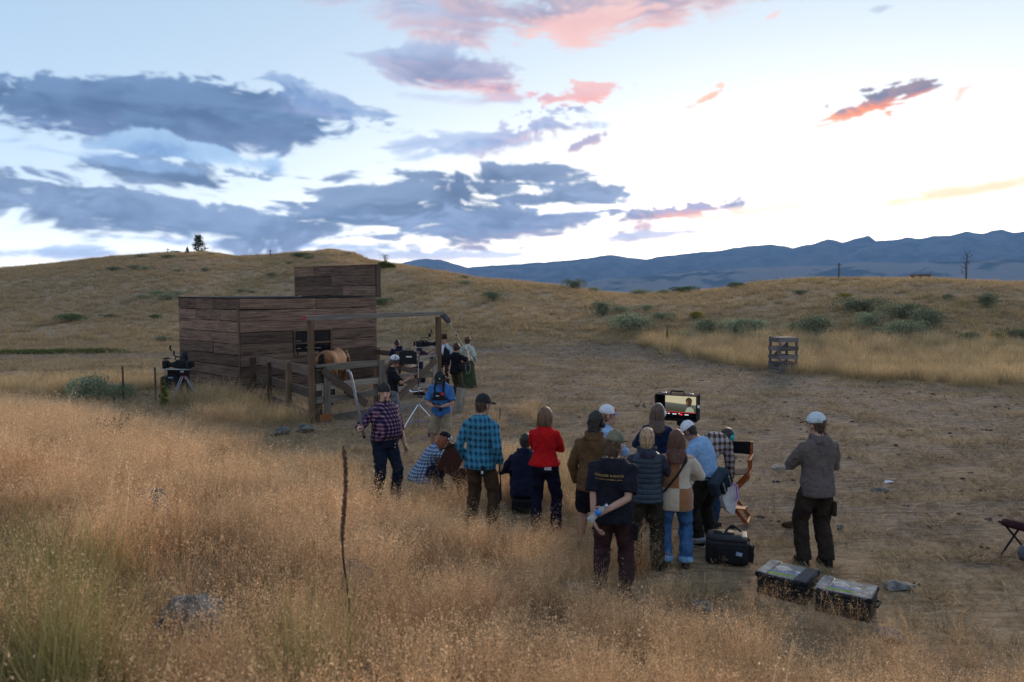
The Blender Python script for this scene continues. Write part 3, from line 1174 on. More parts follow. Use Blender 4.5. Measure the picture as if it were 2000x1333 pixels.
    def hd(x, y, mx):
        if mx:
            return 9.0
        n = fbm2(x / 6, y / 9, 4, .55, 110)
        p = 1000 + F * x / np.maximum(y, .1)
        st = np.interp(p, [0, 700, 850, 1000, 1300, 2000], [40, 44, 40, 38, 37, 30])
        return 9.0 * sst(y + 6 * n, st, st + 6) * np.clip(.55 + 1.3 * n, .08, 1) * keep_out(x, y)
    x, y = fan_points(26, 128, hd)
    n = len(x)
    m1 = fbm2(x / 7, y / 10, 3, .5, 113)
    p = 1000 + F * x / y
    gr = sst(m1 + .16 * sst(p, 1250, 1700), .12, .3)
    idx = rng.integers(0, 4, n)
    idx = np.where(rng.random(n) < gr * .8, 4, idx)
    idx = np.where(rng.random(n) < .06 + .20 * sst(-m1, .12, .3), 5, idx)
    sc = rng.uniform(.6, 1.3, n) * (1 + .4 * m1)
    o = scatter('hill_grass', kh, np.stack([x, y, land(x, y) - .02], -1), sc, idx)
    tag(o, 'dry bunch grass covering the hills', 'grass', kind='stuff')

    # green sedge along the wheel track at the far left
    kg = [tuft_basic(30, .3, .12, .30, (.04, .055, .02), (.10, .125, .045), .02, .1, .6, 2).mesh('sedge_tuft', gm) for i in range(2)]
    n = 420
    x = rng.uniform(-28, -18.5, n)
    y = 38.5 + rng.normal(0, .45, n) + .05 * (x + 23)
    o = scatter('green_sedge', kg, np.stack([x, y, land(x, y)], -1), rng.uniform(.6, 1.1, n) * (1 - sst(x, -21, -18)), rng.integers(0, 2, n))
    tag(o, 'dark green sedge in a strip beside the dirt track', 'grass', kind='stuff')

    # long green blades at the lower left
    kb = [tuft_basic(18, .12, .40, .80, (.10, .10, .04), (.36, .31, .13), .005, .05, .35, 4).mesh('green_blade_tuft', gm) for i in range(3)]
    pts = []
    for i in range(95):
        px, py = random.gauss(120, 80), random.uniform(1060, 1400)
        q = on_plane(px, min(py, 1400), 1.35)
        pts.append((q.x, q.y))
    for i in range(24):
        px, py = random.gauss(590, 60), random.uniform(1200, 1380)
        q = on_plane(px, py, 1.2)
        pts.append((q.x, q.y))
    pts = np.array(pts)
    x, y = pts[:, 0], pts[:, 1]
    o = scatter('green_grass', kb, np.stack([x, y, land(x, y)], -1), rng.uniform(.5, .95, len(x)), rng.integers(0, 3, len(x)))
    tag(o, 'long green grass blades growing through the dry grass at lower left', 'grass', kind='stuff')


build_grass()


# ------------------------------------------------------------------ sagebrush, shrubs, trees
def sage_mesh(name, n, cols, m, flat=.75, leaf=.07, up=.8, lobes=7, seed=1):
    rnd = random.Random(seed)
    L = Leafy()
    lob = []
    for i in range(lobes):
        a = rnd.uniform(0, 2 * PI)
        r = rnd.uniform(.0, .62)
        lob.append((Vector((math.cos(a) * r, math.sin(a) * r, rnd.uniform(.28, .55) * flat)), rnd.uniform(.30, .48), rnd.uniform(.8, 1.2)))
    for i in range(n):
        c, r, k = rnd.choice(lob)
        while True:
            d = Vector((rnd.gauss(0, 1), rnd.gauss(0, 1), rnd.gauss(.25, 1)))
            if d.length > .01:
                break
        d.normalize()
        q = c + Vector((d.x * r, d.y * r, d.z * r * flat)) * rnd.uniform(.55, 1.08)
        if q.z < .02:
            q.z = rnd.uniform(.02, .12)
        ax = (d * .7 + Vector((rnd.gauss(0, .35), rnd.gauss(0, .35), up))).normalized()
        ln = leaf * rnd.uniform(.7, 1.9)
        sd = ax.cross(Vector((rnd.gauss(0, 1), rnd.gauss(0, 1), rnd.gauss(0, 1)))).normalized() * ln * rnd.uniform(.16, .30)
        kk = k * rnd.uniform(.72, 1.25)
        cc = tuple(min(1, x * kk) for x in mixt(cols[0], cols[1], rnd.random()))
        L.poly([q, q + ax * ln * .55 + sd, q + ax * ln, q + ax * ln * .5 - sd], cc)
    return L.mesh(name, m)


def stems_mesh(name, n, h, m, seed=1, spread=.45, w=.02, col=(.16, .12, .085)):
    rnd = random.Random(seed)
    mb = MB()
    for i in range(n):
        a = rnd.uniform(0, 2 * PI)
        e = Vector((math.cos(a) * spread * rnd.uniform(.3, 1), math.sin(a) * spread * rnd.uniform(.3, 1), h * rnd.uniform(.7, 1)))
        mid = e * .5 + Vector((rnd.gauss(0, .04), rnd.gauss(0, .04), .02))
        mb.tube([(e.x * .08, e.y * .08, -.05), mid, e], [w, w * .7, w * .3], 5)
    me = mb.mesh(name)
    me.materials.append(m)
    return me


def build_shrubs():
    sg = veg_mat('sage_leaf', .25, .12)
    bark = plain('sage_bark', (.14, .105, .075), .95, var=.25)
    SAGE = ((.175, .195, .120), (.40, .43, .28))
    DARK = ((.105, .118, .075), (.26, .28, .18))
    YEL = ((.16, .15, .03), (.30, .27, .06))
    GRN = ((.07, .10, .05), (.17, .21, .11))
    fol = {}
    for key, cols in (('sage', SAGE), ('dark', DARK), ('yel', YEL), ('grn', GRN)):
        fol[key] = [sage_mesh('sage_foliage', 2800, cols, sg, leaf=.048, seed=k * 7 + len(key), lobes=6 + k) for k in range(3)]
    st = [stems_mesh('sage_stems', 9, .5, bark, seed=k) for k in range(3)]
    big = [sage_mesh('sage_foliage', 4200, SAGE, sg, leaf=.05, seed=40 + k, lobes=9) for k in range(2)]
    kinds = {
        'sage': 'grey green sagebrush', 'dark': 'dark grey green sagebrush', 'yel': 'yellow green rabbitbrush', 'grn': 'green leafy shrub'}
    LST = [
        (1240, 648, 100, 40, 'sage', 'wide {} standing alone at the yard edge, left of the green weed'),
        (1177, 618, 42, 34, 'dark', 'rounded {} behind the widest bush at the yard edge'),
        (1211, 613, 36, 17, 'sage', 'small low {} just above the widest bush at the yard edge'),
        (1292, 627, 48, 20, 'sage', 'low pale {} on the slope above the green weed'),
        (1262, 607, 34, 13, 'sage', 'tiny {} high on the slope above the widest yard-edge bush'),
        (1378, 656, 60, 36, 'dark', 'round {} right of the green weed, behind tan straw'),
        (1343, 662, 34, 18, 'sage', 'small {} touching the left side of a round bush behind the straw'),
        (1436, 653, 58, 36, 'sage', 'tall {} forming the left half of the bush pair left of the crate'),
        (1478, 651, 52, 32, 'sage', '{} forming the right half of the bush pair left of the crate'),
        (1489, 666, 36, 17, 'sage', 'small low {} just left of the crate tower top'),
        (1545, 648, 34, 20, 'sage', 'small {} directly behind the crate tower'),
        (1598, 656, 78, 44, 'dark', 'big domed {} up and right of the crate tower'),
        (1683, 612, 84, 34, 'dark', 'broad {} at the upper left of the thicket on the right slope'),
        (1762, 624, 82, 36, 'dark', 'broad {} at the top of the thicket on the right slope'),
        (1806, 642, 70, 46, 'dark', 'tall {} at the right end of the thicket on the right slope'),
        (1702, 640, 50, 34, 'sage', 'pale {} in the middle of the thicket on the right slope'),
        (1718, 656, 44, 20, 'sage', 'low pale {} under the thicket on the right slope'),
        (1766, 660, 74, 38, 'sage', 'round pale {} at the front of the thicket on the right slope'),
        (1924, 600, 40, 30, 'dark', 'single {} high on the right slope below the dead tree'),
        (1888, 671, 52, 26, 'dark', 'low {} at the far right behind the standing straw'),
        (1930, 680, 54, 16, 'sage', 'flat {} sunk in the standing straw at far right'),
        (1984, 672, 62, 36, 'dark', 'big {} cut by the right picture edge'),
        (1952, 668, 34, 22, 'yel', '{} beside the big bush at the right picture edge'),
        (1648, 584, 26, 13, 'yel', '{} high on the right slope above the thicket'),
        (1356, 624, 26, 17, 'yel', '{} on the slope above the round bush behind the straw'),
        (1437, 562, 34, 12, 'grn', 'low {} on the crest left of the right hump'),
        (1340, 573, 52, 9, 'grn', 'flat {} on the saddle crest below the mountains'),
        (1246, 573, 46, 9, 'sage', 'flat pale {} on the saddle crest, left one'),
        (1296, 572, 36, 9, 'sage', 'flat pale {} on the saddle crest, right one'),
        (1157, 566, 30, 11, 'sage', 'small {} on the crest right of the dark bush'),
        (1120, 567, 34, 24, 'dark', 'dark pointed {} standing on the crest in the middle'),
        (962, 588, 40, 22, 'dark', 'round {} on the slope right of the shed'),
        (908, 557, 26, 9, 'sage', 'small {} near the crest right of the parapet'),
        (820, 520, 22, 6, 'sage', 'tiny {} on the crest near the leafy young tree'),
        (748, 598, 34, 18, 'grn', '{} peeking out right of the parapet'),
        (325, 587, 38, 15, 'sage', 'round {} at the front of the clump on the left hill'),
        (311, 578, 34, 12, 'sage', '{} at the back left of the clump on the left hill'),
        (346, 578, 26, 10, 'sage', '{} at the back right of the clump on the left hill'),
        (277, 584, 30, 9, 'sage', 'flat {} left of the clump on the left hill'),
        (219, 530, 26, 10, 'dark', 'small {} high on the left hill, leftmost of the upper row'),
        (262, 526, 28, 9, 'dark', 'low {} second in the upper row on the left hill'),
        (284, 528, 22, 10, 'sage', '{} third in the upper row on the left hill'),
        (346, 531, 18, 6, 'sage', 'tiny {} in the upper row below the juniper'),
        (400, 531, 22, 9, 'dark', '{} in the upper row right of and below the juniper'),
        (530, 541, 22, 9, 'dark', '{} alone on the open slope left of the parapet'),
        (470, 571, 22, 8, 'sage', '{} just above the shed roof near its left corner'),
        (491, 573, 20, 6, 'dark', 'brownish {} just above the shed roof edge'),
        (586, 504, 34, 11, 'grn', '{} on the left flank of the knoll'),
        (602, 508, 20, 9, 'dark', '{} below the one on the left flank of the knoll'),
        (410, 500, 14, 6, 'dark', 'tiny {} on the crest beside the juniper'),
        (274, 503, 24, 6, 'dark', 'flat {} on the left crest far from the juniper'),
        (326, 505, 28, 8, 'dark', 'flat {} on the crest left of the juniper'),
        (344, 495, 16, 6, 'grn', 'tiny {} on the skyline left of the juniper'),
        (564, 517, 14, 6, 'yel', 'tiny {} on the open hill above the roof'),
        (300, 624, 22, 10, 'grn', '{} low on the left hill near the track'),
        (212, 622, 28, 9, 'grn', 'flat {} low on the left hill'),
        (316, 668, 32, 12, 'dark', 'brown {} beside the track left of the shed'),
        (140, 628, 60, 10, 'grn', 'wide flat {} low on the left hill, far left'),
        (680, 498, 12, 5, 'dark', 'tiny {} on the right shoulder of the knoll'),
        (906, 545, 18, 7, 'dark', 'tiny {} on the falling crest right of the leafy young tree'),
        (1560, 575, 30, 10, 'dark', 'small {} near the crest of the right hump'),
        (1850, 585, 28, 12, 'dark', 'small {} on the right hump under the beam'),
    ]
    grp = 'sagebrush over the hillsides'
    for i, (px, py, w, h, k, lab) in enumerate(LST):
        q = on_ground(px, py)
        s = w / F * q.y / 1.25
        nm = {'sage': 'sagebrush', 'dark': 'sagebrush', 'yel': 'rabbitbrush', 'grn': 'shrub'}[k]
        r = thing(nm, lab.format(kinds[k]), 'bush', q, random.uniform(0, 6.28), grp)
        hs = max(h / F * q.y / .80, s * .45)
        r.scale = (s, s, hs)
        link_mesh('foliage', fol[k][i % 3], None, r)
        link_mesh('stems', st[i % 3], None, r)
    for (px, py, w, h, lab) in [(165, 752, 105, 52, 'large pale sagebrush left of the tripod, its left half'), (222, 750, 78, 46, 'large sagebrush left of the tripod, darker right half')]:
        q = on_ground(px, py)
        q = at_depth(px, py, 21.5)
        q.z = gz(q.x, q.y)
        s = w / F * q.y / 1.7
        r = thing('sagebrush', lab, 'bush', q, random.uniform(0, 6), grp)
        r.scale = (s, s, 1.15 * s)
        link_mesh('foliage', big[px % 2], None, r)
        link_mesh('stems', st[0], None, r)
    # dry dark weed in the bank grass
    tw = plain('dry_twig', (.10, .065, .058), .95, var=.3)
    mb = MB()
    rnd = random.Random(3)
    for i in range(70):
        a, l = rnd.uniform(0, 6.28), rnd.uniform(.2, .55)
        e = Vector((math.cos(a) * l * .8, math.sin(a) * l * .8, l * rnd.uniform(.5, 1.1)))
        mb.tube([(0, 0, 0), e * .5 + Vector((0, 0, .06)), e], [.006, .004, .002], 3, False)
        for k in range(5):
            b = e * rnd.uniform(.5, 1) + Vector((rnd.gauss(0, .04), rnd.gauss(0, .04), rnd.gauss(0.04, .04)))
            mb.ell(b, rnd.uniform(.006, .013), None, 5, 4)
    q = at_depth(215, 838, 13.0)
    q.z = gz(q.x, q.y) + .12
    o = mb.build('dry_weed', tw)
    o.location = q
    o.scale = (1.0, 1.0, .9)
    tag(o, 'dark purplish dead weed bush in tan grass below the pale sagebrush', 'weed')
    # tall green weed by the crate
    gw = veg_mat('weed_leaf', .3, .1)
    L = Leafy()
    rnd = random.Random(8)
    for i in range(240):
        z = rnd.uniform(.05, 1.0)
        a = rnd.uniform(0, 6.28)
        l = .26 * (1 - z * .75) * rnd.uniform(.5, 1)
        ax = Vector((math.cos(a), math.sin(a), .55)).normalized()
        sd = ax.cross(Vector((0, 0, 1))).normalized() * l * .18
        p0 = Vector((0, 0, z))
        L.poly([p0, p0 + ax * l * .5 + sd, p0 + ax * l, p0 + ax * l * .5 - sd], mixt((.10, .14, .035), (.25, .30, .08), rnd.random()))
    q = on_ground(1303, 674)
    r = thing('green_weed', 'tall upright bright green weed at the edge of the yard', 'weed', q)
    r.scale = (.9, .9, 36 / F * q.y)
    link_mesh('leaves', L.mesh('weed_leaves', gw), None, r)
    MB().tube([(0, 0, -.05), (0, 0, 1)], [.02, .008], 6).build('stem', bark, r)
    q = on_ground(345, 785)
    q = at_depth(322, 790, 20.5)
    q.z = gz(q.x, q.y)
    r = thing('green_weed', 'fresh green weed in front of the gear cart by the shed', 'weed', q)
    r.scale = (1.0, 1.0, .8)
    link_mesh('leaves', bpy.data.meshes['weed_leaves'], None, r)

    # conifers
    nd = veg_mat('needle', .15, .1)
    tb = plain('tree_bark', (.09, .06, .045), .95, var=.3)

    def conifer(px, py, hpx, wpx, label, seed, sparse=1.0):
        rnd = random.Random(seed)
        q = on_ground(px, py)
        H = hpx / F * q.y
        Wd = wpx / F * q.y
        r = thing('juniper_tree', label, 'tree', q)
        L = Leafy()
        mb = MB()
        mb.tube([(0, 0, -.2), (.02 * H, 0, H * .5), (0, 0, H * .97)], [H * .035, H * .022, H * .006], 6)
        nb = int(34 * sparse)
        for i in range(nb):
            z = H * (.03 + .93 * i / nb)
            a = i * 2.4 + rnd.uniform(-.5, .5)
            ln = Wd * .60 * (1 - .86 * (z / H) ** 1.1) * rnd.uniform(.55, 1.15)
            d = Vector((math.cos(a), math.sin(a), rnd.uniform(.15, .55)))
            e = Vector((0, 0, z)) + d * ln
            mb.tube([(0, 0, z), e], [H * .009, H * .003], 4, False)
            for k in range(int(46)):
                c = Vector((0, 0, z)) + d * ln * rnd.uniform(.25, 1.08) + Vector((rnd.gauss(0, .05), rnd.gauss(0, .05), rnd.gauss(.01, .04))) * H
                ax = (d + Vector((rnd.gauss(0, .5), rnd.gauss(0, .5), rnd.gauss(.3, .4)))).normalized() * H * rnd.uniform(.05, .10)
                sd = ax.cross(Vector((rnd.gauss(0, 1), rnd.gauss(0, 1), rnd.gauss(0, 1)))).normalized() * H * .019
                L.poly([c, c + ax * .5 + sd, c + ax, c + ax * .5 - sd], mixt((.025, .04, .022), (.075, .10, .05), rnd.random()))
        link_mesh('crown', L.mesh('juniper_crown', nd), None, r)
        mb.build('trunk', tb, r)
    conifer(388, 494, 33, 27, 'dark conical juniper standing on the left hill crest', 4)
    # leafy young tree near the parapet with a bare leader
    rnd = random.Random(14)
    q = on_ground(752, 527)
    q = at_depth(752, 526, min(q.y, 90))
    q.z = gz(q.x, q.y)
    u = q.y / F
    r = thing('young_tree', 'bushy bright green young tree with bare top twigs on the crest right of the parapet', 'tree', q)
    L = Leafy()
    for i in range(1500):
        a = rnd.uniform(0, 6.28)
        t = rnd.random() ** .7
        c = Vector((math.cos(a) * 20 * t, math.sin(a) * 14 * t, 2 + 15 * rnd.random() * (1.05 - t * .7))) * u
        ax = Vector((math.cos(a) * .8, math.sin(a) * .8, rnd.uniform(.1, 1.0))).normalized() * u * rnd.uniform(1.5, 3.5)
        sd = ax.cross(Vector((rnd.gauss(0, 1), rnd.gauss(0, 1), rnd.gauss(0, 1)))).normalized() * u * .7
        L.poly([c, c + ax * .5 + sd, c + ax, c + ax * .5 - sd], mixt((.04, .065, .02), (.13, .17, .05), rnd.random()))
    for i in range(120):
        c = Vector((rnd.gauss(0, 4.5), rnd.gauss(0, 2.5), rnd.uniform(19, 29))) * u
        ax = Vector((rnd.gauss(0, 1), rnd.gauss(0, 1), rnd.gauss(.5, 1))).normalized() * u * 2.2
        sd = ax.cross(Vector((rnd.gauss(0, 1), rnd.gauss(0, 1), rnd.gauss(0, 1)))).normalized() * u * .5
        L.poly([c, c + ax * .5 + sd, c + ax, c + ax * .5 - sd], (.035, .04, .02))
    link_mesh('crown', L.mesh('young_crown', nd), None, r)
    mb = MB().tube([(0, 0, -u * 2), (u, 0, 12 * u), (0, 0, 27 * u)], [u * 1.2, u * .8, u * .3], 6)
    for i in range(7):
        a = i * 2.2
        mb.tube([(0, 0, (15 + i) * u), (math.cos(a) * 6 * u, math.sin(a) * 4 * u, (20 + i * 1.3) * u)], [u * .4, u * .2], 4)
    mb.build('trunk', tb, r)
    # bare dead tree on the right hump
    rnd = random.Random(21)
    q = on_ground(1886, 545)
    u = q.y / F
    r = thing('dead_tree', 'bare dead tree with crooked branches on the right hump skyline', 'tree', q)
    dw = plain('dead_wood', (.09, .065, .06), .9, var=.25)
    mb = MB().tube([(0, 0, -2 * u), (u, 0, 16 * u), (-u, 0, 32 * u), (2 * u, 0, 46 * u), (1 * u, 0, 57 * u)], [1.9 * u, 1.5 * u, 1.1 * u, .7 * u, .25 * u], 7)
    mb.build('trunk', dw, r)
    mb = MB()
    for i in range(15):
        z = (12 + i * 2.9) * u
        sgn = 1 if i % 2 else -1
        ln = rnd.uniform(8, 19) * (1 - i / 26) * u
        a = rnd.uniform(-.9, .9)
        d = Vector((sgn * math.cos(a), math.sin(a), rnd.uniform(.15, .8)))
        m1 = Vector((0, 0, z)) + d * ln * .55 + Vector((0, 0, rnd.uniform(-1, 2) * u))
        e = Vector((0, 0, z)) + d * ln + Vector((0, 0, rnd.uniform(0, 4) * u))
        mb.tube([(0, 0, z), m1, e], [.6 * u, .42 * u, .16 * u], 5)
        for k in range(3):
            s0 = m1.lerp(e, rnd.random())
            mb.tube([s0, s0 + Vector((rnd.gauss(0, 3), rnd.gauss(0, 2), rnd.uniform(1, 5))) * u], [.28 * u, .1 * u], 4)
    mb.build('branches', dw, r)
    # mullein stalk in the foreground
    rnd = random.Random(5)
    q = at_depth(681, 1262, 4.9)
    q.z = gz(q.x, q.y)
    tp = at_depth(668, 872, 5.0)
    r = thing('mullein_stalk', 'tall dead brown mullein stalk standing alone in the near grass', 'plant', q)
    mb = MB()
    pts, rad = [], []
    for i in range(26):
        t = i / 25
        pts.append(Vector((0, 0, 0)).lerp(tp - q, t) + Vector((.016 * math.sin(t * 9), .012 * math.cos(t * 7), 0)))
        rad.append(.0085 * (1 - t * .35))
    pts[0].z -= .1
    mb.tube(pts, rad, 8)
    mb.build('stem', plain('mullein_stem', (.085, .05, .035), .95, var=.3, bmp=.5), r)
    mb = MB()
    for i in range(250):
        t = rnd.uniform(.58, 1.0)
        c = pts[min(25, int(t * 25))]
        a = rnd.uniform(0, 6.28)
        mb.ell(c + Vector((math.cos(a) * .009, math.sin(a) * .009, rnd.uniform(-.03, .03))), (.0065, .0065, .010), None, 6, 4)
    mb.build('seed_pods', plain('mullein_pod', (.16, .075, .045), .95, var=.4, scale=60), r)


build_shrubs()


# ------------------------------------------------------------------ rocks
def rock(px, py, w, d, h, label, seed, Y=None, col=(.20, .19, .185), sink=.25, z=None):
    rnd = np.random.default_rng(seed)
    bm = bmesh.new()
    bmesh.ops.create_icosphere(bm, subdivisions=4, radius=1)
    me = bpy.data.meshes.new('rock')
    bm.to_mesh(me)
    bm.free()
    n = len(me.vertices)
    co = np.empty(n * 3, np.float32)
    me.vertices.foreach_get('co', co)
    co = co.reshape(-1, 3).astype(float)
    nr = perlin3(co * 1.4 + seed * 3.1, 1) * .30 + perlin3(co * 3.1 + seed, 2) * .14 + perlin3(co * 8 + seed, 3) * .05
    co = co * (1 + nr)[:, None]
    for k in range(7):      # facets
        a = rnd.normal(0, 1, 3)
        a /= np.linalg.norm(a)
        dd = co @ a - rnd.uniform(.55, .85)
        co = co - np.maximum(dd, 0)[:, None] * a * .85
    co *= np.array([w / 2, d / 2, h * (1 / (2 - 2 * sink))])
    me.vertices.foreach_set('co', co.astype(np.float32).ravel())
    me.polygons.foreach_set('use_smooth', [False] * len(me.polygons))

    def fn(t, p):
        c = objco(t)
        a = t.noise(c, 9, 8, .65)
        b = t.noise(c, 3, 5, .6)
        cc = t.mix(t.mapr(a, .3, .7), (.045, .043, .041), (.19, .178, .165))
        cc = t.mix(t.m('MULTIPLY', t.mapr(b, .5, .68), .55), cc, (.15, .15, .085))
        t.put(p.inputs['Base Color'], cc)
        p.inputs['Roughness'].default_value = .9
        bump(t, p, a, .6, .03)
    o = link_mesh('rock', me, mat('lichen_rock', fn))
    q = on_ground(px, py) if Y is None else at_depth(px, py, Y)
    q.z = gz(q.x, q.y)
    o.location = q + Vector((0, 0, h * .30))
    o.rotation_euler = (0, 0, rnd.uniform(0, 6))
    return tag(o, label, 'rock', 'rocks lying in the grass')


rock(380, 1235, .38, .30, .30, 'large grey lichened rock in the near grass at lower left', 3, Y=4.6)
rock(300, 1010, .5, .4, .3, 'grey rock half buried in tan grass up the bank at left', 5, Y=7.2)
rock(548, 850, .34, .26, .20, 'bluish grey rock in the grass in front of the shed corner fence', 6)
rock(598, 845, .42, .3, .20, 'grey rock beside the foot of the tall gate post', 7)
rock(1755, 1150, .34, .26, .07, 'flat grey rock on the yard right of the flight cases', 8)
rock(1735, 1250, .26, .2, .10, 'pale grey rock at the lower right in brown grass', 9)
rock(1640, 1035, .10, .08, .06, 'small dark stone beside the hooded man', 10)
rock(1010, 970, .35, .3, .2, 'grey rock beside the crouching person', 11)
rock(1370, 1195, .3, .22, .12, 'low grey rock in grass below the black bag', 12)
rock(1120, 1160, .4, .3, .15, 'grey rock in near grass left of the man with the bottle', 13)
rock(1523, 913, .5, .3, .03, 'low flat stone mound in the yard left of the hooded man', 14)
rock(1720, 960, .30, .25, .06, 'flat dark stone in the open yard', 15)
rock(340, 945, .4, .3, .2, 'dark rock in tan grass below the dead weed bush', 16)
rock(690, 1110, .4, .3, .2, 'grey rock in grass right of the mullein stalk', 17, Y=6.6)


# clods and droppings over the yard: too many to count
def build_clods():
    m = plain('dark_clod', (.05, .038, .029), .95, var=.4)
    ks = []
    for k in range(3):
        mb = MB()
        for i in range(3):
            mb.ell((random.gauss(0, .035), random.gauss(0, .035), .015), (random.uniform(.02, .045), random.uniform(.02, .045), random.uniform(.014, .03)), None, 7, 5)
        me = mb.mesh('clod')
        me.materials.append(m)
        ks.append(me)
    x, y = fan_points(7, 40, lambda x, y, mx: 5.0 if mx else 5.0 * sst(-bank_s(x, y), .4, 2) * sst(x, 0, 2.5) * keep_out(x, y) * np.clip(.3 + fbm2(x / 2, y / 2, 2, .5, 130) * 2, .05, 1))
    n = len(x)
    o = scatter('dirt_clods', ks, np.stack([x, y, land(x, y)], -1), rng.uniform(.2, .70, n) * np.where(rng.random(n) < .06, 1.6, 1), rng.integers(0, 3, n))
    tag(o, 'small dark clods and droppings scattered over the yard', 'clods', kind='stuff')


build_clods()
# ------------------------------------------------------------------ the plank shed
WD = dict(shed=wood('shed_plank', (.060, .036, .025), (.265, .163, .113), 1.0, 0, .60, (.019, .015, .013)),
          warm=wood('warm_post', (.060, .036, .022), (.185, .115, .070), 1.0, 0, .35),
          grey=wood('grey_rail', (.10, .082, .064), (.31, .255, .205), 1.0, 0, .3),
          pale=wood('pale_beam', (.16, .13, .11), (.42, .36, .30), 1.0, 0, .2),
          brown=wood('brown_rail', (.055, .036, .026), (.17, .115, .085), 1.0, 0, .4),
          crate=wood('crate_slat', (.055, .048, .050), (.20, .175, .165), 1.2, 0, .35),
          orange=wood('orange_board', (.22, .08, .03), (.42, .17, .06), 1.0, 0, .2))
BLACK = plain('black_shell', (.011, .011, .013), .65, var=.2, spec=.3)
MATTE = plain('matte_black', (.009, .009, .011), .85, var=.2)
STEEL = plain('steel', (.52, .54, .57), .28, 1.0, var=.08)
ALU = plain('dull_aluminium', (.24, .26, .30), .5, .5, var=.12)


def plank(name, parent, p0, p1, h, th, m, face, rnd, wob=.010, segs=6):
    """one board from p0 to p1 (centre line); local x runs along it, h tall, th thick, face = outward normal"""
    p0, p1 = Vector(p0), Vector(p1)
    x = (p1 - p0).normalized()
    y = Vector(face).normalized()
    y = (y - x * y.dot(x)).normalized()
    z = x.cross(y)
    L = (p1 - p0).length
    vs, fs = [], []
    e0, e1 = rnd.uniform(-.012, .012), rnd.uniform(-.012, .012)
    for i in range(segs + 1):
        a = L * (i / segs - .5)
        t_, b_ = rnd.uniform(-wob, wob), rnd.uniform(-wob, wob)
        o_ = rnd.uniform(-wob, wob) * .6
        for sy, sz in ((-1, -1), (1, -1), (1, 1), (-1, 1)):
            vs.append((a + (e0 if i == 0 else e1 if i == segs else 0), sy * th / 2 + o_, sz * h / 2 + (t_ if sz > 0 else b_)))
    fs.append((3, 2, 1, 0))
    n = segs * 4
    fs.append((n, n + 1, n + 2, n + 3))
    for i in range(segs):
        a = i * 4
        for k in range(4):
            fs.append((a + k, a + (k + 1) % 4, a + 4 + (k + 1) % 4, a + 4 + k))
    me = bpy.data.meshes.new(name)
    me.from_pydata(vs, [], fs)
    o = link_mesh(name, me, m, parent)
    M = Matrix((x, y, z)).transposed().to_4x4()
    M.translation = (p0 + p1) / 2
    o.matrix_local = M
    return o


def wall_hit(px, py, p0, dirv):
    """point of the vertical plane through p0 along dirv seen at a pixel -> (s, z)"""
    d = ray(px, py)
    n = Vector((-dirv.y, dirv.x, 0))
    t = (Vector((p0.x, p0.y, 0)) - EYE).dot(n) / d.dot(n)
    q = EYE + d * t
    return (q - Vector((p0.x, p0.y, 0))).dot(dirv), q.z


A = at_depth(470, 680, 23.1)
A.z = 0
UD = Vector((.66, .7513, 0)).normalized()
VD = Vector((-UD.y, UD.x, 0))
SHED_RZ = math.atan2(UD.y, UD.x)
LF, LS, HT = 5.16, 3.90, 2.88


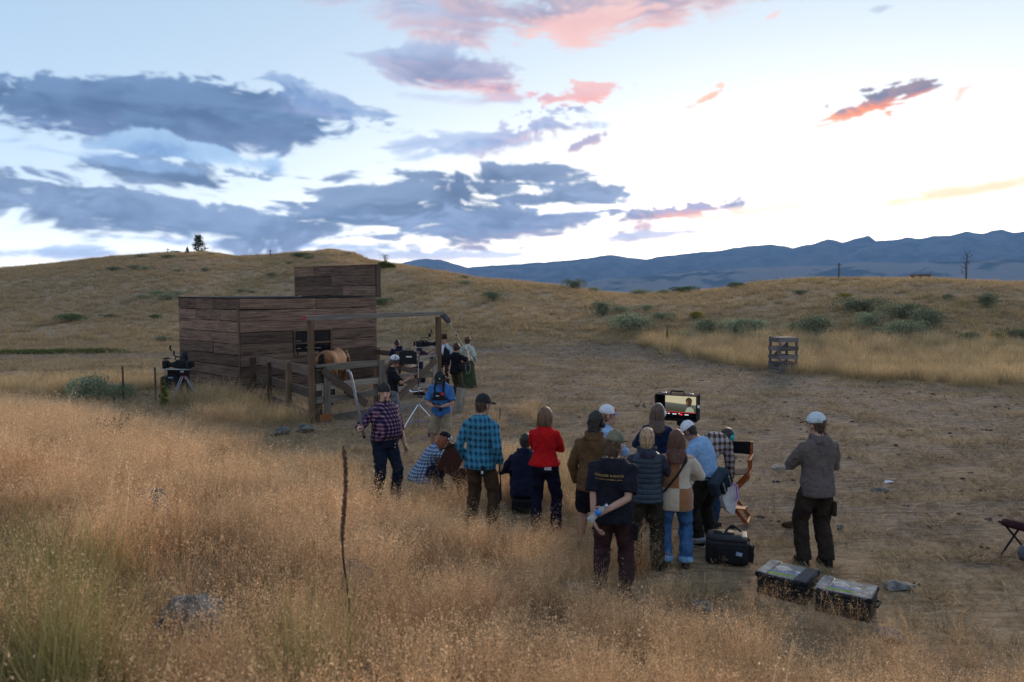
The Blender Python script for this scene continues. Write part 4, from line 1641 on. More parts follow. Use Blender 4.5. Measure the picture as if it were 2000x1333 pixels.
def build_shed():
    rnd = random.Random(31)
    r = thing('plank_shed', 'weathered dark brown plank shed with a tall false front and one window', 'shed', A, SHED_RZ)
    m = WD['shed']
    s0, z1 = wall_hit(573, 645, A, UD)
    s1, z0 = wall_hit(646, 691, A, UD)
    rows = 9
    ph = HT / 8.35
    wr = [k for k in range(rows) if z0 < HT - (k + .5) * ph < z1]
    zt, zb = HT - wr[0] * ph, HT - (wr[-1] + 1) * ph
    # front wall, facing -y
    for k in range(rows):
        zc = HT - (k + .5) * ph
        h = ph - .022
        segs = []
        if k in wr:
            segs = [(-.02, s0 - .045), (s1 + .045, LF)]
        elif k in (0,):
            j = LF * .52
            segs = [(-.02, j - .002), (j + .002, LF)]
        elif k in (5, 7):
            j = LF * rnd.uniform(.3, .7)
            segs = [(-.02, j - .002), (j + .002, LF)]
        else:
            segs = [(-.02, LF)]
        for a, b in segs:
            tl = rnd.uniform(-.006, .006)
            plank('plank', r, (a, rnd.uniform(-.012, .006), zc - tl), (b, rnd.uniform(-.012, .006), zc + tl), h, .045, m, (0, -1, 0), rnd)
    # left wall, facing -x
    for k in range(rows):
        zc = HT - (k + .5) * ph
        h = ph - .022
        cuts = [0.03, LS]
        if k in (0, 1):
            cuts = [0.03] + sorted(LS * t for t in ((.40, .68) if k == 0 else (.28, .43, .70))) + [LS]
        elif k in (4, 6):
            cuts = [0.03, LS * rnd.uniform(.35, .7), LS]
        for a, b in zip(cuts[:-1], cuts[1:]):
            tl = rnd.uniform(-.010, .010)
            plank('plank', r, (rnd.uniform(-.012, .006), a + .002, zc - tl), (rnd.uniform(-.012, .006), b - .002, zc + tl), h, .045, m, (-1, 0, 0), rnd)
    # far walls
    for k in range(rows):
        zc = HT - (k + .5) * ph
        plank('plank', r, (LF, .03, zc), (LF, LS, zc), ph - .01, .045, m, (1, 0, 0), rnd, segs=3)
        plank('plank', r, (.03, LS + .025, zc), (LF - .03, LS + .025, zc), ph - .01, .045, m, (0, 1, 0), rnd, segs=3)
    # corner post boards
    plank('corner_board', r, (-.055, -.012, -.1), (-.055, -.012, HT - .01), .05, .06, WD['shed'], (-1, 0, 0), rnd)
    # dark sheets put in behind the planks as shade for the gaps
    gap_m = plain('gap_shade_dark', (.012, .010, .009), .95)
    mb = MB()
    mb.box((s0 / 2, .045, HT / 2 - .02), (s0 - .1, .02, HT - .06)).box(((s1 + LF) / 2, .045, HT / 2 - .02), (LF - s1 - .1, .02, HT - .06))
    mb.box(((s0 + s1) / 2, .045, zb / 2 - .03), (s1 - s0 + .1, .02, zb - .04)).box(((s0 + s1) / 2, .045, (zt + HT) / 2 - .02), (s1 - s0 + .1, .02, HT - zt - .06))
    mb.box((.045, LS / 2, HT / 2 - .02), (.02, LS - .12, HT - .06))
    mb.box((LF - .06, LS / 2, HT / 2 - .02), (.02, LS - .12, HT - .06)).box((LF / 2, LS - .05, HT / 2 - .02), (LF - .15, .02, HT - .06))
    mb.build('gap_shade', gap_m, r)
    mb = MB().box((LF / 2, LS / 2, HT + .018), (LF + .10, LS + .10, .03))
    mb.build('roof', plain('roof_felt', (.035, .032, .032), .9, var=.3), r)
    plank('roof_edge', r, (LF * .42, -.03, HT + .05), (LF * .88, -.03, HT + .052), .03, .06, plain('edge_black', (.02, .02, .022), .8), (0, -1, 0), rnd)
    # window
    wf = MB()
    fm = WD['warm']
    wz = (zb + zt) / 2
    w = thing('window', None, None)
    w.parent = r
    w.location = ((s0 + s1) / 2, -.036, (z0 + z1) / 2)
    W_, H_ = s1 - s0 + .06, z1 - z0 + .05
    for (a, b, hh) in (((-W_ / 2, 0, H_ / 2 - .03), (W_ / 2, 0, H_ / 2 - .03), .06), ((-W_ / 2, 0, -H_ / 2 + .03), (W_ / 2, 0, -H_ / 2 + .03), .05), ((-W_ / 2, .004, -.01), (W_ / 2, .004, -.01), .055)):
        plank('frame_rail', w, a, b, hh, .05, fm, (0, -1, 0), rnd, .002)
    for sx in (-1, 1):
        plank('frame_post', w, (sx * (W_ / 2 - .03), -.004, -H_ / 2 + .05), (sx * (W_ / 2 - .03), -.004, H_ / 2 - .05), .06, .055, fm, (0, -1, 0), rnd, .002)

    def gf(t, p):
        p.inputs['Base Color'].default_value = (.006, .006, .009, 1)
        p.inputs['Roughness'].default_value = .12
    for zc, hh in ((H_ / 4, H_ / 2 - .07), (-H_ / 4, H_ / 2 - .07)):
        MB().box((0, .02, zc), (W_ - .12, .006, hh)).build('pane', mat('dark_pane', gf), w)
    tw = plain('pale_twine', (.45, .42, .38), .9)
    for zc, x0, x1 in ((.07, -.44, -.30), (.072, -.18, -.02), (-.17, -.42, -.32), (-.165, -.2, -.02), (-.19, .05, .2)):
        MB().beam((x0 * W_, -.004, zc), (x1 * W_, -.004, zc - .012), .006, .010).build('twine', tw, w)
    # false front above the far end wall, seen from behind
    LP = 5.0
    ph2 = 1.07 / 3
    for k in range(3):
        zc = HT + .05 + (k + .5) * ph2
        cuts = [.02, LP * (.52 if k == 1 else .75 if k == 2 else .38), LP]
        for a, b in zip(cuts[:-1], cuts[1:]):
            plank('parapet_plank', r, (LF + .02, a + .002, zc + rnd.uniform(-.006, .006)), (LF + .02, b - .002, zc), ph2 - .012, .045, m, (-1, 0, 0), rnd)
    plank('parapet_post', r, (LF + .105, -.03, HT + .0), (LF + .105, -.03, HT + 1.11), .16, .05, WD['brown'], (0, -1, 0), rnd)
    plank('parapet_post', r, (LF + .06, LP, -.05), (LF + .06, LP, HT + 1.10), .10, .10, WD['shed'], (0, 1, 0), rnd)
    MB().box((LF + .062, LP / 2, HT + .57), (.02, LP - .05, 1.06)).build('gap_sheet', gap_m, r)  # dark sheet added so no sky shows through the plank gaps
    plank('parapet_cap', r, (LF + .04, -.05, HT + 1.135), (LF + .04, LP + .05, HT + 1.135), .03, .12, WD['shed'], (-1, 0, 0), rnd)


build_shed()

# ------------------------------------------------------------------ the pen in front of it
P1 = on_plane(610, 828, 0)
GD = (on_plane(857, 789, 0) - P1)
GL = GD.length
GD = GD.normalized()
GN = Vector((GD.y, -GD.x, 0))          # outward, towards the camera side
G_RZ = math.atan2(GD.y, GD.x)


def gs(px, py):
    return wall_hit(px, py, P1, GD)


def build_pen():
    rnd = random.Random(8)
    r = thing('gate_frame', 'tall timber gateway of two posts carrying a long pale beam', 'gateway', P1, G_RZ)
    plank('post', r, (0, 0, -.2), (0, 0, 2.42), .115, .115, WD['warm'], (0, -1, 0), rnd, .004)
    plank('post', r, (GL, 0, -.2), (GL, 0, 2.42), .115, .115, WD['warm'], (0, -1, 0), rnd, .004)
    b = plank('beam', r, (-.16, 0, 2.49), (GL + .18, 0, 2.50), .11, .105, WD['pale'], (0, -1, 0), rnd, .003, 8)
    MB().box((-.166, 0, 2.49), (.012, .112, .107)).build('red_end', plain('red_paint', (.32, .02, .02), .6), r)

    def gate(label, s_a, s_b, diag, boards):
        g = thing('wooden_gate', label, 'gate', P1 + GD * s_a, G_RZ, 'gates of the horse pen')
        Lg = s_b - s_a
        for z in (1.30, .86, .54, .08):
            plank('rail', g, (.0, -.03, z + rnd.uniform(-.01, .01)), (Lg, -.03, z + rnd.uniform(-.02, .02)), .155, .04, WD['grey'], (0, -1, 0), rnd, .005)
        for (x, w, mm, yy, zt) in boards:
            plank('upright', g, (x, yy, .02), (x, yy, zt), w, .04, WD[mm], (0, -1, 0), rnd, .004)
        plank('brace', g, diag[0], diag[1], .17, .035, WD['brown'], (0, -1, 0), rnd, .004)
        return g
    sm, _ = gs(742, 760)
    g = gate('left half gate of the pen with a brace falling to the right', .10, sm + .06, ((.15, -.095, 1.25), (1.45, -.095, .30)),
             [(.10, .17, 'brown', .012, 1.36), (.285, .17, 'grey', -.072, 1.24), (sm - .22, .13, 'warm', .012, 1.36), (sm - .09, .17, 'grey', -.072, 1.38)])
    plank('foot_board', g, (.02, -.11, .12), (.40, -.11, .12), .16, .03, WD['orange'], (0, -1, 0), rnd, .002)
    MB().box((.10, -.075, 1.30), (.30, .014, .045)).build('hinge', MATTE, g)
    sr = GL - .10
    g2 = gate('right half gate of the pen with a brace falling to the left', sm + .12, sr, ((sr - sm - .2, -.095, 1.24), (.25, -.095, .22)),
              [(sr - sm - .22, .17, 'grey', -.072, 1.30), (.08, .13, 'brown', .012, 1.36)])
    MB().box((sr - sm - .25, -.075, 1.30), (.30, .014, .045)).build('hinge', MATTE, g2)

    # left fence, from the gate post back to the shed
    Q = at_depth(497, 720, 23.05)
    Q.z = 0
    d = (Q - P1)
    Lf = d.length
    f = thing('rail_fence', 'brown rail fence running from the tall left post back to the shed wall', 'fence', P1, math.atan2(d.y, d.x), 'rail fences of the pen')
    for s, h in ((Lf * .30, 1.34), (Lf * .64, 1.14), (Lf - .05, 1.12)):
        plank('post', f, (s, .07, -.15), (s, .07, h), .13, .13, WD['warm'], (0, 1, 0), rnd, .004)
    for z0, z1 in ((1.24, 1.02), (.72, .52), (.18, .06)):
        plank('rail', f, (.02, -.02 + .03, z0), (Lf * .64, .01, (z0 + z1) / 2), .22, .045, WD['brown'], (0, 1, 0), rnd, .006)
        plank('rail', f, (Lf * .64, -.035, (z0 + z1) / 2 + .01), (Lf, -.035, z1), .22, .045, WD['brown'], (0, 1, 0), rnd, .006)
    P2 = P1 + GD * GL
    Q = at_depth(738, 700, 26.6)
    Q.z = 0
    d = (Q - P2)
    Lf = d.length
    f = thing('rail_fence', 'dark rail fence along the far side of the pen behind the crew', 'fence', P2, math.atan2(d.y, d.x), 'rail fences of the pen')
    for s in (Lf * .33, Lf * .66, Lf):
        plank('post', f, (s, 0, -.15), (s, 0, 1.40 - .26 * s / Lf), .12, .12, WD['warm'], (0, 1, 0), rnd, .004)
    for z in (1.24, .80, .40):
        zf = z - .24 * min(1, z)
        plank('rail', f, (.1, .09, z), (Lf * .5, .09, (z + zf) / 2), .17, .04, WD['brown'], (0, 1, 0), rnd, .006)
        plank('rail', f, (Lf * .5, .09, (z + zf) / 2), (Lf + .1, .09, zf), .17, .04, WD['brown'], (0, 1, 0), rnd, .006)
    # weathered plank stood on end right of the gate
    q = on_ground(893, 806)
    r = thing('leaning_board', 'weathered grey board standing tilted in the ground right of the gate', 'board', q, R(20))
    plank('board', r, (0, 0, -.05), (.14, .03, .62), .26, .06, WD['grey'], (0, -1, 0), rnd, .008)
    # wire fence stakes at the left
    mt = plain('rusty_stake', (.10, .055, .04), .8, var=.3)
    for (px, py, h, lab) in ((241, 768, 1.0, 'thin rusty fence stake standing right of the large sagebrush'), (304, 762, .95, 'thin rusty fence stake just left of the gear cart')):
        q = at_depth(px, py, 21.5)
        q.z = gz(q.x, q.y)
        r = thing('fence_stake', lab, 'stake', q, 0, 'wire fence stakes')
        MB().box((0, 0, h / 2 - .1), (.05, .012, h + .2)).box((0, .02, h / 2 - .1), (.012, .04, h + .2)).build('stake', mt, r)
        for zc in (h - .06, h * .55):
            MB().box((0, -.012, zc), (.06, .014, .03)).build('clip', mt, r)
    # pole lying in the straw and post-like things on the skyline
    p0, p1 = on_ground(1588, 719), on_ground(1712, 717)
    r = thing('fallen_pole', 'pale thin pole lying in the straw right of the crate tower', 'pole', p0)
    MB().tube([(0, 0, .16), (p1 - p0) * .5 + Vector((0, 0, .26)), p1 - p0 + Vector((0, 0, .30))], [.03, .028, .022], 8).build('pole', WD['pale'], r)
    MB().tube([(p1 - p0) * .04 + Vector((0, 0, .0)), (p1 - p0) * .04 + Vector((0, .02, .22))], .02, 6).build('prop', WD['grey'], r)
    q = on_ground(1798, 541)
    u = q.y / F
    r = thing('timber_bench', 'long dark timber bench on the right hump skyline left of the dead tree', 'bench', q)
    plank('seat', r, (-19 * u, 0, 9 * u), (19 * u, 0, 9.4 * u), 3.6 * u, .35, WD['shed'], (0, -1, 0), rnd)
    for s in (-16, 0, 16):
        plank('leg', r, (s * u, 0, -2 * u), (s * u, 0, 7.2 * u), .14, .3, WD['shed'], (0, -1, 0), rnd)
    for (px, py, hp, lab) in ((1638, 545, 32, 'thin dark post on the right hump against the mountains'), (328, 497, 11, 'small thin post on the skyline left of the juniper'), (528, 502, 13, 'small thin post on the skyline right of the juniper')):
        q = on_ground(px, py)
        u = q.y / F
        r = thing('utility_post', lab, 'post', q, 0, 'far posts')
        MB().tube([(0, 0, -2 * u), (0, 0, hp * u)], [.07, .045], 6).build('shaft', plain('far_post', (.05, .045, .05), .9), r)
        MB().beam((-.22, 0, hp * u * .86), (.22, 0, hp * u * .86), .05, .06).build('crossarm', MATS['far_post'], r)
    q = on_ground(366, 496)
    u = q.y / F
    r = thing('lookout_tower', 'tiny dark pyramid-shaped tower on the skyline beside the juniper', 'tower', q)
    mb = MB()
    for sx in (-1, 1):
        for sy in (-1, 1):
            mb.tube([(sx * 3.4 * u, sy * 3.4 * u, -u), (sx * .6 * u, sy * .6 * u, 12 * u)], [.05, .035], 5)
    mb.build('frame', MATS['far_post'], r)
    MB().loft([(Vector((0, 0, z * u)), Vector((1, 0, 0)), Vector((0, 1, 0)), w * u, w * u) for z, w in ((1, 3.0), (6, 1.8), (11, .6))], 4).build('cladding', MATS['far_post'], r)
    MB().tube([(0, 0, 11 * u), (0, 0, 15 * u)], [.03, .02], 5).build('mast', MATS['far_post'], r)


build_pen()


def build_crate():
    rnd = random.Random(12)
    q = on_ground(1529, 728)
    u = q.y / F
    r = thing('slatted_crate', 'tall weathered slatted wooden crate standing at the edge of the straw', 'crate', q, R(16))
    w, d, H = 40 * u, 34 * u, 68 * u
    m = WD['crate']
    for sx in (-1, 1):
        for sy in (-1, 1):
            plank('corner_post', r, (sx * (w / 2 - .03), sy * (d / 2 - .03), 0), (sx * (w / 2 - .03), sy * (d / 2 - .03), H - .02), .07, .07, m, (0, -1, 0), rnd, .002)
    for z, h in ((.955, .15), (.70, .13), (.455, .13), (.27, .11), (.16, .10), (.055, .10)):
        zz = z * H
        for sy in (-1, 1):
            plank('slat', r, (-w / 2 - .03, sy * d / 2, zz + rnd.uniform(-.015, .015)), (w / 2 + .03, sy * d / 2, zz + rnd.uniform(-.015, .015)), h * H * .9, .025, m, (0, sy, 0), rnd, .004)
        for sx in (-1, 1):
            plank('slat', r, (sx * w / 2, -d / 2 + .015, zz + rnd.uniform(-.015, .015)), (sx * w / 2, d / 2 - .015, zz + rnd.uniform(-.015, .015)), h * H * .9, .025, m, (sx, 0, 0), rnd, .004)
    plank('brace', r, (-w / 2 + .06, d / 2 - .05, H * .42), (w / 2 - .06, d / 2 - .05, H * .80), .10, .03, m, (0, 1, 0), rnd, .003)
    for k in range(4):
        plank('top_slat', r, (-w / 2 - .03, -d / 2 + (k + .5) * d / 4, H + .012), (w / 2 + .05, -d / 2 + (k + .5) * d / 4, H + .014 + rnd.uniform(0, .02)), d / 4 - .03, .022, m, (0, 0, 1), rnd, .003)


build_crate()
# ------------------------------------------------------------------ figures
QUEUE = []
X_, Y_, Z_ = Vector((1, 0, 0)), Vector((0, 1, 0)), Vector((0, 0, 1))


def queue(name, mb, mats, parent, voxel=.014, smooth=3, wr=0.0, ws=(14, 14, 14), extra=None, post=None):
    """a lofted shape whose overlapping pieces are to be fused into one skin"""
    me = mb.mesh(name)
    o = link_mesh(name, me, None, parent)
    m = o.modifiers.new('fuse', 'REMESH')
    m.mode = 'VOXEL'
    m.voxel_size = voxel
    if smooth:
        s = o.modifiers.new('smooth', 'SMOOTH')
        s.factor = .5
        s.iterations = smooth
    QUEUE.append((o, mats if isinstance(mats, (list, tuple)) else [mats], wr, ws, extra, post))
    return o


def flush_queue():
    bpy.context.view_layer.update()
    dg = bpy.context.evaluated_depsgraph_get()
    done = []
    for (o, mats, wr, ws, extra, post) in QUEUE:
        me = bpy.data.meshes.new_from_object(o.evaluated_get(dg))
        done.append(me)
    for i, ((o, mats, wr, ws, extra, post), me) in enumerate(zip(QUEUE, done)):
        o.modifiers.clear()
        me.materials.clear()
        n = len(me.vertices)
        if wr and n:
            co = np.empty(n * 3, np.float32)
            me.vertices.foreach_get('co', co)
            co = co.reshape(-1, 3).astype(float)
            no = np.empty(n * 3, np.float32)
            me.vertex_normals.foreach_get('vector', no)
            no = no.reshape(-1, 3)
            w = np.array(ws, float)
            nz = perlin3(co * w + i * 7.7, 3) * .7 + perlin3(co * w * 2.3 + i * 3.3, 5) * .35
            co = co + no * (nz * wr)[:, None]
            me.vertices.foreach_set('co', co.astype(np.float32).ravel())
        if o.name.startswith('hair') and n:
            extra = extra or MB()
            co = np.empty(n * 3, np.float32)
            me.vertices.foreach_get('co', co)
            co = co.reshape(-1, 3)
            no = np.empty(n * 3, np.float32)
            me.vertex_normals.foreach_get('vector', no)
            no = no.reshape(-1, 3)
            zlo, zhi = co[:, 2].min(), co[:, 2].max()
            rr = random.Random(i)
            for _ in range(420):
                k = rr.randrange(n)
                f = (co[k, 2] - zlo) / (zhi - zlo + 1e-6)
                if rr.random() < f * .8:
                    continue
                p, nn = Vector(co[k].tolist()), Vector(no[k].tolist())
                dn_ = Vector((rr.gauss(0, .25), rr.gauss(0, .25), -1))
                dn_ = (dn_ - nn * dn_.dot(nn) * .8).normalized()
                sd = nn.cross(dn_).normalized() * .0045
                ln = rr.uniform(.03, .075)
                b_ = p + nn * .001
                extra.add([b_ - sd, b_ + sd, b_ + dn_ * ln * .55 + nn * rr.uniform(.003, .010) + sd * .6, b_ + dn_ * ln + nn * rr.uniform(.004, .018)], [(0, 1, 2), (0, 2, 3)])
        if extra is not None and extra.v:
            em = extra.mesh('x')
            bm = bmesh.new()
            bm.from_mesh(me)
            bm.from_mesh(em)
            bm.to_mesh(me)
            bm.free()
            bpy.data.meshes.remove(em)
        for m_ in mats:
            me.materials.append(m_)
        me.polygons.foreach_set('use_smooth', [True] * len(me.polygons))
        me.name = o.name
        old = o.data
        o.data = me
        bpy.data.meshes.remove(old)
    for (o, mats, wr, ws, extra, post) in QUEUE:
        if post:
            post(o)
    QUEUE.clear()


def skin_mat(name, col):
    def fn(t, p):
        n = t.noise(objco(t), 22, 4)
        t.put(p.inputs['Base Color'], t.mix(t.mapr(n, .3, .7), tuple(c * .82 for c in col), col))
        p.inputs['Roughness'].default_value = .55
        p.inputs['Subsurface Weight'].default_value = .12
        p.inputs['Subsurface Radius'].default_value = (.01, .004, .002)
    return mat(name, fn)


def hair_mat(name, col, tip=None):
    tip = tip or tuple(c * 1.7 for c in col)

    def fn(t, p):
        co = objco(t)
        s = t.noise(t.mapping(co, scale=(70, 70, 7)), 1.0, 4, .6, .4)
        t.put(p.inputs['Base Color'], t.mix(t.mapr(s, .3, .7), tuple(c * .55 for c in col), tip))
        p.inputs['Roughness'].default_value = .5
        p.inputs['Specular IOR Level'].default_value = .4
        bump(t, p, s, .8, .012)
    return mat(name, fn)


def plaid(name, base, stripe, cross, px=.055, pz=.055, line=None, width=.5):
    """woven check in the wearer's own frame"""
    def fn(t, p):
        co = objco(t)
        nz = t.noise(co, 7, 3, out=1)
        co = t.vm('ADD', co, t.vm('SCALE', t.vm('SUBTRACT', nz, (.5, .5, .5)), scale=.025))
        x, y, z = t.xyz(co)
        x = t.m('ADD', x, t.m('MULTIPLY', y, .75))

        def wave(v, per, wd, ph=0.0):
            f = t.m('FRACT', t.m('ADD', t.m('DIVIDE', v, per), 10.0 + ph))
            d = t.m('ABSOLUTE', t.m('SUBTRACT', f, .5))
            return t.mapr(d, wd / 2 - .07, wd / 2 + .07, 1, 0)
        a, b = wave(x, px, width), wave(z, pz, width)
        c = t.mix(t.m('MAXIMUM', a, b), base, stripe)
        c = t.mix(t.m('MULTIPLY', a, b), c, cross)
        if line:
            l1 = t.m('MAXIMUM', wave(x, px, .16, .5), wave(z, pz, .16, .5))
            c = t.mix(t.m('MULTIPLY', l1, .8), c, line)
        t.put(p.inputs['Base Color'], c)
        p.inputs['Roughness'].default_value = .9
        p.inputs['Specular IOR Level'].default_value = .2
        f = t.noise(co, 13, 3, .5, 1.2)
        bump(t, p, t.m('ADD', t.m('MULTIPLY', t.noise(co, 150, 2), .06), f), .75, .045)
    return mat(name, fn)


def ik(a, b, l1, l2, pole):
    """joint between a and b bending towards pole"""
    d = b - a
    L = min(d.length, (l1 + l2) * .999)
    dn = d.normalized()
    x = (l1 * l1 - l2 * l2 + L * L) / (2 * L)
    h = math.sqrt(max(0, l1 * l1 - x * x))
    p = (pole - dn * pole.dot(dn))
    p = p.normalized() if p.length > 1e-4 else Vector((0, 1, 0))
    return a + dn * x + p * h, a + dn * L


def limb(mb, pts, rad, n=12, sq=1.0, ref=None):
    secs = []
    for i, p in enumerate(pts):
        d = (pts[min(i + 1, len(pts) - 1)] - pts[max(i - 1, 0)]).normalized()
        x, y, _ = frame_of(d, ref or Y_)
        r = rad[i]
        secs.append((p, x, y, r, r * sq))
    mb.loft(secs, n)


def along(pts, ts):
    """points at fractions of a polyline's length"""
    ls = [(pts[i + 1] - pts[i]).length for i in range(len(pts) - 1)]
    T = sum(ls)
    out = []
    for t in ts:
        s = t * T
        for i, l in enumerate(ls):
            if s <= l or i == len(ls) - 1:
                out.append(pts[i].lerp(pts[i + 1], s / l))
                break
            s -= l
    return out


def hand(mb, w, fd, pn, side, curl=.5, grip=False):
    """palm, four jointed fingers of unequal length and a thumb from the palm's side"""
    fd = fd.normalized()
    pn = (pn - fd * pn.dot(fd)).normalized()
    sx = fd.cross(pn).normalized() * side      # thumb side
    secs = []
    for t, rx, ry in ((-.02, .022, .020), (.01, .030, .019), (.05, .040, .016), (.088, .040, .012)):
        secs.append((w + fd * t, sx, pn, rx, ry))
    mb.loft(secs, 8)
    c = curl
    for k, (off, ln) in enumerate(((.030, .072), (.010, .082), (-.011, .076), (-.030, .058))):
        p = w + fd * (.086 - abs(off) * .12) + sx * off
        ang = 0.0
        pts = [p - fd * .012, p]
        for j, f in enumerate((.45, .32, .25)):
            ang += c * (1.0 if j else .8) * (1.1 if grip else .75) + k * .05
            d = fd * math.cos(ang) + pn * math.sin(ang) + sx * off * (0.0 if grip else 1.5)
            p = p + d.normalized() * ln * f
            pts.append(p)
        mb.tube(pts, [.0095, .0095, .0088, .008, .0062], 6)
    p = w + fd * .022 + sx * .026
    d1 = (sx * .8 + fd * .65 + pn * .25).normalized()
    d2 = (sx * (.0 if grip else .35) + fd * .8 + pn * (.8 if grip else .25)).normalized()
    mb.tube([p - sx * .012, p, p + d1 * .036, p + d1 * .036 + d2 * .028, p + d1 * .036 + d2 * .05], [.012, .013, .011, .0095, .007], 6)


SKIN = skin_mat('skin_fair', (.52, .30, .215))
SKIN_T = skin_mat('skin_tan', (.40, .215, .145))
EYEW = plain('eye_white', (.34, .32, .30), .3, var=.02)
EYEI = plain('eye_iris', (.03, .02, .014), .25, var=.1)
LIPS = plain('lips', (.30, .12, .10), .5, var=.1)
BROW = plain('brow_hair', (.035, .022, .016), .7)


class Person:
    pass


def person(label, loc, H, yaw, female=False, fat=0.0, pz=.93, py=0.0, lean=2.0, side=0.0, twist=0.0, head=(0, 0, 0), armL=None, armR=None, legs=None,
           skin=None, top=None, bottom=None, hair=None, cap=None, phones=None, shoes=None, hood=None, beard=None, sh=1.0, hand_curl=(.5, .5), grip=(False, False), group='film crew on the dry yard', seed=0, name='person'):
    P = Person()
    k = H / 1.75
    r = thing(name, label, 'person', loc, R(yaw), group)
    r.scale = (k, k, k)
    P.root, P.k = r, k
    P.M = Matrix.Translation(Vector(loc)) @ Matrix.Rotation(R(yaw), 4, 'Z') @ Matrix.Diagonal((k, k, k, 1))
    skin = skin or SKIN
    # ---- skeleton
    pel = Vector((0, py, pz))
    N = 24
    pts, dirs = [pel], []
    for i in range(N):
        t = min(1.0, (i + .5) / N * 1.6)
        a, b = R(lean) * t + R(lean) * .25 * (1 - t), R(side) * t
        d = Vector((math.sin(b), math.sin(a), math.cos(a) * math.cos(b))).normalized()
        dirs.append(d)
        pts.append(pts[-1] + d * (.56 / N))

    def sp(s):
        if s <= 0:
            d = dirs[0]
            return pel + d * s, d
        i = min(int(s / .56 * N), N - 1)
        return pts[i] + dirs[i] * (s - i * .56 / N), dirs[i]

    def fr(s):
        p, d = sp(s)
        tw = R(twist) * max(0, min(1, s / .45))
        x = Vector((math.cos(tw), math.sin(tw), 0))
        x = (x - d * x.dot(d)).normalized()
        return p, x, d.cross(x).normalized() * 1.0, d
    if female:
        T = [(-.12, .125, .095, -.005), (-.05, .168, .125, -.018), (.02, .165, .118, -.012), (.10, .138, .100, 0), (.18, .126, .094, .004), (.28, .140, .105, .012), (.36, .150, .110, .014), (.42, .146, .095, 0), (.455, .118, .078, -.008), (.485, .085, .064, -.010), (.52, .060, .052, -.006)]
        shx = .150 * sh
    else:
        T = [(-.12, .125, .098, -.005), (-.05, .160, .122, -.014), (.02, .163, .115, -.006), (.10, .150, .105, .004), (.18, .148, .105, .006), (.28, .164, .115, .010), (.36, .174, .120, .006), (.42, .172, .106, -.004), (.455, .145, .088, -.010), (.49, .098, .070, -.012), (.525, .066, .060, -.008)]
        shx = .174 * sh
    fb = {-.05: .4, .02: .8, .10: 1.0, .18: 1.0, .28: .6, .37: .25, .36: .25}

    def torso(mb, s0, s1, grow=0.0, hem=None):
        rows = [q for q in T if s0 - 1e-6 <= q[0] <= s1 + 1e-6]

        def at(s):
            ss = [q[0] for q in T]
            return tuple(np.interp(s, ss, [q[j] for q in T]) for j in (1, 2, 3))
        ss = sorted(set([s0, s1] + [q[0] for q in rows]))
        secs = []
        for s in ss:
            rx, ry, yo = at(s if hem is None else max(s, -.05))
            f = fat * np.interp(s, list(sorted(fb)), [fb[q] for q in sorted(fb)])
            c, x, y, d = fr(s)
            g = grow
            if hem and s < .16:
                g = grow + hem * (1 - (s - s0) / (.16 - s0 + 1e-6)) if s0 < .16 else grow
            secs.append((c + y * (yo * (1 if s < .5 else 1) + f * .55), x, y, rx * (1 if s < .40 else sh) + f * .5 + g, ry + f * .6 + g))
        mb.loft(secs, 20, 2.3)
    nb, nx, ny, nd = fr(.50)
    hy, hp, hr = R(head[0]), R(head[1]), R(head[2])
    # head frame: pitch > 0 looks down, yaw > 0 turns left
    fx = Vector((math.cos(hy), math.sin(hy), 0))
    fy = Vector((-math.sin(hy) * math.cos(hp), math.cos(hy) * math.cos(hp), -math.sin(hp)))
    fz = fx.cross(fy).normalized()
    q_ = Quaternion(fy, hr)
    fx, fz = q_ @ fx, q_ @ fz
    nk = nb + nd * .040 + fy * .014
    hc = nk + fz * .108 + fy * .024
    P.hc, P.fx, P.fy, P.fz = hc, fx, fy, fz

    def hd(x, y, z):
        return hc + fx * x + fy * y + fz * z
    # arms
    A_ = {}
    for nm, sg, spec in (('L', -1, armL), ('R', 1, armR)):
        c, x, y, d = fr(.405)
        S = c + x * (shx * sg) - d * .008
        spec = spec or ((sg * .235, .04, .78), (sg * .6, -1, 0))
        wr_, pole = Vector(spec[0]), Vector(spec[1])
        E, Wp = ik(S, wr_, .285, .255, pole)
        A_[nm] = (S, E, Wp, x * sg)
    # legs
    Lg = {}
    legs = legs or {}
    for nm, sg in (('L', -1), ('R', 1)):
        hip = pel + Vector((sg * .088, 0, -.045))
        an, pole = legs.get(nm, ((sg * .11, 0.0), (sg * .15, 1, 0)))
        an = Vector((an[0], an[1], an[2] if len(an) > 2 else .075))
        kn, an2 = ik(hip, an, .425, .42, Vector(pole))
        Lg[nm] = (hip, kn, an2)
    P.arms, P.legs = A_, Lg

    def arm_path(nm, t1=1.0):
        S, E, Wp, x = A_[nm]
        return [S - x * .045, S, S.lerp(E, .5), E, E.lerp(Wp, .5), Wp]

    # ---- body
    mb = MB()
    torso(mb, -.12, .525, -.014)
    limb(mb, [nb - nd * .075, nb - nd * .03, nb + nd * .01, nk, hc - fz * .03 - fy * .012], [.105, .082, .062, .055, .052], 12)
    for nm in 'LR':
        p = arm_path(nm)
        limb(mb, p, [.044, .052, .046, .039, .037, .026], 10)
        hip, kn, an = Lg[nm]
        limb(mb, [hip + Z_ * .03, hip, hip.lerp(kn, .5), kn, kn.lerp(an, .35), kn.lerp(an, .75), an - Z_ * .02], [.070, .082, .070, .053, .055, .040, .034], 12)
        mb.ell(an + Vector((0, .06, -.04)), (.038, .11, .032), None, 10, 6)
    secs = []
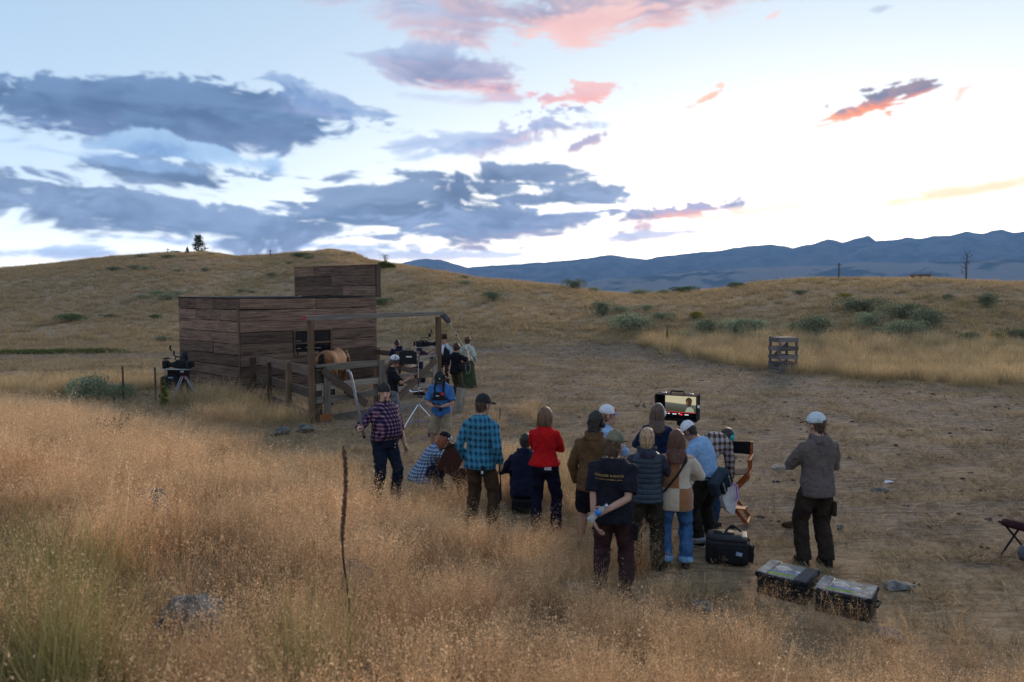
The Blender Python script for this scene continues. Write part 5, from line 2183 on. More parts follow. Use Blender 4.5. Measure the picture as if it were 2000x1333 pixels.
    for z, rx, ry, yo in ((-.128, .020, .020, .062), (-.115, .038, .036, .048), (-.09, .052, .062, .024), (-.05, .063, .084, .008), (-.01, .070, .092, .002), (.03, .074, .096, -.002), (.07, .070, .090, -.006), (.10, .054, .070, -.008), (.122, .026, .034, -.008)):
        secs.append((hd(0, yo, z), fx, fy, rx, ry))
    mb.loft(secs, 16)
    mb.loft([(hd(0, .088, .012), fx, fy, .008, .010), (hd(0, .100, -.018), fx, fy, .012, .014), (hd(0, .098, -.036), fx, fy, .017, .016), (hd(0, .088, -.044), fx, fy, .014, .012)], 8)
    mb.ell(hd(0, .088, .024), (.040, .012, .010), Matrix((fx, fy, fz)).transposed(), 10, 6)
    for sg in (-1, 1):
        mb.ell(hd(sg * .076, -.005, -.012), (.010, .022, .032), Matrix((fx, fy, fz)).transposed(), 8, 6)
    ex = MB()
    for nm, sg, ci in (('L', -1, 0), ('R', 1, 1)):
        S, E, Wp, x = A_[nm]
        fd = (Wp - E).normalized()
        pn = getattr(P, 'palm', {}).get(nm) or (-x + Vector((0, .25, 0)))
        sp_ = (armL, armR)[ci]
        if sp_ and len(sp_) > 2:
            pn = Vector(sp_[2])
        if sp_ and len(sp_) > 3:
            fd = Vector(sp_[3]).normalized()
        sd = 1 if fd.cross(pn).dot(Vector((0, 1, .6))) > 0 else -1
        hand(ex, Wp, fd, pn, sd, hand_curl[ci], grip[ci])
        P.__dict__['hand' + nm] = P.M @ (Wp + fd * .07 + pn.normalized() * .03)
    Rm = Matrix((fx, fy, fz)).transposed()
    ex.cur = 1
    for sg in (-1, 1):
        ex.ell(hd(sg * .031, .083, .006), (.011, .009, .0055), Rm, 8, 6)
    ex.cur = 2
    for sg in (-1, 1):
        ex.ell(hd(sg * .031, .0905, .006), (.0062, .0045, .0058), Rm, 8, 6)
    ex.cur = 3
    ex.ell(hd(0, .089, -.066), (.024, .008, .006), Rm, 8, 6)
    ex.ell(hd(0, .087, -.075), (.020, .008, .006), Rm, 8, 6)
    ex.cur = 4
    for sg in (-1, 1):
        ex.ell(hd(sg * .032, .091, .028), (.021, .008, .0048), Rm, 8, 5)
    queue('body', mb, [skin, EYEW, EYEI, LIPS, BROW], r, .0105, 2, 0, extra=ex)

    # ---- clothes
    if top:
        mb = MB()
        hem = top.get('hem', -.08)
        g = top.get('grow', .016)
        torso(mb, hem, .515, g, top.get('flare', .012))
        sl = top.get('sleeve', 'short')
        for nm in 'LR':
            S, E, Wp, x = A_[nm]
            lo = top.get('loose', 1.0)
            if sl == 'none':
                continue
            if sl == 'short':
                p = [S - x * .06, S, S.lerp(E, .45), S.lerp(E, .82)]
                limb(mb, p, [.048, .058 * lo ** .5, .066 * lo, .074 * lo], 12)
                mb.ell(S + x * .004, .060 * lo ** .5, None, 12, 8)
            elif sl == 'roll':
                p = [S - x * .06, S, S.lerp(E, .5), E, E.lerp(Wp, .16)]
                limb(mb, p, [.048, .058 * lo ** .5, .064 * lo, .060 * lo, .057 * lo], 12)
                mb.ell(S + x * .004, .060 * lo ** .5, None, 12, 8)
            else:
                p = [S - x * .06, S, S.lerp(E, .5), E, E.lerp(Wp, .5), E.lerp(Wp, .93)]
                limb(mb, p, [.048, .058 * lo ** .5, .061 * lo, .056 * lo, .050 * lo, .043 * lo], 12)
                mb.ell(S + x * .004, .060 * lo ** .5, None, 12, 8)
        if top.get('collar'):
            limb(mb, [nb - nd * .02, nb + nd * .035], [.080, .068], 14)
        P.shirt = queue(top.get('name', 'shirt'), mb, top['mat'], r, top.get('vox', .014), 4, top.get('wr', .011), top.get('ws', (10, 10, 14)), post=top.get('post'))
    if hood:
        mb = MB()
        c, x, y, d = fr(.49)
        for i in range(9):
            a = PI * (i / 8) + PI
            p0 = c + x * math.cos(a) * .095 + y * (math.sin(a) * .085 + .005) + d * (.035 - .03 * math.sin(-a))
            mb.ell(p0, (.031, .030, .030 + .014 * abs(math.sin(a))), None, 10, 7)
        c, x, y, d = fr(.43)
        mb.ell(c - y * .108 + d * .045, (.098, .036, .075), Matrix((x, y, d)).transposed(), 12, 8)
        queue('hood', mb, hood, r, .013, 4, .010, (16, 16, 18))
    if bottom:
        mb = MB()
        bg_ = bottom.get('grow', .012)
        torso(mb, -.12, bottom.get('waist', .06), bg_)
        lg = bottom.get('len', 'long')
        wd = bottom.get('wide', 1.0)
        if lg == 'skirt':
            c = pel
            secs = [(c + Z_ * .06, X_, Y_, .15, .11), (c - Z_ * .08, X_, Y_, .20, .16), (c - Z_ * .4, X_, Y_, .25, .22), (Vector((0, py, .02)), X_, Y_, .34, .32)]
            mb.loft(secs, 24)
        else:
            for nm in 'LR':
                hip, kn, an = Lg[nm]
                if lg == 'long':
                    limb(mb, [hip + Z_ * .04, hip, hip.lerp(kn, .5), kn, kn.lerp(an, .5), an + (kn - an).normalized() * bottom.get('cuff', .0) - Z_ * .02], [.095, .102, .090 * wd, .077 * wd, .074 * wd, .072 * wd], 14, 1.0)
                else:
                    limb(mb, [hip + Z_ * .04, hip, hip.lerp(kn, .5), hip.lerp(kn, bottom.get('end', .95))], [.095, .105, .100 * wd, .098 * wd], 14)
        P.pants = queue(bottom.get('name', 'trousers'), mb, bottom['mat'], r, .015, 4, bottom.get('wr', .017), bottom.get('ws', (10, 10, 17)))
        if bottom.get('cuffmat'):
            for nm in 'LR':
                hip, kn, an = Lg[nm]
                u = (kn - an).normalized()
                m2 = MB()
                limb(m2, [an - Z_ * .015, an + u * .055], [.082 * wd, .080 * wd], 16)
                m2.build('cuff', bottom['cuffmat'], r, True)
        if bottom.get('belt'):
            m2 = MB()
            secs = []
            for s in (.035, .075):
                c, x, y, d = fr(s)
                secs.append((c + y * (.002 + fat * .5), x, y, .170 + fat * .45 + (0 if not female else -.015), .122 + fat * .55))
            m2.loft(secs, 24, 2.3)
            m2.build('belt', bottom['belt'], r, True)
    if shoes:
        for nm in 'LR':
            hip, kn, an = Lg[nm]
            toe = Vector((an.x * .25, 1, 0)).normalized()
            if legs.get(nm) and len(legs[nm]) > 2:
                toe = Vector(legs[nm][2]).normalized()
            sx = Vector((toe.y, -toe.x, 0))
            b = Vector((an.x, an.y, an.z - .075))
            secs = []
            for t, rx, h in ((-.075, .030, .05), (-.05, .040, .075), (.0, .043, .085), (.06, .045, .062), (.12, .047, .046), (.165, .036, .034), (.185, .016, .022)):
                secs.append((b + toe * t + Z_ * (h / 2 + .012), sx, Z_, rx, h / 2 + .012))
            m2 = MB().loft(secs, 12)
            m2.loft([(b + Z_ * .08, sx, toe, .042, .050), (b + Z_ * .14, sx, toe, .043, .050)], 12)
            so = queue('shoe', m2, shoes[0], r, .012, 2, .002)
            secs = [(b + toe * t + Z_ * .008, sx, Z_, rx + .005, .014) for t, rx, h in ((-.08, .026, 0), (-.05, .040, 0), (.0, .042, 0), (.06, .044, 0), (.12, .046, 0), (.17, .034, 0), (.192, .012, 0))]
            MB().loft(secs, 10).build('sole', shoes[1] if len(shoes) > 1 else shoes[0], so, True)
    # ---- head wear and hair
    if hair:
        kind, hm = hair[0], hair[1]
        mb = MB()
        amp = .004
        if kind != 'none':
            lift = .020 if not cap else .008
            mb.ell(hd(0, -.018, .022 + (.0 if not cap else -.006)), (.082, .092 + .004, .098 + lift - .010), Rm, 16, 10)
            mb.ell(hd(0, -.055, -.045), (.062, .045, .050), Rm, 12, 8)
        if kind == 'short':
            amp = .006
        if kind == 'curly':
            amp = .016 if not cap else .008
            if not cap:
                mb.ell(hd(0, -.030, .02), (.098, .095, .105), Rm, 14, 8)
            mb.ell(hd(0, -.06, -.05), (.080, .055, .06), Rm, 12, 8)
        if kind == 'mullet':
            amp = .010
            mb.ell(hd(0, -.055, -.06), (.078, .055, .085), Rm, 12, 8)
        if kind in ('bob', 'long'):
            zl = {'bob': -.135, 'long': -.30}[kind]
            secs = []
            for z, rx, ry, yo in ((.112, .050, .055, -.015), (.06, .092, .092, -.022), (0, .104, .090, -.030), (-.06, .110, .078, -.042), (-.11, .112, .066, -.050)):
                secs.append((hd(0, yo, z), fx, fy, rx, ry))
            # below the jaw the hair hangs straight down the back
            base = hd(0, -.055, -.11)
            if kind == 'long':
                back = fr(.40)
                for t, rx, ry in ((.35, .122, .058), (.7, .120, .050), (1.0, .090, .034)):
                    q = base.lerp(back[0] - back[2] * .135 - back[3] * .02, t)
                    secs.append((q, fx, fy, rx, ry))
            else:
                secs.append((hd(0, -.048, zl), fx, fy, .100, .054))
            mb.loft(secs, 16)
            amp = .006
        if kind == 'tail':
            base = hd(0, -.085, -.01)
            q = fr(.36)
            e = q[0] - q[2] * .15
            limb(mb, [base + fy * .03, base, base.lerp(e, .4) - fy * .03, base.lerp(e, .8) - fy * .012, e], [.03, .036, .040, .034, .014], 10)
            amp = .007
        if kind == 'tuck':
            mb.loft([(hd(0, -.015, .10), fx, fy, .06, .06), (hd(0, -.024, .04), fx, fy, .088, .092), (hd(0, -.035, -.03), fx, fy, .086, .078), (hd(0, -.048, -.09), fx, fy, .072, .058), (hd(0, -.055, -.15), fx, fy, .050, .036)], 16)
            amp = .003
        queue('hair', mb, hm, r, .011, 2, amp, (34, 34, 10) if kind in ('bob', 'long', 'tail', 'tuck') else (30, 30, 30))
    if beard:
        mb = MB()
        mb.ell(hd(0, .062, -.108), (.034, .030, .022), Rm, 12, 8)
        mb.ell(hd(0, .088, -.054), (.030, .012, .008), Rm, 10, 6)
        mb.ell(hd(0, .080, -.098), (.026, .018, .022), Rm, 10, 6)
        queue('beard', mb, beard, r, .009, 2, .003, (60, 60, 60))
    if cap:
        cm, bm_ = cap['mat'], cap.get('brim', cap['mat'])
        ca = R(cap.get('turn', 0))
        cx = fx * math.cos(ca) + fy * math.sin(ca)
        cy = fy * math.cos(ca) - fx * math.sin(ca)
        mb = MB()
        secs = []
        for z, rx, ry, yo in ((.018, .086, .104, 0), (.045, .088, .106, -.002), (.075, .084, .100, -.004), (.105, .070, .084, -.006), (.128, .045, .055, -.008), (.138, .016, .02, -.008)):
            secs.append((hc + fz * z + fy * (yo - .006) - fz * 0, fx, fy, rx, ry))
        mb.loft(secs, 20)
        co_ = queue('cap', mb, cm, r, .0095, 2, .003, (20, 20, 20))
        MB().ell(hc + fz * .139 - fy * .012, .007, None, 8, 5).build('button', cm, co_, True)
        if not cap.get('nobrim'):
            m2 = MB()
            sc = []
            for t, w, dz in ((.070, .078, .024), (.095, .082, .026), (.125, .080, .022), (.155, .068, .012), (.175, .045, .002), (.182, .02, -.002)):
                sc.append((hc + cy * (t - .006) + fz * dz, cx, fz - cy * .2, w, .006))
            m2.loft(sc, 12)
            m2.build('brim', bm_, co_, True)
        if cap.get('patch'):
            pm, (pw, phh) = cap['patch']
            MB().rbox(hc + cy * .098 + fz * .07, (pw, .012, phh), .004, Matrix((cx, cy, fz)).transposed()).build('badge', pm, co_)
        if cap.get('gap'):
            MB().loft([(hc - cy * .094 + fz * .042, cx, fz, .036, .018), (hc - cy * .113 + fz * .040, cx, fz, .034, .016)], 12).build('strap_gap', hair[1] if hair else MATTE, co_, True)
    if phones:
        mb = MB()
        z0 = .145 if cap else .135
        pts_ = []
        for i in range(13):
            a = PI * i / 12
            pts_.append(hd(math.cos(a) * .097, -.006, -.005 + math.sin(a) * z0))
        mb.tube(pts_, .008, 6)
        po = mb.build('headphones', phones, r, True)
        for sg in (-1, 1):
            MB().loft([(hd(sg * .082, -.005, -.012), fy, fz, .034, .040), (hd(sg * .092, -.005, -.012), fy, fz, .038, .045), (hd(sg * .108, -.005, -.012), fy, fz, .034, .040)], 14).build('ear_cup', phones, po, True)
    P.fr, P.hd, P.sp = fr, hd, sp
    return P


def head_at(px, py, H):
    q = on_plane(px, py, H)
    for _ in range(4):
        q = on_plane(px, py, H + gz(q.x, q.y))
    return Vector((q.x, q.y, gz(q.x, q.y)))


def stand(px, Y):
    q = at_depth(px, 700, Y)
    return Vector((q.x, q.y, gz(q.x, q.y)))
# ------------------------------------------------------------------ wardrobe
H_DARK = hair_mat('hair_dark', (.022, .014, .010))
H_BROWN = hair_mat('hair_brown', (.060, .032, .018))
H_CHEST = hair_mat('hair_chestnut', (.085, .030, .016))
H_RED = hair_mat('hair_red', (.22, .062, .022))
H_BLOND = hair_mat('hair_blond', (.34, .20, .105), (.60, .40, .24))
H_LBR = hair_mat('hair_light_brown', (.115, .060, .034))
H_BOB = hair_mat('hair_bob', (.105, .050, .024), (.24, .12, .055))
CAP_CHAR = cloth('cap_charcoal', (.028, .029, .031))
CAP_BLACK = cloth('cap_black', (.012, .012, .014))
CAP_WHITE = cloth('cap_white', (.62, .63, .67), .08)
CAP_OLIVE = cloth('cap_olive', (.17, .155, .105))
CAP_DOLIVE = cloth('cap_dark_olive', (.045, .042, .038))
BLUE_BRIM = cloth('brim_blue', (.025, .075, .33))
JEANS_D = cloth('denim_dark', (.012, .018, .034))
JEANS_B = cloth('denim_blue', (.050, .125, .265), .3)
JEANS_CUFF = cloth('denim_cuff', (.20, .36, .56), .2)
BLACK_C = cloth('black_cotton', (.011, .011, .016))
NAVY_C = cloth('navy_cotton', (.012, .014, .034))
SHOE_D = cloth('shoe_dark', (.018, .016, .015))
SHOE_B = cloth('shoe_brown', (.065, .036, .022))
SOLE_W = cloth('sole_white', (.55, .54, .52), .1)
SOLE_D = cloth('sole_dark', (.02, .018, .017))
PHN_BLACK = plain('headset_black', (.014, .014, .016), .5)
PHN_WHITE = plain('headset_white', (.55, .54, .53), .4)
LEATHER = plain('belt_leather', (.016, .012, .010), .5)
WHITE_P = plain('paper_white', (.66, .67, .70), .6, var=.05)
RED_P = plain('red_patch', (.45, .02, .035), .6, var=.05)


def in_person(P, mb, name, m, smooth=False):
    return mb.build(name, m, P.root, smooth)


# 1 the bearded man with the pole
p1 = person('bearded man in navy and pink plaid shirt with backwards cap holding a silver pole', head_at(750, 743, 1.80), 1.80, -138, fat=.098, sh=1.06, lean=-1, head=(-24, 3, 0),
            armR=((.50, .17, 1.12), (.3, -1, -.9), (-.5, .6, .1), (.25, .5, .8)), armL=((-.315, .05, .76), (-.5, -1, 0), (.9, .1, 0)), grip=(False, True), hand_curl=(.45, 1.25),
            legs={'L': ((-.13, .05), (-.15, 1, 0)), 'R': ((.12, -.06), (.15, 1, 0))}, skin=SKIN,
            top=dict(mat=plaid('plaid_navy_pink', (.009, .009, .032), (.075, .042, .085), (.36, .18, .205), .054, .054, None, .36), sleeve='roll', hem=.0, flare=.004, loose=1.12, collar=True, wr=.010),
            bottom=dict(mat=JEANS_D, belt=LEATHER, wide=1.05, name='jeans'), hair=('short', H_DARK), beard=hair_mat('beard_dark', (.030, .019, .013)),
            cap=dict(mat=CAP_CHAR, turn=180, patch=(plain('cap_badge', (.22, .20, .18), .7), (.001, .001))), shoes=(SHOE_D, SOLE_D))
MB().rbox((-.19, .10, .985), (.075, .05, .10), .012).rbox((-.12, .17, .98), (.09, .05, .11), .012).build('tool_pouch', MATTE, p1.root)
MB().rbox((.195, .085, .965), (.020, .055, .075), .006).build('leather_tag', plain('tan_tag', (.30, .12, .045), .7), p1.root)
MB().ell((-.02, .232, .88), .010, None, 8, 5).ell((-.02, .228, .83), .010, None, 8, 5).build('fly_buttons', STEEL, p1.root)
MB().loft([(p1.hd(0, .050, -.155), p1.fx, p1.fz, .035, .030), (p1.hd(0, .098, -.22), p1.fx, p1.fz, .022, .035), (p1.hd(0, .125, -.30), p1.fx, p1.fz, .006, .03)], 10).build('open_neck', SKIN, p1.root, True)

# 2 crouching woman
p2 = person('red-haired person crouching in a blue and white gingham shirt and a checkered cap', stand(836, 11.9), 1.72, -72, female=True, pz=.27, py=-.12, lean=47, head=(-8, 18, 0),
            armR=((.26, .62, .52), (1, -.2, -.8), (-.8, .1, .4)), armL=((-.10, .56, .42), (-1, 0, -.6)), legs={'L': ((-.15, .16), (-.25, 1, .8)), 'R': ((.17, .10), (.35, 1, .7))},
            top=dict(mat=plaid('gingham_blue', (.40, .46, .54), (.12, .19, .30), (.035, .06, .12), .048, .048), sleeve='roll', hem=-.12, grow=.026, flare=.04, loose=1.2, collar=True, wr=.012),
            bottom=dict(mat=NAVY_C), hair=('bob', H_RED), cap=dict(mat=CAP_BLACK), shoes=(SHOE_D, SOLE_W))
mb = MB()
for i in range(6):
    for j in range(3):
        if (i + j) % 2 == 0:
            a = R(-62 + i * 24)
            mb.rbox(p2.hc + p2.fx * (.091 * math.sin(a)) + p2.fy * (.107 * math.cos(a) - .008) + p2.fz * (.030 + j * .023), (.036, .012, .022), .003,
                    Matrix((p2.fx * math.cos(a) - p2.fy * math.sin(a), p2.fx * math.sin(a) + p2.fy * math.cos(a), p2.fz)).transposed())
mb.build('check_band', WHITE_P, p2.root)

# 3 man in blue t-shirt
p3 = person('man in blue t-shirt and khaki shorts with black chest harness looking down at his hands', head_at(861, 719, 1.70), 1.74, 172, lean=3, head=(8, 36, 0),
            armR=((.085, .30, 1.03), (.7, -.6, -.5), (-.3, .3, 1), (-.8, .6, .05)), armL=((-.085, .30, 1.03), (-.7, -.6, -.5), (.3, .3, 1), (.8, .6, .05)), hand_curl=(.8, .8), skin=SKIN_T,
            legs={'L': ((-.13, .02), (-.15, 1, 0)), 'R': ((.14, .02), (.15, 1, 0))},
            top=dict(mat=cloth('tee_blue', (.045, .135, .33)), hem=-.12, loose=1.12, grow=.022), bottom=dict(mat=cloth('khaki', (.26, .20, .13)), len='short', end=1.0, name='shorts', wide=1.08),
            hair=('short', H_DARK), cap=dict(mat=CAP_CHAR, patch=(WHITE_P, (.030, .018))), phones=PHN_BLACK, shoes=(SHOE_D, SOLE_D))
mb = MB().rbox((0, .168, 1.20), (.22, .05, .15), .02)
for sg in (-1, 1):
    mb.tube([(sg * .08, .165, 1.26), (sg * .085, .150, 1.36), (sg * .085, .06, 1.475), (sg * .07, -.08, 1.44), (sg * .05, -.14, 1.3)], .017, 6)
    mb.tube([(sg * .10, .165, 1.16), (sg * .17, .08, 1.13), (sg * .17, -.05, 1.13)], .015, 6)
mb.build('chest_harness', MATTE, p3.root)
MB().rbox((-.075, .205, 1.245), (.065, .03, .055), .01).build('red_badge', RED_P, p3.root)
MB().rbox((.02, .197, 1.21), (.06, .006, .014), .002).build('white_label', WHITE_P, p3.root)
MB().rbox((-.03, .19, .985), (.05, .04, .11), .01).build('radio_pouch', MATTE, p3.root)

# 4 camera assistant
p4 = person('long-haired person in white cap and black t-shirt working before the gate', head_at(766, 688, 1.78), 1.76, -78, lean=2, head=(-4, 6, 0),
            armR=((.13, .38, 1.20), (.6, -.5, -.9), (-.8, .2, .3), (-.1, 1, .15)), armL=((-.10, .36, 1.18), (-.8, -.4, -.8), (.8, .2, .3), (.1, 1, .1)), hand_curl=(.9, .9), skin=SKIN_T,
            top=dict(mat=BLACK_C, hem=-.10, loose=1.08), bottom=dict(mat=cloth('grey_denim', (.13, .14, .155)), name='jeans'), hair=('tail', H_LBR),
            cap=dict(mat=CAP_WHITE, brim=CAP_BLACK), phones=plain('headset_blue', (.03, .06, .11), .5), shoes=(SHOE_D, SOLE_D))
MB().tube([p4.hd(-.05, -.07, -.17), (-.16, -.06, 1.30), (-.17, .03, 1.12), (-.12, .14, 1.02)], .006, 5).build('lanyard', plain('lanyard_tan', (.30, .22, .10), .8), p4.root)

# 5 dark haired person behind the rail
p5 = person('dark-haired person in navy hoodie with headphones resting on the far rail', stand(781, 24.6), 1.60, 75, lean=8, head=(0, 14, 0), sh=.9,
            armR=((.10, .30, 1.28), (.5, -.4, -.9)), armL=((-.06, .24, 1.38), (-.6, -.2, -.9)), top=dict(mat=NAVY_C, sleeve='long', name='hoodie'), bottom=dict(mat=BLACK_C), hood=NAVY_C,
            hair=('short', H_DARK), phones=PHN_BLACK, shoes=(SHOE_D,))

# 6 camera operator
p6 = person('camera operator in dark purple shirt bent under the cinema camera', stand(818, 22.9), 1.70, -76, lean=6, twist=6, head=(-4, 6, 10),
            armR=((.18, .50, 1.30), (.8, -.3, -.8)), armL=((-.14, .44, 1.36), (-.8, -.3, -.8)), top=dict(mat=cloth('shirt_purple', (.030, .016, .034)), sleeve='short'), bottom=dict(mat=NAVY_C),
            hair=('short', H_DARK), shoes=(SHOE_D,))
for nm in ('R',):
    S, E, Wp, x = p6.arms[nm]
    m2 = MB()
    limb(m2, [E, E.lerp(Wp, .5), E.lerp(Wp, .92)], [.050, .046, .040], 12)
    m2.build('pink_sleeve', cloth('sleeve_mauve', (.20, .11, .17)), p6.root, True)

# 7 the actor with the top hat
p7 = person('actor in brown top hat, dark vest and pale sleeves behind the right gate post', stand(869, 24.4), 1.72, 158, lean=0, head=(10, 4, 0),
            armR=((.24, .10, .86), (.6, -1, 0)), armL=((-.26, .08, .82), (-.6, -1, 0)), top=dict(mat=cloth('shirt_pale', (.38, .44, .50), .15), sleeve='long'), bottom=dict(mat=cloth('trousers_maroon', (.035, .016, .018)), wide=.82),
            hair=('short', H_BROWN), shoes=(SHOE_B,), group='actors in period dress')
mb = MB()
secs = []
for s, rx, ry, yo in ((-.07, .202, .168, -.014), (.10, .196, .156, .004), (.28, .202, .160, .010), (.38, .176, .152, .004), (.45, .13, .122, -.008)):
    c, x, y, d = p7.fr(s)
    secs.append((c + y * yo, x, y, rx, ry))
mb.loft(secs, 20, 2.3)
mb.build('vest', cloth('vest_dark', (.018, .017, .022)), p7.root, True)
MB().loft([(Vector((0, .120, 1.38)), X_, Z_, .05, .05), (Vector((0, .165, 1.25)), X_, Z_, .038, .05), (Vector((0, .172, 1.12)), X_, Z_, .022, .05)], 10).build('neckcloth', WHITE_P, p7.root, True)
mb = MB()
mb.loft([(p7.hd(0, -.005, .055), p7.fx, p7.fy, .135, .155), (p7.hd(0, -.005, .066), p7.fx, p7.fy, .135, .155)], 24)
mb.loft([(p7.hd(0, -.005, z), p7.fx, p7.fy, w, w * 1.15) for z, w in ((.06, .088), (.12, .083), (.19, .088), (.20, .084))], 24)
mb.build('top_hat', cloth('hat_brown', (.055, .026, .015)), p7.root, True)

# 8 boom operator
p8 = person('boom operator in black t-shirt with maroon hair and headset beside the woman in green skirt', stand(890, 21.4), 1.70, -44, lean=3, head=(0, -4, 0),
            armR=((.20, .26, 1.38), (.9, -.2, -1), (-.9, .1, .2), (-.2, .4, 1)), armL=((-.05, .34, 1.16), (-.8, -.3, -.8)), grip=(True, True), hand_curl=(1.2, 1.2), skin=SKIN_T,
            top=dict(mat=BLACK_C, loose=1.1, hem=-.11), bottom=dict(mat=cloth('olive_drab', (.055, .047, .030))), hair=('short', hair_mat('hair_maroon', (.045, .018, .016))), phones=plain('headset_maroon', (.05, .022, .022), .5), shoes=(SHOE_D,))

# 9 woman in period dress
def blouse(t, p):
    co = objco(t)
    v = t.new('ShaderNodeTexVoronoi')
    t.put(v.inputs['Vector'], co)
    v.inputs['Scale'].default_value = 16
    t.put(p.inputs['Base Color'], t.mix(t.mapr(v.outputs['Distance'], .25, .42), (.10, .17, .15), (.44, .46, .38)))
    p.inputs['Roughness'].default_value = .9


p9 = person('woman with curly brown hair in pale floral blouse and long green skirt seen from behind', stand(913, 24.8), 1.70, -22, female=True, head=(-10, 0, 0),
            armR=((.24, .10, .88), (.6, -1, 0)), armL=((-.22, .12, .88), (-.6, -1, 0)), top=dict(mat=mat('floral_blouse', blouse), sleeve='long', loose=1.35, hem=-.02, name='blouse'),
            bottom=dict(mat=cloth('skirt_green', (.042, .060, .026)), len='skirt', name='skirt', wr=.022, ws=(16, 16, 2)), hair=('curly', H_BROWN), shoes=(SHOE_D,), group='actors in period dress')

# 10 flannel
p10 = person('tall man in turquoise plaid flannel and brown trousers standing with a hand in his pocket', head_at(938, 762, 1.84), 1.83, -22, lean=2, head=(-24, 4, 0), sh=1.04,
             armR=((.245, .06, .86), (.35, -1, 0), (-1, .2, 0), (-.15, .2, -1)), armL=((-.225, .08, .87), (-.35, -1, 0)), hand_curl=(.6, .6), legs={'L': ((-.14, 0), (-.15, 1, 0)), 'R': ((.15, 0), (.15, 1, 0))},
             top=dict(mat=plaid('plaid_turquoise', (.032, .165, .265), (.016, .080, .145), (.007, .026, .055), .066, .080, (.06, .23, .33), .30), sleeve='long', hem=-.12, flare=.02, grow=.022, collar=True, wr=.010),
             bottom=dict(mat=cloth('brown_duck', (.062, .040, .024)), wide=1.08), hair=('short', H_BROWN), cap=dict(mat=CAP_CHAR), shoes=(SHOE_B, SOLE_D))
MB().rbox((.10, -.155, .80), (.055, .03, .13), .008).build('belt_pack', MATTE, p10.root)
MB().rbox((.10, -.173, .79), (.026, .004, .036), .002).build('white_logo', WHITE_P, p10.root)
MB().tube([(.235, .02, .90), (.262, .01, .70), (.268, .0, .50), (.262, .01, .42)], [.006, .008, .014, .016], 6).build('strap', MATTE, p10.root)
MB().tube([(.215, .1, 1.40), (.222, .1, 1.52)], .005, 5).build('radio_aerial', MATTE, p10.root)

# 11 crouching in navy
p11 = person('person in navy hooded sweatshirt sitting low beside the woman in red', stand(1024, 10.75), 1.72, -4, pz=.36, lean=22, head=(-10, 16, 0), armR=((.20, .36, .52), (.8, -.6, -.4)), armL=((-.20, .36, .52), (-.8, -.6, -.4)),
             legs={'L': ((-.15, .40), (-.2, .6, 1)), 'R': ((.15, .40), (.2, .6, 1))}, top=dict(mat=NAVY_C, sleeve='long', hem=-.13, grow=.03, flare=.02, name='hoodie', wr=.012), hood=NAVY_C, bottom=dict(mat=BLACK_C), hair=('short', H_DARK), shoes=(SHOE_D, SOLE_W))
MB().rbox((0, -.06, .11), (.34, .30, .20), .02).build('seat_box', MATTE, p11.root)

# 12 woman in red
p12 = person('woman in bright red sweater with a straight brown bob and dark jeans, arms folded', head_at(1064, 788, 1.68), 1.68, -14, female=True, head=(-10, -2, 0), lean=-1,
             armR=((-.06, .22, 1.14), (1.2, .2, -.6)), armL=((.05, .24, 1.18), (-1.2, .2, -.6)), legs={'L': ((-.12, 0), (-.15, 1, 0)), 'R': ((.15, .03), (.2, 1, 0))},
             top=dict(mat=cloth('knit_red', (.50, .010, .012), .15), sleeve='long', loose=1.25, hem=-.01, flare=.03, grow=.026, wr=.010, name='sweater'), bottom=dict(mat=cloth('denim_ink', (.010, .012, .030)), name='jeans', wide=1.06), hair=('bob', H_BOB), shoes=(SHOE_D, SOLE_D))
MB().rbox((.075, -.152, .91), (.095, .012, .062), .003).build('pocket_paper', WHITE_P, p12.root)
MB().rbox((-.185, -.02, .97), (.03, .05, .12), .008).build('radio', MATTE, p12.root)
MB().box((-.203, -.03, .93), (.006, .022, .04)).build('radio_label', WHITE_P, p12.root)

# 13 brown hoodie
p13 = person('man in brown hoodie and black shorts with headphones over dark cap', head_at(1160, 797, 1.76), 1.75, -24, lean=4, head=(-16, 2, 0), armR=((.02, .30, 1.10), (1, .1, -.7)), armL=((-.235, .10, .82), (-1, -.7, 0)),
             legs={'L': ((-.17, .02), (-.2, 1, 0)), 'R': ((.15, .02), (.2, 1, 0))}, top=dict(mat=cloth('hoodie_brown', (.105, .058, .026)), sleeve='long', hem=-.14, grow=.024, loose=1.15, wr=.012, name='hoodie'), hood=cloth('hoodie_brown', (.105, .058, .026)),
             bottom=dict(mat=BLACK_C, len='short', end=.92, name='shorts', wide=1.15), hair=('mullet', H_DARK), cap=dict(mat=CAP_DOLIVE, gap=True), phones=PHN_BLACK, shoes=(SHOE_B, SOLE_D), skin=SKIN_T)

# 14 white and blue cap
p14 = person('red-bearded man in white cap with blue brim half hidden in the group', head_at(1178, 785, 1.72), 1.72, -62, lean=2, head=(-22, 4, 0), armR=((.10, .28, 1.10), (1, .1, -.7)), armL=((-.12, .26, 1.05), (-1, .1, -.7)),
             top=dict(mat=cloth('denim_pale', (.26, .38, .56)), sleeve='long', collar=True), bottom=dict(mat=JEANS_D), hair=('curly', H_RED), beard=hair_mat('beard_red', (.17, .055, .022)), cap=dict(mat=CAP_WHITE, brim=BLUE_BRIM, patch=(RED_P, (.05, .04))), shoes=(SHOE_D,))

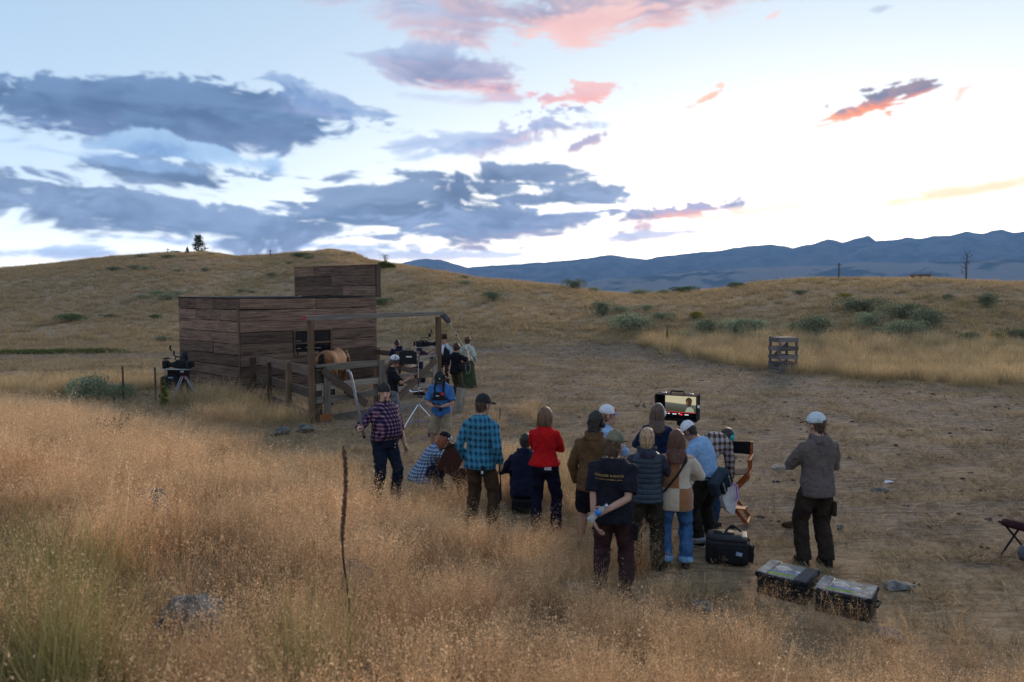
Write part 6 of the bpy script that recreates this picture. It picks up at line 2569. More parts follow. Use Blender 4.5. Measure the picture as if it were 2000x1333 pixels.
# 15 black t-shirt
p15 = person('man in black t-shirt with yellow lettering holding a water bottle behind his back', head_at(1198, 832, 1.75), 1.74, -17, fat=.02, lean=0, head=(-22, 2, 0), sh=1.06,
             armR=((-.04, -.215, .955), (1.2, -.1, -.5), (-.15, -1, .15), (-.95, -.05, -.30)), armL=((-.16, -.12, .80), (-1, -.8, 0), (1, 0, 0), (.45, -.5, -.6)), grip=(False, True), hand_curl=(.5, 1.1),
             legs={'L': ((-.13, 0), (-.1, 1, 0)), 'R': ((.14, .02), (.1, 1, 0))}, top=dict(mat=cloth('tee_black', (.014, .014, .021)), hem=-.13, loose=1.28, grow=.030, flare=.02, wr=.009), bottom=dict(mat=cloth('trousers_plum', (.052, .026, .028)), wide=1.12),
             hair=('mullet', H_BROWN), cap=dict(mat=CAP_OLIVE, gap=True), shoes=(SHOE_B, SOLE_D))
MB().rbox((.235, .0, .74), (.06, .07, .10), .015).rbox((.232, .0, .66), (.045, .05, .08), .012).build('hip_pouch', MATTE, p15.root)

# 16 puffer vest
def puffer(t, p):
    co = objco(t)
    x, y, z = t.xyz(co)
    f = t.m('FRACT', t.m('MULTIPLY', z, 17.0))
    d = t.m('ABSOLUTE', t.m('SUBTRACT', f, .5))
    h = t.m('SQRT', t.m('SUBTRACT', 1.0, t.m('MULTIPLY', t.m('MULTIPLY', d, d), 3.9)))
    n = t.noise(t.mapping(co, scale=(30, 30, 60)), 1.0, 4, .6)
    t.put(p.inputs['Base Color'], t.mix(t.mapr(n, .3, .7), (.008, .017, .032), (.015, .036, .058)))
    p.inputs['Roughness'].default_value = .55
    bump(t, p, t.m('ADD', h, t.m('MULTIPLY', n, .25)), .8, .010)


p16 = person('blonde person in dark teal quilted vest over a hooded top standing with back turned', head_at(1264, 828, 1.66), 1.66, -6, female=True, lean=1, head=(-4, 0, 0), sh=1.08, armR=((.12, .28, 1.02), (1.2, -.3, -.5)), armL=((-.12, .28, 1.04), (-1.2, -.3, -.5)),
             legs={'L': ((-.12, 0), (-.2, 1, 0)), 'R': ((.14, 0), (.2, 1, 0))}, top=dict(mat=cloth('fleece_slate', (.040, .040, .060)), sleeve='long', loose=1.2, hem=-.03, name='hooded_top'), hood=cloth('fleece_slate', (.040, .040, .060)),
             bottom=dict(mat=cloth('trousers_olive_black', (.034, .031, .022)), wide=1.18), hair=('tuck', H_BLOND), shoes=(SHOE_D, SOLE_D))
mb = MB()
secs = []
for s, rx, ry, yo in ((-.10, .196, .158, -.02), (-.02, .194, .155, -.015), (.10, .184, .142, 0), (.25, .186, .145, .008), (.36, .186, .145, .006), (.43, .175, .128, -.002), (.475, .135, .100, -.01), (.515, .085, .075, -.01)):
    c, x, y, d = p16.fr(s)
    secs.append((c + y * yo, x, y, rx, ry))
mb.loft(secs, 22, 2.3)
queue('quilted_vest', mb, mat('quilted_nylon', puffer), p16.root, .014, 3, .007, (10, 10, 18))

# 17 headphones woman
p17 = person('long-haired person in navy sweater wearing white headphones in front of the monitor', head_at(1284, 783, 1.66), 1.66, -14, female=True, head=(-20, 0, 0), armR=((.12, .25, 1.05), (1, -.3, -.6)), armL=((-.12, .25, 1.05), (-1, -.3, -.6)),
             top=dict(mat=cloth('sweater_navy', (.010, .020, .052)), sleeve='long', loose=1.2, name='sweater'), bottom=dict(mat=BLACK_C), hair=('long', hair_mat('hair_umber', (.085, .045, .028))), phones=PHN_WHITE, shoes=(SHOE_D,))

# 18 patchwork jacket
def patchwork(t, p):
    co = objco(t)
    x, y, z = t.xyz(co)
    wob = t.m('MULTIPLY', t.m('SUBTRACT', t.noise(co, 6, 3), .5), .04)
    a = t.m('GREATER_THAN', t.m('ADD', x, wob), .03)
    b = t.m('GREATER_THAN', t.m('ADD', z, wob), 1.01)
    c = t.m('GREATER_THAN', z, 1.36)
    xr = t.m('ABSOLUTE', t.m('SUBTRACT', a, b))
    n = t.noise(co, 60, 4, .7)
    cream = t.mix(n, (.40, .31, .22), (.64, .54, .42))
    rust = t.mix(n, (.21, .082, .026), (.36, .155, .055))
    blush = t.mix(t.mapr(t.noise(co, 24, 2), .45, .55), (.50, .30, .20), (.30, .13, .06))
    t.put(p.inputs['Base Color'], t.mix(c, t.mix(xr, cream, rust), blush))
    p.inputs['Roughness'].default_value = 1.0
    p.inputs['Sheen Weight'].default_value = .4
    bump(t, p, n, .8, .012)


p18 = person('woman with long auburn hair in a rust and cream patchwork fleece and blue cuffed jeans', head_at(1322, 832, 1.62), 1.62, -8, female=True, head=(-6, 6, 0), lean=1, armR=((.10, .28, 1.06), (1.2, -.1, -.5)), armL=((-.10, .28, 1.08), (-1.2, -.1, -.5)),
             legs={'L': ((-.11, 0), (-.2, 1, 0)), 'R': ((.13, .0), (.2, 1, 0))}, top=dict(mat=mat('patchwork_fleece', patchwork), sleeve='long', loose=1.45, hem=-.20, grow=.036, flare=.012, name='fleece_jacket', wr=.008),
             bottom=dict(mat=JEANS_B, cuffmat=JEANS_CUFF, name='jeans', wide=1.12), hair=('long', H_CHEST), shoes=(SHOE_B, SOLE_D))
MB().tube([p18.hd(.07, -.06, -.16) + Vector((.04, 0, 0)), (.11, -.165, 1.36), (.0, -.185, 1.18), (-.13, -.165, 1.0), (-.20, -.06, .90)], .013, 6).build('bag_strap', MATTE, p18.root)

# 19 light blue fleece
p19 = person('person in light blue fleece and white cap with blue brim bowing the head over something', stand(1384, 9.3), 1.62, 46, lean=26, head=(10, 34, 0), armR=((.14, .26, 1.02), (1.0, -.6, -.4)), armL=((-.10, .28, 1.04), (-1, -.5, -.5)),
             legs={'L': ((-.13, .02), (-.2, 1, 0)), 'R': ((.13, -.05), (.2, 1, 0))}, top=dict(mat=cloth('fleece_sky', (.22, .36, .56), .12), sleeve='long', loose=1.35, hem=-.03, grow=.030, name='fleece', wr=.010),
             bottom=dict(mat=cloth('cord_black', (.020, .017, .014)), wide=1.22, cuffmat=cloth('cuff_grey', (.26, .27, .29))), hair=('short', H_DARK), cap=dict(mat=CAP_WHITE, brim=BLUE_BRIM), shoes=(SHOE_D, SOLE_W), skin=SKIN_T)

# 20 bending in brown plaid
p20 = person('person in brown and white plaid shirt bending down beside the folding chair', stand(1383, 10.05), 1.72, -48, lean=84, py=-.08, pz=.92, head=(0, 58, 0), armR=((.15, .36, .62), (.5, -.6, .3)), armL=((-.14, .38, .64), (-.5, -.6, .3)),
             top=dict(mat=plaid('plaid_brown', (.42, .40, .41), (.15, .095, .080), (.045, .026, .022), .085, .085, (.24, .20, .20), .45), sleeve='long', hem=-.10, grow=.024, loose=1.2, wr=.012), bottom=dict(mat=cloth('denim_mid', (.022, .045, .095)), name='jeans'),
             hair=('short', H_DARK), phones=plain('headset_teal', (.02, .36, .40), .5), shoes=(SHOE_D, SOLE_D))

# 21 grey hoodie
GREYH = cloth('hoodie_grey', (.125, .100, .092), .12)
p21 = person('man in taupe grey hoodie and white cap standing apart at right with arms folded', head_at(1600, 799, 1.80), 1.80, 10, lean=-1, head=(28, 2, 0), armR=((.07, .24, 1.12), (.9, -.1, -1)), armL=((-.03, .26, 1.17), (-.9, .0, -.8)),
             legs={'L': ((-.12, .03), (-.1, 1, 0)), 'R': ((.12, -.04), (.15, 1, 0))}, top=dict(mat=GREYH, sleeve='long', hem=-.14, grow=.026, flare=.0, loose=1.2, wr=.011, name='hoodie'), hood=GREYH,
             bottom=dict(mat=cloth('cargo_brown', (.034, .024, .018)), wide=1.20), hair=('short', H_BROWN), cap=dict(mat=cloth('cap_ice', (.50, .56, .60), .08), brim=CAP_BLACK, gap=True), shoes=(SHOE_D, SOLE_D))
MB().rbox((.178, -.01, .64), (.05, .15, .17), .018).build('cargo_pocket', MATS['cargo_brown'], p21.root)
flush_queue()


def shirt_print(P):
    """flat lettering laid on the back of the black t-shirt"""
    from mathutils.bvhtree import BVHTree
    sh = P.shirt.data
    bv = BVHTree.FromPolygons([v.co for v in sh.vertices], [p.vertices[:] for p in sh.polygons])
    m = plain('print_yellow', (.50, .34, .11), .8, var=.1)
    out = bpy.data.meshes.new('lettering')
    bm = bmesh.new()
    for txt, size, cx, cz in (('STINGER RANCH', .036, -.02, 1.275),):
        cu = bpy.data.curves.new('t', 'FONT')
        cu.body = txt
        cu.size = size
        cu.align_x = 'CENTER'
        cu.resolution_u = 2
        cu.space_character = 1.05
        o = bpy.data.objects.new('t', cu)
        COL.objects.link(o)
        bpy.context.view_layer.update()
        me = bpy.data.meshes.new_from_object(o.evaluated_get(bpy.context.evaluated_depsgraph_get()))
        bpy.data.objects.remove(o)
        tb = bmesh.new()
        tb.from_mesh(me)
        bmesh.ops.triangulate(tb, faces=tb.faces[:])
        for v in tb.verts:
            v.co = Vector((cx + v.co.x, 0, cz + v.co.y))
        t2 = bpy.data.meshes.new('x')
        tb.to_mesh(t2)
        bm.from_mesh(t2)
    x = -.155
    rnd = random.Random(2)
    while x < .115:
        w = rnd.uniform(.008, .030)
        vs = [bm.verts.new((x + a * w, 0, 1.245 + b * .006 * rnd.uniform(.6, 1.2))) for a, b in ((0, 0), (1, 0), (1, 1), (0, 1))]
        bm.faces.new(vs)
        x += w + rnd.uniform(.004, .012)
    for v in bm.verts:
        hit = bv.ray_cast(Vector((v.co.x, -1, v.co.z)), Vector((0, 1, 0)))
        v.co.y = (hit[0].y if hit[0] else -.17) - .004
    bm.to_mesh(out)
    bm.free()
    link_mesh('lettering', out, m, P.shirt)


shirt_print(p15)


def sewn_patch(o, name, x0, x1, z0, z1, m, taper=0.0, lift=.0035):
    """a pocket or yoke laid on the back of a garment, following its folds"""
    from mathutils.bvhtree import BVHTree
    me = o.data
    bv = BVHTree.FromPolygons([v.co for v in me.vertices], [p.vertices[:] for p in me.polygons])
    n = 6
    vs = []
    for j in range(n + 1):
        for i in range(n + 1):
            z = z0 + (z1 - z0) * j / n
            x = x0 + (x1 - x0) * i / n
            x = (x0 + x1) / 2 + (x - (x0 + x1) / 2) * (1 - taper * (1 - j / n))
            if taper and j == 0:
                z -= .018 * (1 - abs(2 * i / n - 1))
            h = bv.ray_cast(Vector((x, -1, z)), Vector((0, 1, 0)))
            if h[0] is None:
                return
            vs.append(h[0] + Vector((0, -lift, 0)))
    k = len(vs)
    vs += [v + Vector((0, lift * 1.6, 0)) for v in vs]
    fs = []
    for j in range(n):
        for i in range(n):
            a = j * (n + 1) + i
            fs.append((a, a + 1, a + n + 2, a + n + 1))
    rim = [i for i in range(n + 1)] + [j * (n + 1) + n for j in range(1, n + 1)] + [n * (n + 1) + i for i in range(n - 1, -1, -1)] + [j * (n + 1) for j in range(n - 1, 0, -1)]
    for a, b in zip(rim, rim[1:] + rim[:1]):
        fs.append((a, a + k, b + k, b))
    q = bpy.data.meshes.new(name)
    q.from_pydata([tuple(v) for v in vs], [], fs)
    link_mesh(name, q, m, o, True)


for P, mm, zz in ((p12, 'denim_ink', .87), (p15, 'trousers_plum', .84), (p16, 'trousers_olive_black', .84), (p10, 'brown_duck', .80), (p21, 'cargo_brown', .82), (p1, 'denim_dark', .86)):
    for sg in (-1, 1):
        sewn_patch(P.pants, 'back_pocket', sg * .078 - .055, sg * .078 + .055, zz - .07, zz + .06, MATS[mm], .18)
for P, nm in ((p10, 'plaid_turquoise'),):
    sewn_patch(P.shirt, 'yoke', -.125, .125, 1.30, 1.395, MATS[nm], 0, .006)
# ------------------------------------------------------------------ the horse
def build_horse():
    q = at_depth(650, 700, 21.3)
    q.z = gz(q.x, q.y)
    r = thing('horse', 'bay horse with black tail standing rump towards us inside the pen', 'horse', q, R(-6))

    def coat(t, p):
        co = objco(t)
        x, y, z = t.xyz(co)
        n = t.noise(co, 5, 4)
        c = t.mix(t.mapr(n, .3, .7), (.125, .052, .020), (.215, .094, .038))
        pts = t.mapr(t.m('ADD', z, t.m('MULTIPLY', n, .2)), .62, .40)
        c = t.mix(pts, c, (.018, .012, .010))
        sock = t.m('MULTIPLY', t.m('LESS_THAN', z, .17), t.m('MULTIPLY', t.m('GREATER_THAN', x, 0), t.m('LESS_THAN', y, 0)))
        c = t.mix(sock, c, (.5, .46, .42))
        t.put(p.inputs['Base Color'], c)
        p.inputs['Roughness'].default_value = .8
        p.inputs['Specular IOR Level'].default_value = .15
        bump(t, p, t.noise(t.mapping(co, scale=(60, 60, 20)), 1, 3), .2, .004)
    m = mat('horse_coat', coat)
    mb = MB()
    secs = []
    for y, z, rx, rz in ((-.88, 1.20, .07, .10), (-.82, 1.17, .19, .22), (-.68, 1.17, .275, .30), (-.50, 1.17, .295, .325), (-.25, 1.13, .275, .325), (.05, 1.09, .285, .345), (.32, 1.09, .275, .355), (.52, 1.13, .225, .33), (.68, 1.17, .16, .24), (.76, 1.18, .08, .13)):
        secs.append((Vector((0, y, z)), X_, Z_, rx, rz))
    mb.loft(secs, 18)
    mb.ell((0, .36, 1.40), (.075, .24, .10))
    mb.loft([(Vector((0, .50, 1.24)), X_, Vector((0, -.6, .8)), .15, .27), (Vector((0, .80, 1.26)), X_, Vector((0, -.4, .9)), .115, .19), (Vector((0, 1.06, 1.24)), X_, Vector((0, -.1, 1)), .09, .14), (Vector((0, 1.18, 1.22)), X_, Vector((0, 0, 1)), .07, .10)], 14)
    mb.loft([(Vector((0, 1.12, 1.26)), X_, Vector((0, .9, .5)), .075, .09), (Vector((0, 1.20, 1.13)), X_, Vector((0, .9, .5)), .095, .125), (Vector((0, 1.31, .94)), X_, Vector((0, .9, .5)), .070, .085), (Vector((0, 1.40, .78)), X_, Vector((0, .9, .5)), .058, .065), (Vector((0, 1.43, .72)), X_, Vector((0, .9, .5)), .040, .045)], 14)
    for sg in (-1, 1):
        mb.loft([(Vector((sg * .05, 1.10, 1.31)), X_, Y_, .025, .02), (Vector((sg * .06, 1.10, 1.38)), X_, Y_, .028, .016), (Vector((sg * .055, 1.11, 1.46)), X_, Y_, .006, .006)], 8)
        mb.ell((sg * .15, -.62, 1.02), (.145, .20, .26))
        for pts, rad in (([(.155, -.60, 1.05), (.165, -.48, .80), (.155, -.66, .60), (.150, -.74, .50), (.150, -.70, .30), (.150, -.69, .15), (.150, -.66, .08)], [.16, .125, .080, .058, .040, .043, .048]),
                         ([(.150, .48, 1.00), (.150, .50, .78), (.150, .50, .50), (.150, .51, .30), (.150, .51, .15), (.150, .54, .08)], [.13, .085, .055, .038, .042, .048])):
            ps = [Vector((p[0] * sg, p[1] + (.10 if sg > 0 else -.06) * (1 - p[2]), p[2])) for p in pts]
            limb(mb, ps, rad, 12)
    hx = MB()
    queue('body', mb, [m], r, .022, 3, .004, (5, 5, 5))
    hf = plain('hoof', (.03, .024, .02), .5)
    for sg in (-1, 1):
        for y0 in (-.64, .54):
            o_ = (.10 if sg > 0 else -.06) * .94
            MB().loft([(Vector((sg * .15, y0 + o_, .002)), X_, Y_, .068, .075), (Vector((sg * .15, y0 + o_ - .01, .085)), X_, Y_, .050, .052)], 12).build('hoof', hf, r, True)
    hm = cloth('horse_hair', (.013, .011, .010), .4)
    mb = MB()
    limb(mb, [Vector(p) for p in ((0, -.80, 1.40), (0, -.90, 1.36), (.01, -.955, 1.20), (.015, -.96, .95), (.01, -.95, .70), (.0, -.94, .45))], [.05, .065, .095, .105, .085, .02], 12, .62)
    queue('tail', mb, [hm], r, .016, 2, .014, (26, 26, 5))
    mb = MB()
    limb(mb, [Vector(p) for p in ((.02, .40, 1.40), (.05, .70, 1.36), (.05, .95, 1.28), (.02, 1.12, 1.22))], [.05, .075, .075, .04], 10, 1.2)
    queue('mane', mb, [hm], r, .016, 2, .014, (26, 8, 26))


build_horse()
flush_queue()

# ------------------------------------------------------------------ film gear
GLASS = plain('lens_glass', (.01, .012, .02), .05)
RUBBER = plain('rubber', (.016, .016, .017), .8)
CHROME = plain('chrome', (.72, .74, .77), .18, 1.0, var=.04)


def cinema_camera(label, loc, rz, s=1.0, up=0):
    """body, magazine, rails, lens and matte box along local +x"""
    r = thing('cinema_camera', label, 'camera', loc, rz)
    r.scale = (s, s, s)
    MB().rbox((-.04, 0, .0), (.22, .13, .15), .012).rbox((-.04, .0, .085), (.18, .10, .03), .008).build('body', MATTE, r)
    MB().rbox((-.21, 0, .0), (.10, .12, .16), .012).build('battery', BLACK, r)
    MB().rbox((-.30, 0, .01), (.05, .09, .12), .008).build('receiver', MATTE, r)
    MB().tube([(-.25, -.05, -.10), (.34, -.05, -.10)], .008, 8).tube([(-.25, .05, -.10), (.34, .05, -.10)], .008, 8).build('rods', STEEL, r)
    MB().tube([(.07, 0, 0), (.16, 0, 0), (.161, 0, 0), (.25, 0, 0)], [.052, .055, .048, .050], 16).build('lens', BLACK, r, True)
    MB().tube([(.10, 0, 0), (.125, 0, 0)], .060, 20).build('focus_ring', RUBBER, r)
    MB().tube([(.25, 0, 0), (.253, 0, 0)], .042, 16).build('glass', GLASS, r)
    mb = MB().loft([(Vector((.24, 0, 0)), Y_, Z_, .075, .065), (Vector((.31, 0, 0)), Y_, Z_, .11, .09)], 16, 6)
    mb.beam((.31, -.11, .10), (.38, -.11, .13), .22, .006)
    mb.build('matte_box', MATTE, r)
    MB().tube([(-.12, 0, .10), (-.12, 0, .16), (.08, 0, .17), (.08, 0, .10)], .014, 8).build('top_handle', BLACK, r)
    MB().tube([(.0, -.06, .06), (-.02, -.16, .06), (-.10, -.17, .06)], [.02, .022, .03], 10).build('eyepiece', BLACK, r)
    MB().rbox((.12, -.02, .24), (.02, .16, .10), .006, Matrix.Rotation(R(25), 3, 'Z')).tube([(.06, 0, .17), (.10, 0, .22)], .008, 6).build('top_screen', BLACK, r)
    MB().tube([(.14, .02, .28), (.17, .03, .33), (.16, .03, .40)], [.012, .018, .02], 8).build('aerial', MATTE, r)
    mb = MB()
    for k in range(3):
        mb.tube([(-.2, .04 - .03 * k, .08), (-.10, .10, .02 - .03 * k), (.02, .08, -.06), (.10, .06, -.03 * k)], .006, 5)
    mb.build('cables', RUBBER, r)
    return r


Yc = 22.9
cinema_camera('black cinema camera with matte box shouldered by the operator in purple', at_depth(831, 670, Yc) + Vector((0, 0, -.03)), R(4), 1.08)


def light_stand(label, loc, h, name='light_stand'):
    r = thing(name, label, 'stand', loc, R(20), None)
    MB().tube([(0, 0, .12), (0, 0, h * .52)], .019, 10).build('column', CHROME, r)
    MB().tube([(0, 0, h * .50), (0, 0, h * .80)], .014, 10).build('column', plain('stand_black', (.03, .03, .034), .4), r)
    MB().tube([(0, 0, h * .78), (0, 0, h)], .010, 10).build('column', STEEL, r)
    blue = plain('brace_blue', (.11, .16, .27), .4, .6)
    for k in range(3):
        a = R(90 + 120 * k)
        d = Vector((math.cos(a), math.sin(a), 0))
        lg = MB().tube([d * .02 + Z_ * .62, d * .30 + Z_ * .33, d * .56 + Z_ * .02], [.012, .012, .012], 8).build('leg', CHROME, r)
        MB().ell(d * .565 + Z_ * .014, (.022, .022, .016), None, 8, 6).build('foot', RUBBER, lg)
        MB().tube([Z_ * .26, d * .36 + Z_ * .26], .009, 6).build('brace', blue, r)
    for z in (.52, .79):
        MB().tube([(-.02, 0, h * z), (.07, 0, h * z)], [.018, .012], 8).ell((.075, 0, h * z), (.014, .022, .03), None, 8, 6).build('knob', MATTE, r)
    MB().rbox((0, 0, h * .63), (.05, .05, .10), .01).build('grip_head', CHROME, r)
    MB().tube([(-.16, .0, h * .60), (.10, .01, h * .61)], .012, 8).tube([(-.16, .0, h * .60), (-.20, .02, h * .63)], .018, 8).build('grip_arm', CHROME, r)
    return r


q = on_ground(818, 846)
Yst = q.y
light_stand('chrome and black stand with low blue brace standing before the gate', q, (on_ground(818, 846) - at_depth(818, 712, Yst)).length)
# hooded video monitor on it, seen from behind
qm = at_depth(800, 699, Yst - .02)
r = thing('video_monitor', 'small black hooded monitor mounted on the chrome stand by the gate', 'monitor', qm, R(-14))
MB().rbox((0, 0, 0), (.40, .22, .27), .012).build('housing', MATTE, r)
MB().rbox((0, -.02, .15), (.30, .16, .035), .01).build('lid', BLACK, r)
MB().box((.03, -.113, .03), (.13, .006, .026)).build('label', WHITE_P, r)
MB().tube([(-.08, -.02, .165), (-.06, 0, .20), (.0, .01, .20), (.03, 0, .165)], .010, 6).build('handle', BLACK, r)
MB().rbox((.12, -.05, -.16), (.10, .08, .07), .01).tube([(.20, -.02, -.05), (.20, -.02, -.16)], .012, 6).build('bracket', STEEL, r)
mb = MB()
for k in range(3):
    mb.tube([(-.2, -.05, -.02 - .03 * k), (-.28, -.07, -.06), (-.20, -.04, -.16 - .02 * k), (-.05, -.03, -.15)], .006, 5)
mb.build('cables', RUBBER, r)
for k, z in enumerate((.06, -.02)):
    MB().tube([(.202, -.06, z), (.216, -.06, z)], [.018, .014], 10).build('knob', WHITE_P if k == 0 else STEEL, r)

# blue bottle beside the stand
q = on_ground(840, 852)
r = thing('blue_bottle', 'blue drinking bottle standing on the ground beside the chrome stand', 'bottle', q)
MB().tube([(0, 0, 0), (0, 0, .02), (0, 0, .24), (0, 0, .27), (0, 0, .28)], [.042, .048, .048, .036, .030], 16).build('flask', plain('bottle_blue', (.015, .04, .24), .35, .2), r, True)
MB().tube([(0, 0, .28), (0, 0, .33)], [.03, .028], 14).build('lid', MATTE, r, True)
MB().tube([(-.022, 0, .33), (-.018, 0, .36), (.018, 0, .36), (.022, 0, .33)], .006, 6).build('loop', MATTE, r)

# tripod with camera and the gear cart at the shed's left end
q = at_depth(360, 786, 21.6)
q.z = gz(q.x, q.y)
r = thing('camera_tripod', 'heavy silver-legged tripod with red collar left of the shed', 'tripod', q)
hd_ = .74
for a, ang in enumerate((R(-112), R(-10), R(80))):
    d = Vector((math.cos(ang), math.sin(ang), 0))
    n = Vector((-d.y, d.x, 0))
    mb = MB()
    for sg in (-1, 1):
        mb.tube([d * .06 + n * (sg * .035) + Z_ * (hd_ - .08), d * .46 + n * (sg * .030) + Z_ * .02], .017, 8)
    mb.build('leg', ALU if a != 2 else MATTE, r)
MB().tube([(0, 0, hd_ - .17), (0, 0, hd_ - .02)], [.055, .062], 14).build('collar', plain('collar_red', (.42, .015, .02), .45), r, True)
MB().tube([(0, 0, hd_ - .04), (0, 0, hd_ + .05)], [.085, .09], 16).rbox((0, 0, hd_ + .09), (.20, .16, .08), .015).build('fluid_head', MATTE, r)
MB().tube([(.05, -.07, hd_ + .08), (.40, -.12, hd_ + .02)], [.012, .015], 8).build('pan_bar', MATTE, r)
MB().rbox((0, -.09, hd_ + .07), (.10, .02, .05), .008).build('drag_dial', STEEL, r)
ctop = q + Vector((-.12, 0, hd_ + .26))
cinema_camera('black film camera wrapped in cables on the silver tripod left of the shed', ctop, R(172), 1.35)
q2 = at_depth(340, 783, 21.9)
q2.z = gz(q2.x, q2.y)
r = thing('gear_cart', 'small black cart loaded with camera gear behind the silver tripod', 'cart', q2, R(10))
r.scale = (1.3, 1.3, 1.25)
MB().rbox((0, .0, .16), (.46, .36, .05), .01).build('deck', MATTE, r)
MB().rbox((-.03, 0, .36), (.36, .30, .34), .02).build('bag', BLACK, r)
MB().rbox((.06, -.02, .60), (.30, .26, .16), .02).build('case', MATTE, r)
MB().box((-.02, -.155, .50), (.10, .008, .03)).build('label', plain('label_blue', (.25, .34, .44), .6), r)
MB().rbox((-.24, .05, .34), (.05, .22, .32), .01).build('side_board', plain('board_rust', (.28, .10, .05), .8), r)
for sx in (-1, 1):
    for sy in (-1, 1):
        MB().tube([(sx * .20, sy * .16 - .02, .075), (sx * .20, sy * .16 + .02, .075)], .075, 14).build('wheel', RUBBER, r)
MB().tube([(-.2, .17, .18), (-.22, .18, .80), (.2, .18, .80), (.2, .17, .18)], .014, 6).build('handle', STEEL, r)
q3 = at_depth(358, 716, 22.3)
r = thing('soft_bag', 'upright black bag leaning over the gear behind the tripod', 'bag', Vector((q3.x, q3.y, gz(q3.x, q3.y))), R(5))
MB().loft([(Vector((0, 0, .0)), X_, Y_, .16, .14), (Vector((0, 0, .5)), X_, Y_, .17, .14), (Vector((.0, 0, .95)), X_, Y_, .15, .13), (Vector((.03, 0, 1.20)), X_, Y_, .10, .09), (Vector((.06, 0, 1.34)), X_, Y_, .06, .05)], 14, 2.6).build('sack', BLACK, r, True)
MB().tube([(.02, -.10, 1.18), (.10, -.13, 1.24), (.14, -.10, 1.12), (.12, -.12, .9)], .016, 6).build('strap', MATTE, r)

# boom pole, microphone and sound bag
tip, hnd = at_depth(871, 622, 21.2), p8.handR
butt = hnd + (hnd - tip).normalized() * .55
r = thing('boom_pole', 'thin boom pole with grey fuzzy microphone raised over the gate beam', 'boom', hnd)
MB().tube([butt - hnd, (tip - hnd) * .5, tip - hnd], [.016, .013, .010], 8).build('pole', plain('boom_grey', (.28, .28, .30), .35, .5), r)
MB().tube([(tip - hnd) * .48, (tip - hnd) * .52], .020, 8).build('clamp', MATTE, r)
mb = MB()
rnd = random.Random(4)
ax = (Vector((.16, -.05, -.17))).normalized()
c0 = tip - hnd - ax * .02
mb.loft([(c0 + ax * t, Vector((0, 1, 0)), ax.cross(Vector((0, 1, 0))), w, w) for t, w in ((-.20, .03), (-.17, .065), (-.08, .080), (.06, .080), (.15, .060), (.19, .025))], 14)
fz_ = cloth('fuzzy_grey', (.085, .082, .090), .35)
for i in range(260):
    t, a = rnd.uniform(-.19, .18), rnd.uniform(0, 6.28)
    yv = Vector((0, 1, 0)) * math.cos(a) + ax.cross(Vector((0, 1, 0))) * math.sin(a)
    b = c0 + ax * t + yv * .07
    e = b + yv * rnd.uniform(.015, .035) + ax * rnd.uniform(-.02, .02)
    sd = ax * .006
    mb.add([b - sd, b + sd, e], [(0, 1, 2)])
mb.build('windshield', fz_, r, True)
q = p8.M @ Vector((.26, .10, 1.02))
r = thing('sound_bag', 'black sound recorder bag with looped cable at the boom operator\'s hip', 'bag', q, R(-44))
r.scale = (.8, .8, .8)
MB().rbox((0, 0, 0), (.30, .36, .26), .05).build('pouch', BLACK, r)
MB().rbox((.0, .0, .14), (.24, .30, .04), .015).build('flap', MATTE, r)
MB().tube([(.17, -.10, .12), (.20, -.12, -.05), (.19, -.06, -.22), (.19, .06, -.20), (.18, .12, -.02), (.16, .10, .12)], .007, 6).build('cable_loop', plain('cable_tan', (.30, .26, .22), .6), r)
MB().tube([(0, -.14, .12), (-.16, -.20, .35), (-.28, -.05, .44), (-.20, .10, .36), (0, .14, .12)], .014, 6).build('strap', MATTE, r)

# silver pole in the bearded man's fist
h = p1.handR
top = at_depth(684, 726, h.y - .04)
r = thing('silver_pole', 'silver pole with bent top held upright by the bearded man', 'pole', h)
t_ = top - h
dn = t_.normalized()
MB().tube([-dn * .16, t_ * .5, t_ * .90, t_ * .97 + Vector((-.005, 0, 0)), t_ + Vector((-.025, 0, .010)), t_ + Vector((-.05, 0, .006))], [.020, .020, .020, .0195, .019, .018], 12).build('tube', ALU, r, True)
MB().tube([-dn * .165, -dn * .13], .0215, 12).build('end_cap', MATTE, r)

# brown portfolio case by the crouching woman
q = on_ground(905, 985)
q = Vector((q.x, 11.2, 0))
h2 = p2.handR
r = thing('brown_case', 'dark brown leather portfolio case tipped open beside the crouching woman', 'case', Vector((at_depth(882, 900, 11.45).x, 11.45, gz(-.9, 11.45))), R(-8))
brn = plain('case_leather', (.055, .018, .012), .5, var=.3, bmp=.3)
MB().rbox((0, 0, .60), (.32, .07, .46), .02, Matrix.Rotation(R(26), 3, 'Y')).build('upper_panel', brn, r)
MB().rbox((.20, -.03, .22), (.26, .09, .50), .025, Matrix.Rotation(R(-24), 3, 'Y')).build('lower_panel', brn, r)
MB().tube([(-.18, -.04, .74), (.10, -.045, .86)], .011, 6).build('zip', MATTE, r)
MB().tube([(.14, -.06, .48), (.22, -.09, .40), (.30, -.09, .22), (.30, -.07, .10)], .011, 6).build('strap', MATTE, r)

# water bottle in the fist of the man in black
h = p15.handR
r = thing('water_bottle', 'clear plastic water bottle with blue label held behind the back', 'bottle', h)
ax = (at_depth(1158, 1010, h.y - .02) - at_depth(1188, 985, h.y - .02)).normalized()
x_, y_, _ = frame_of(ax)


def wat(t, p):
    p.inputs['Base Color'].default_value = (.80, .88, .92, 1)
    p.inputs['Roughness'].default_value = .08
    p.inputs['Transmission Weight'].default_value = .75
    p.inputs['IOR'].default_value = 1.2


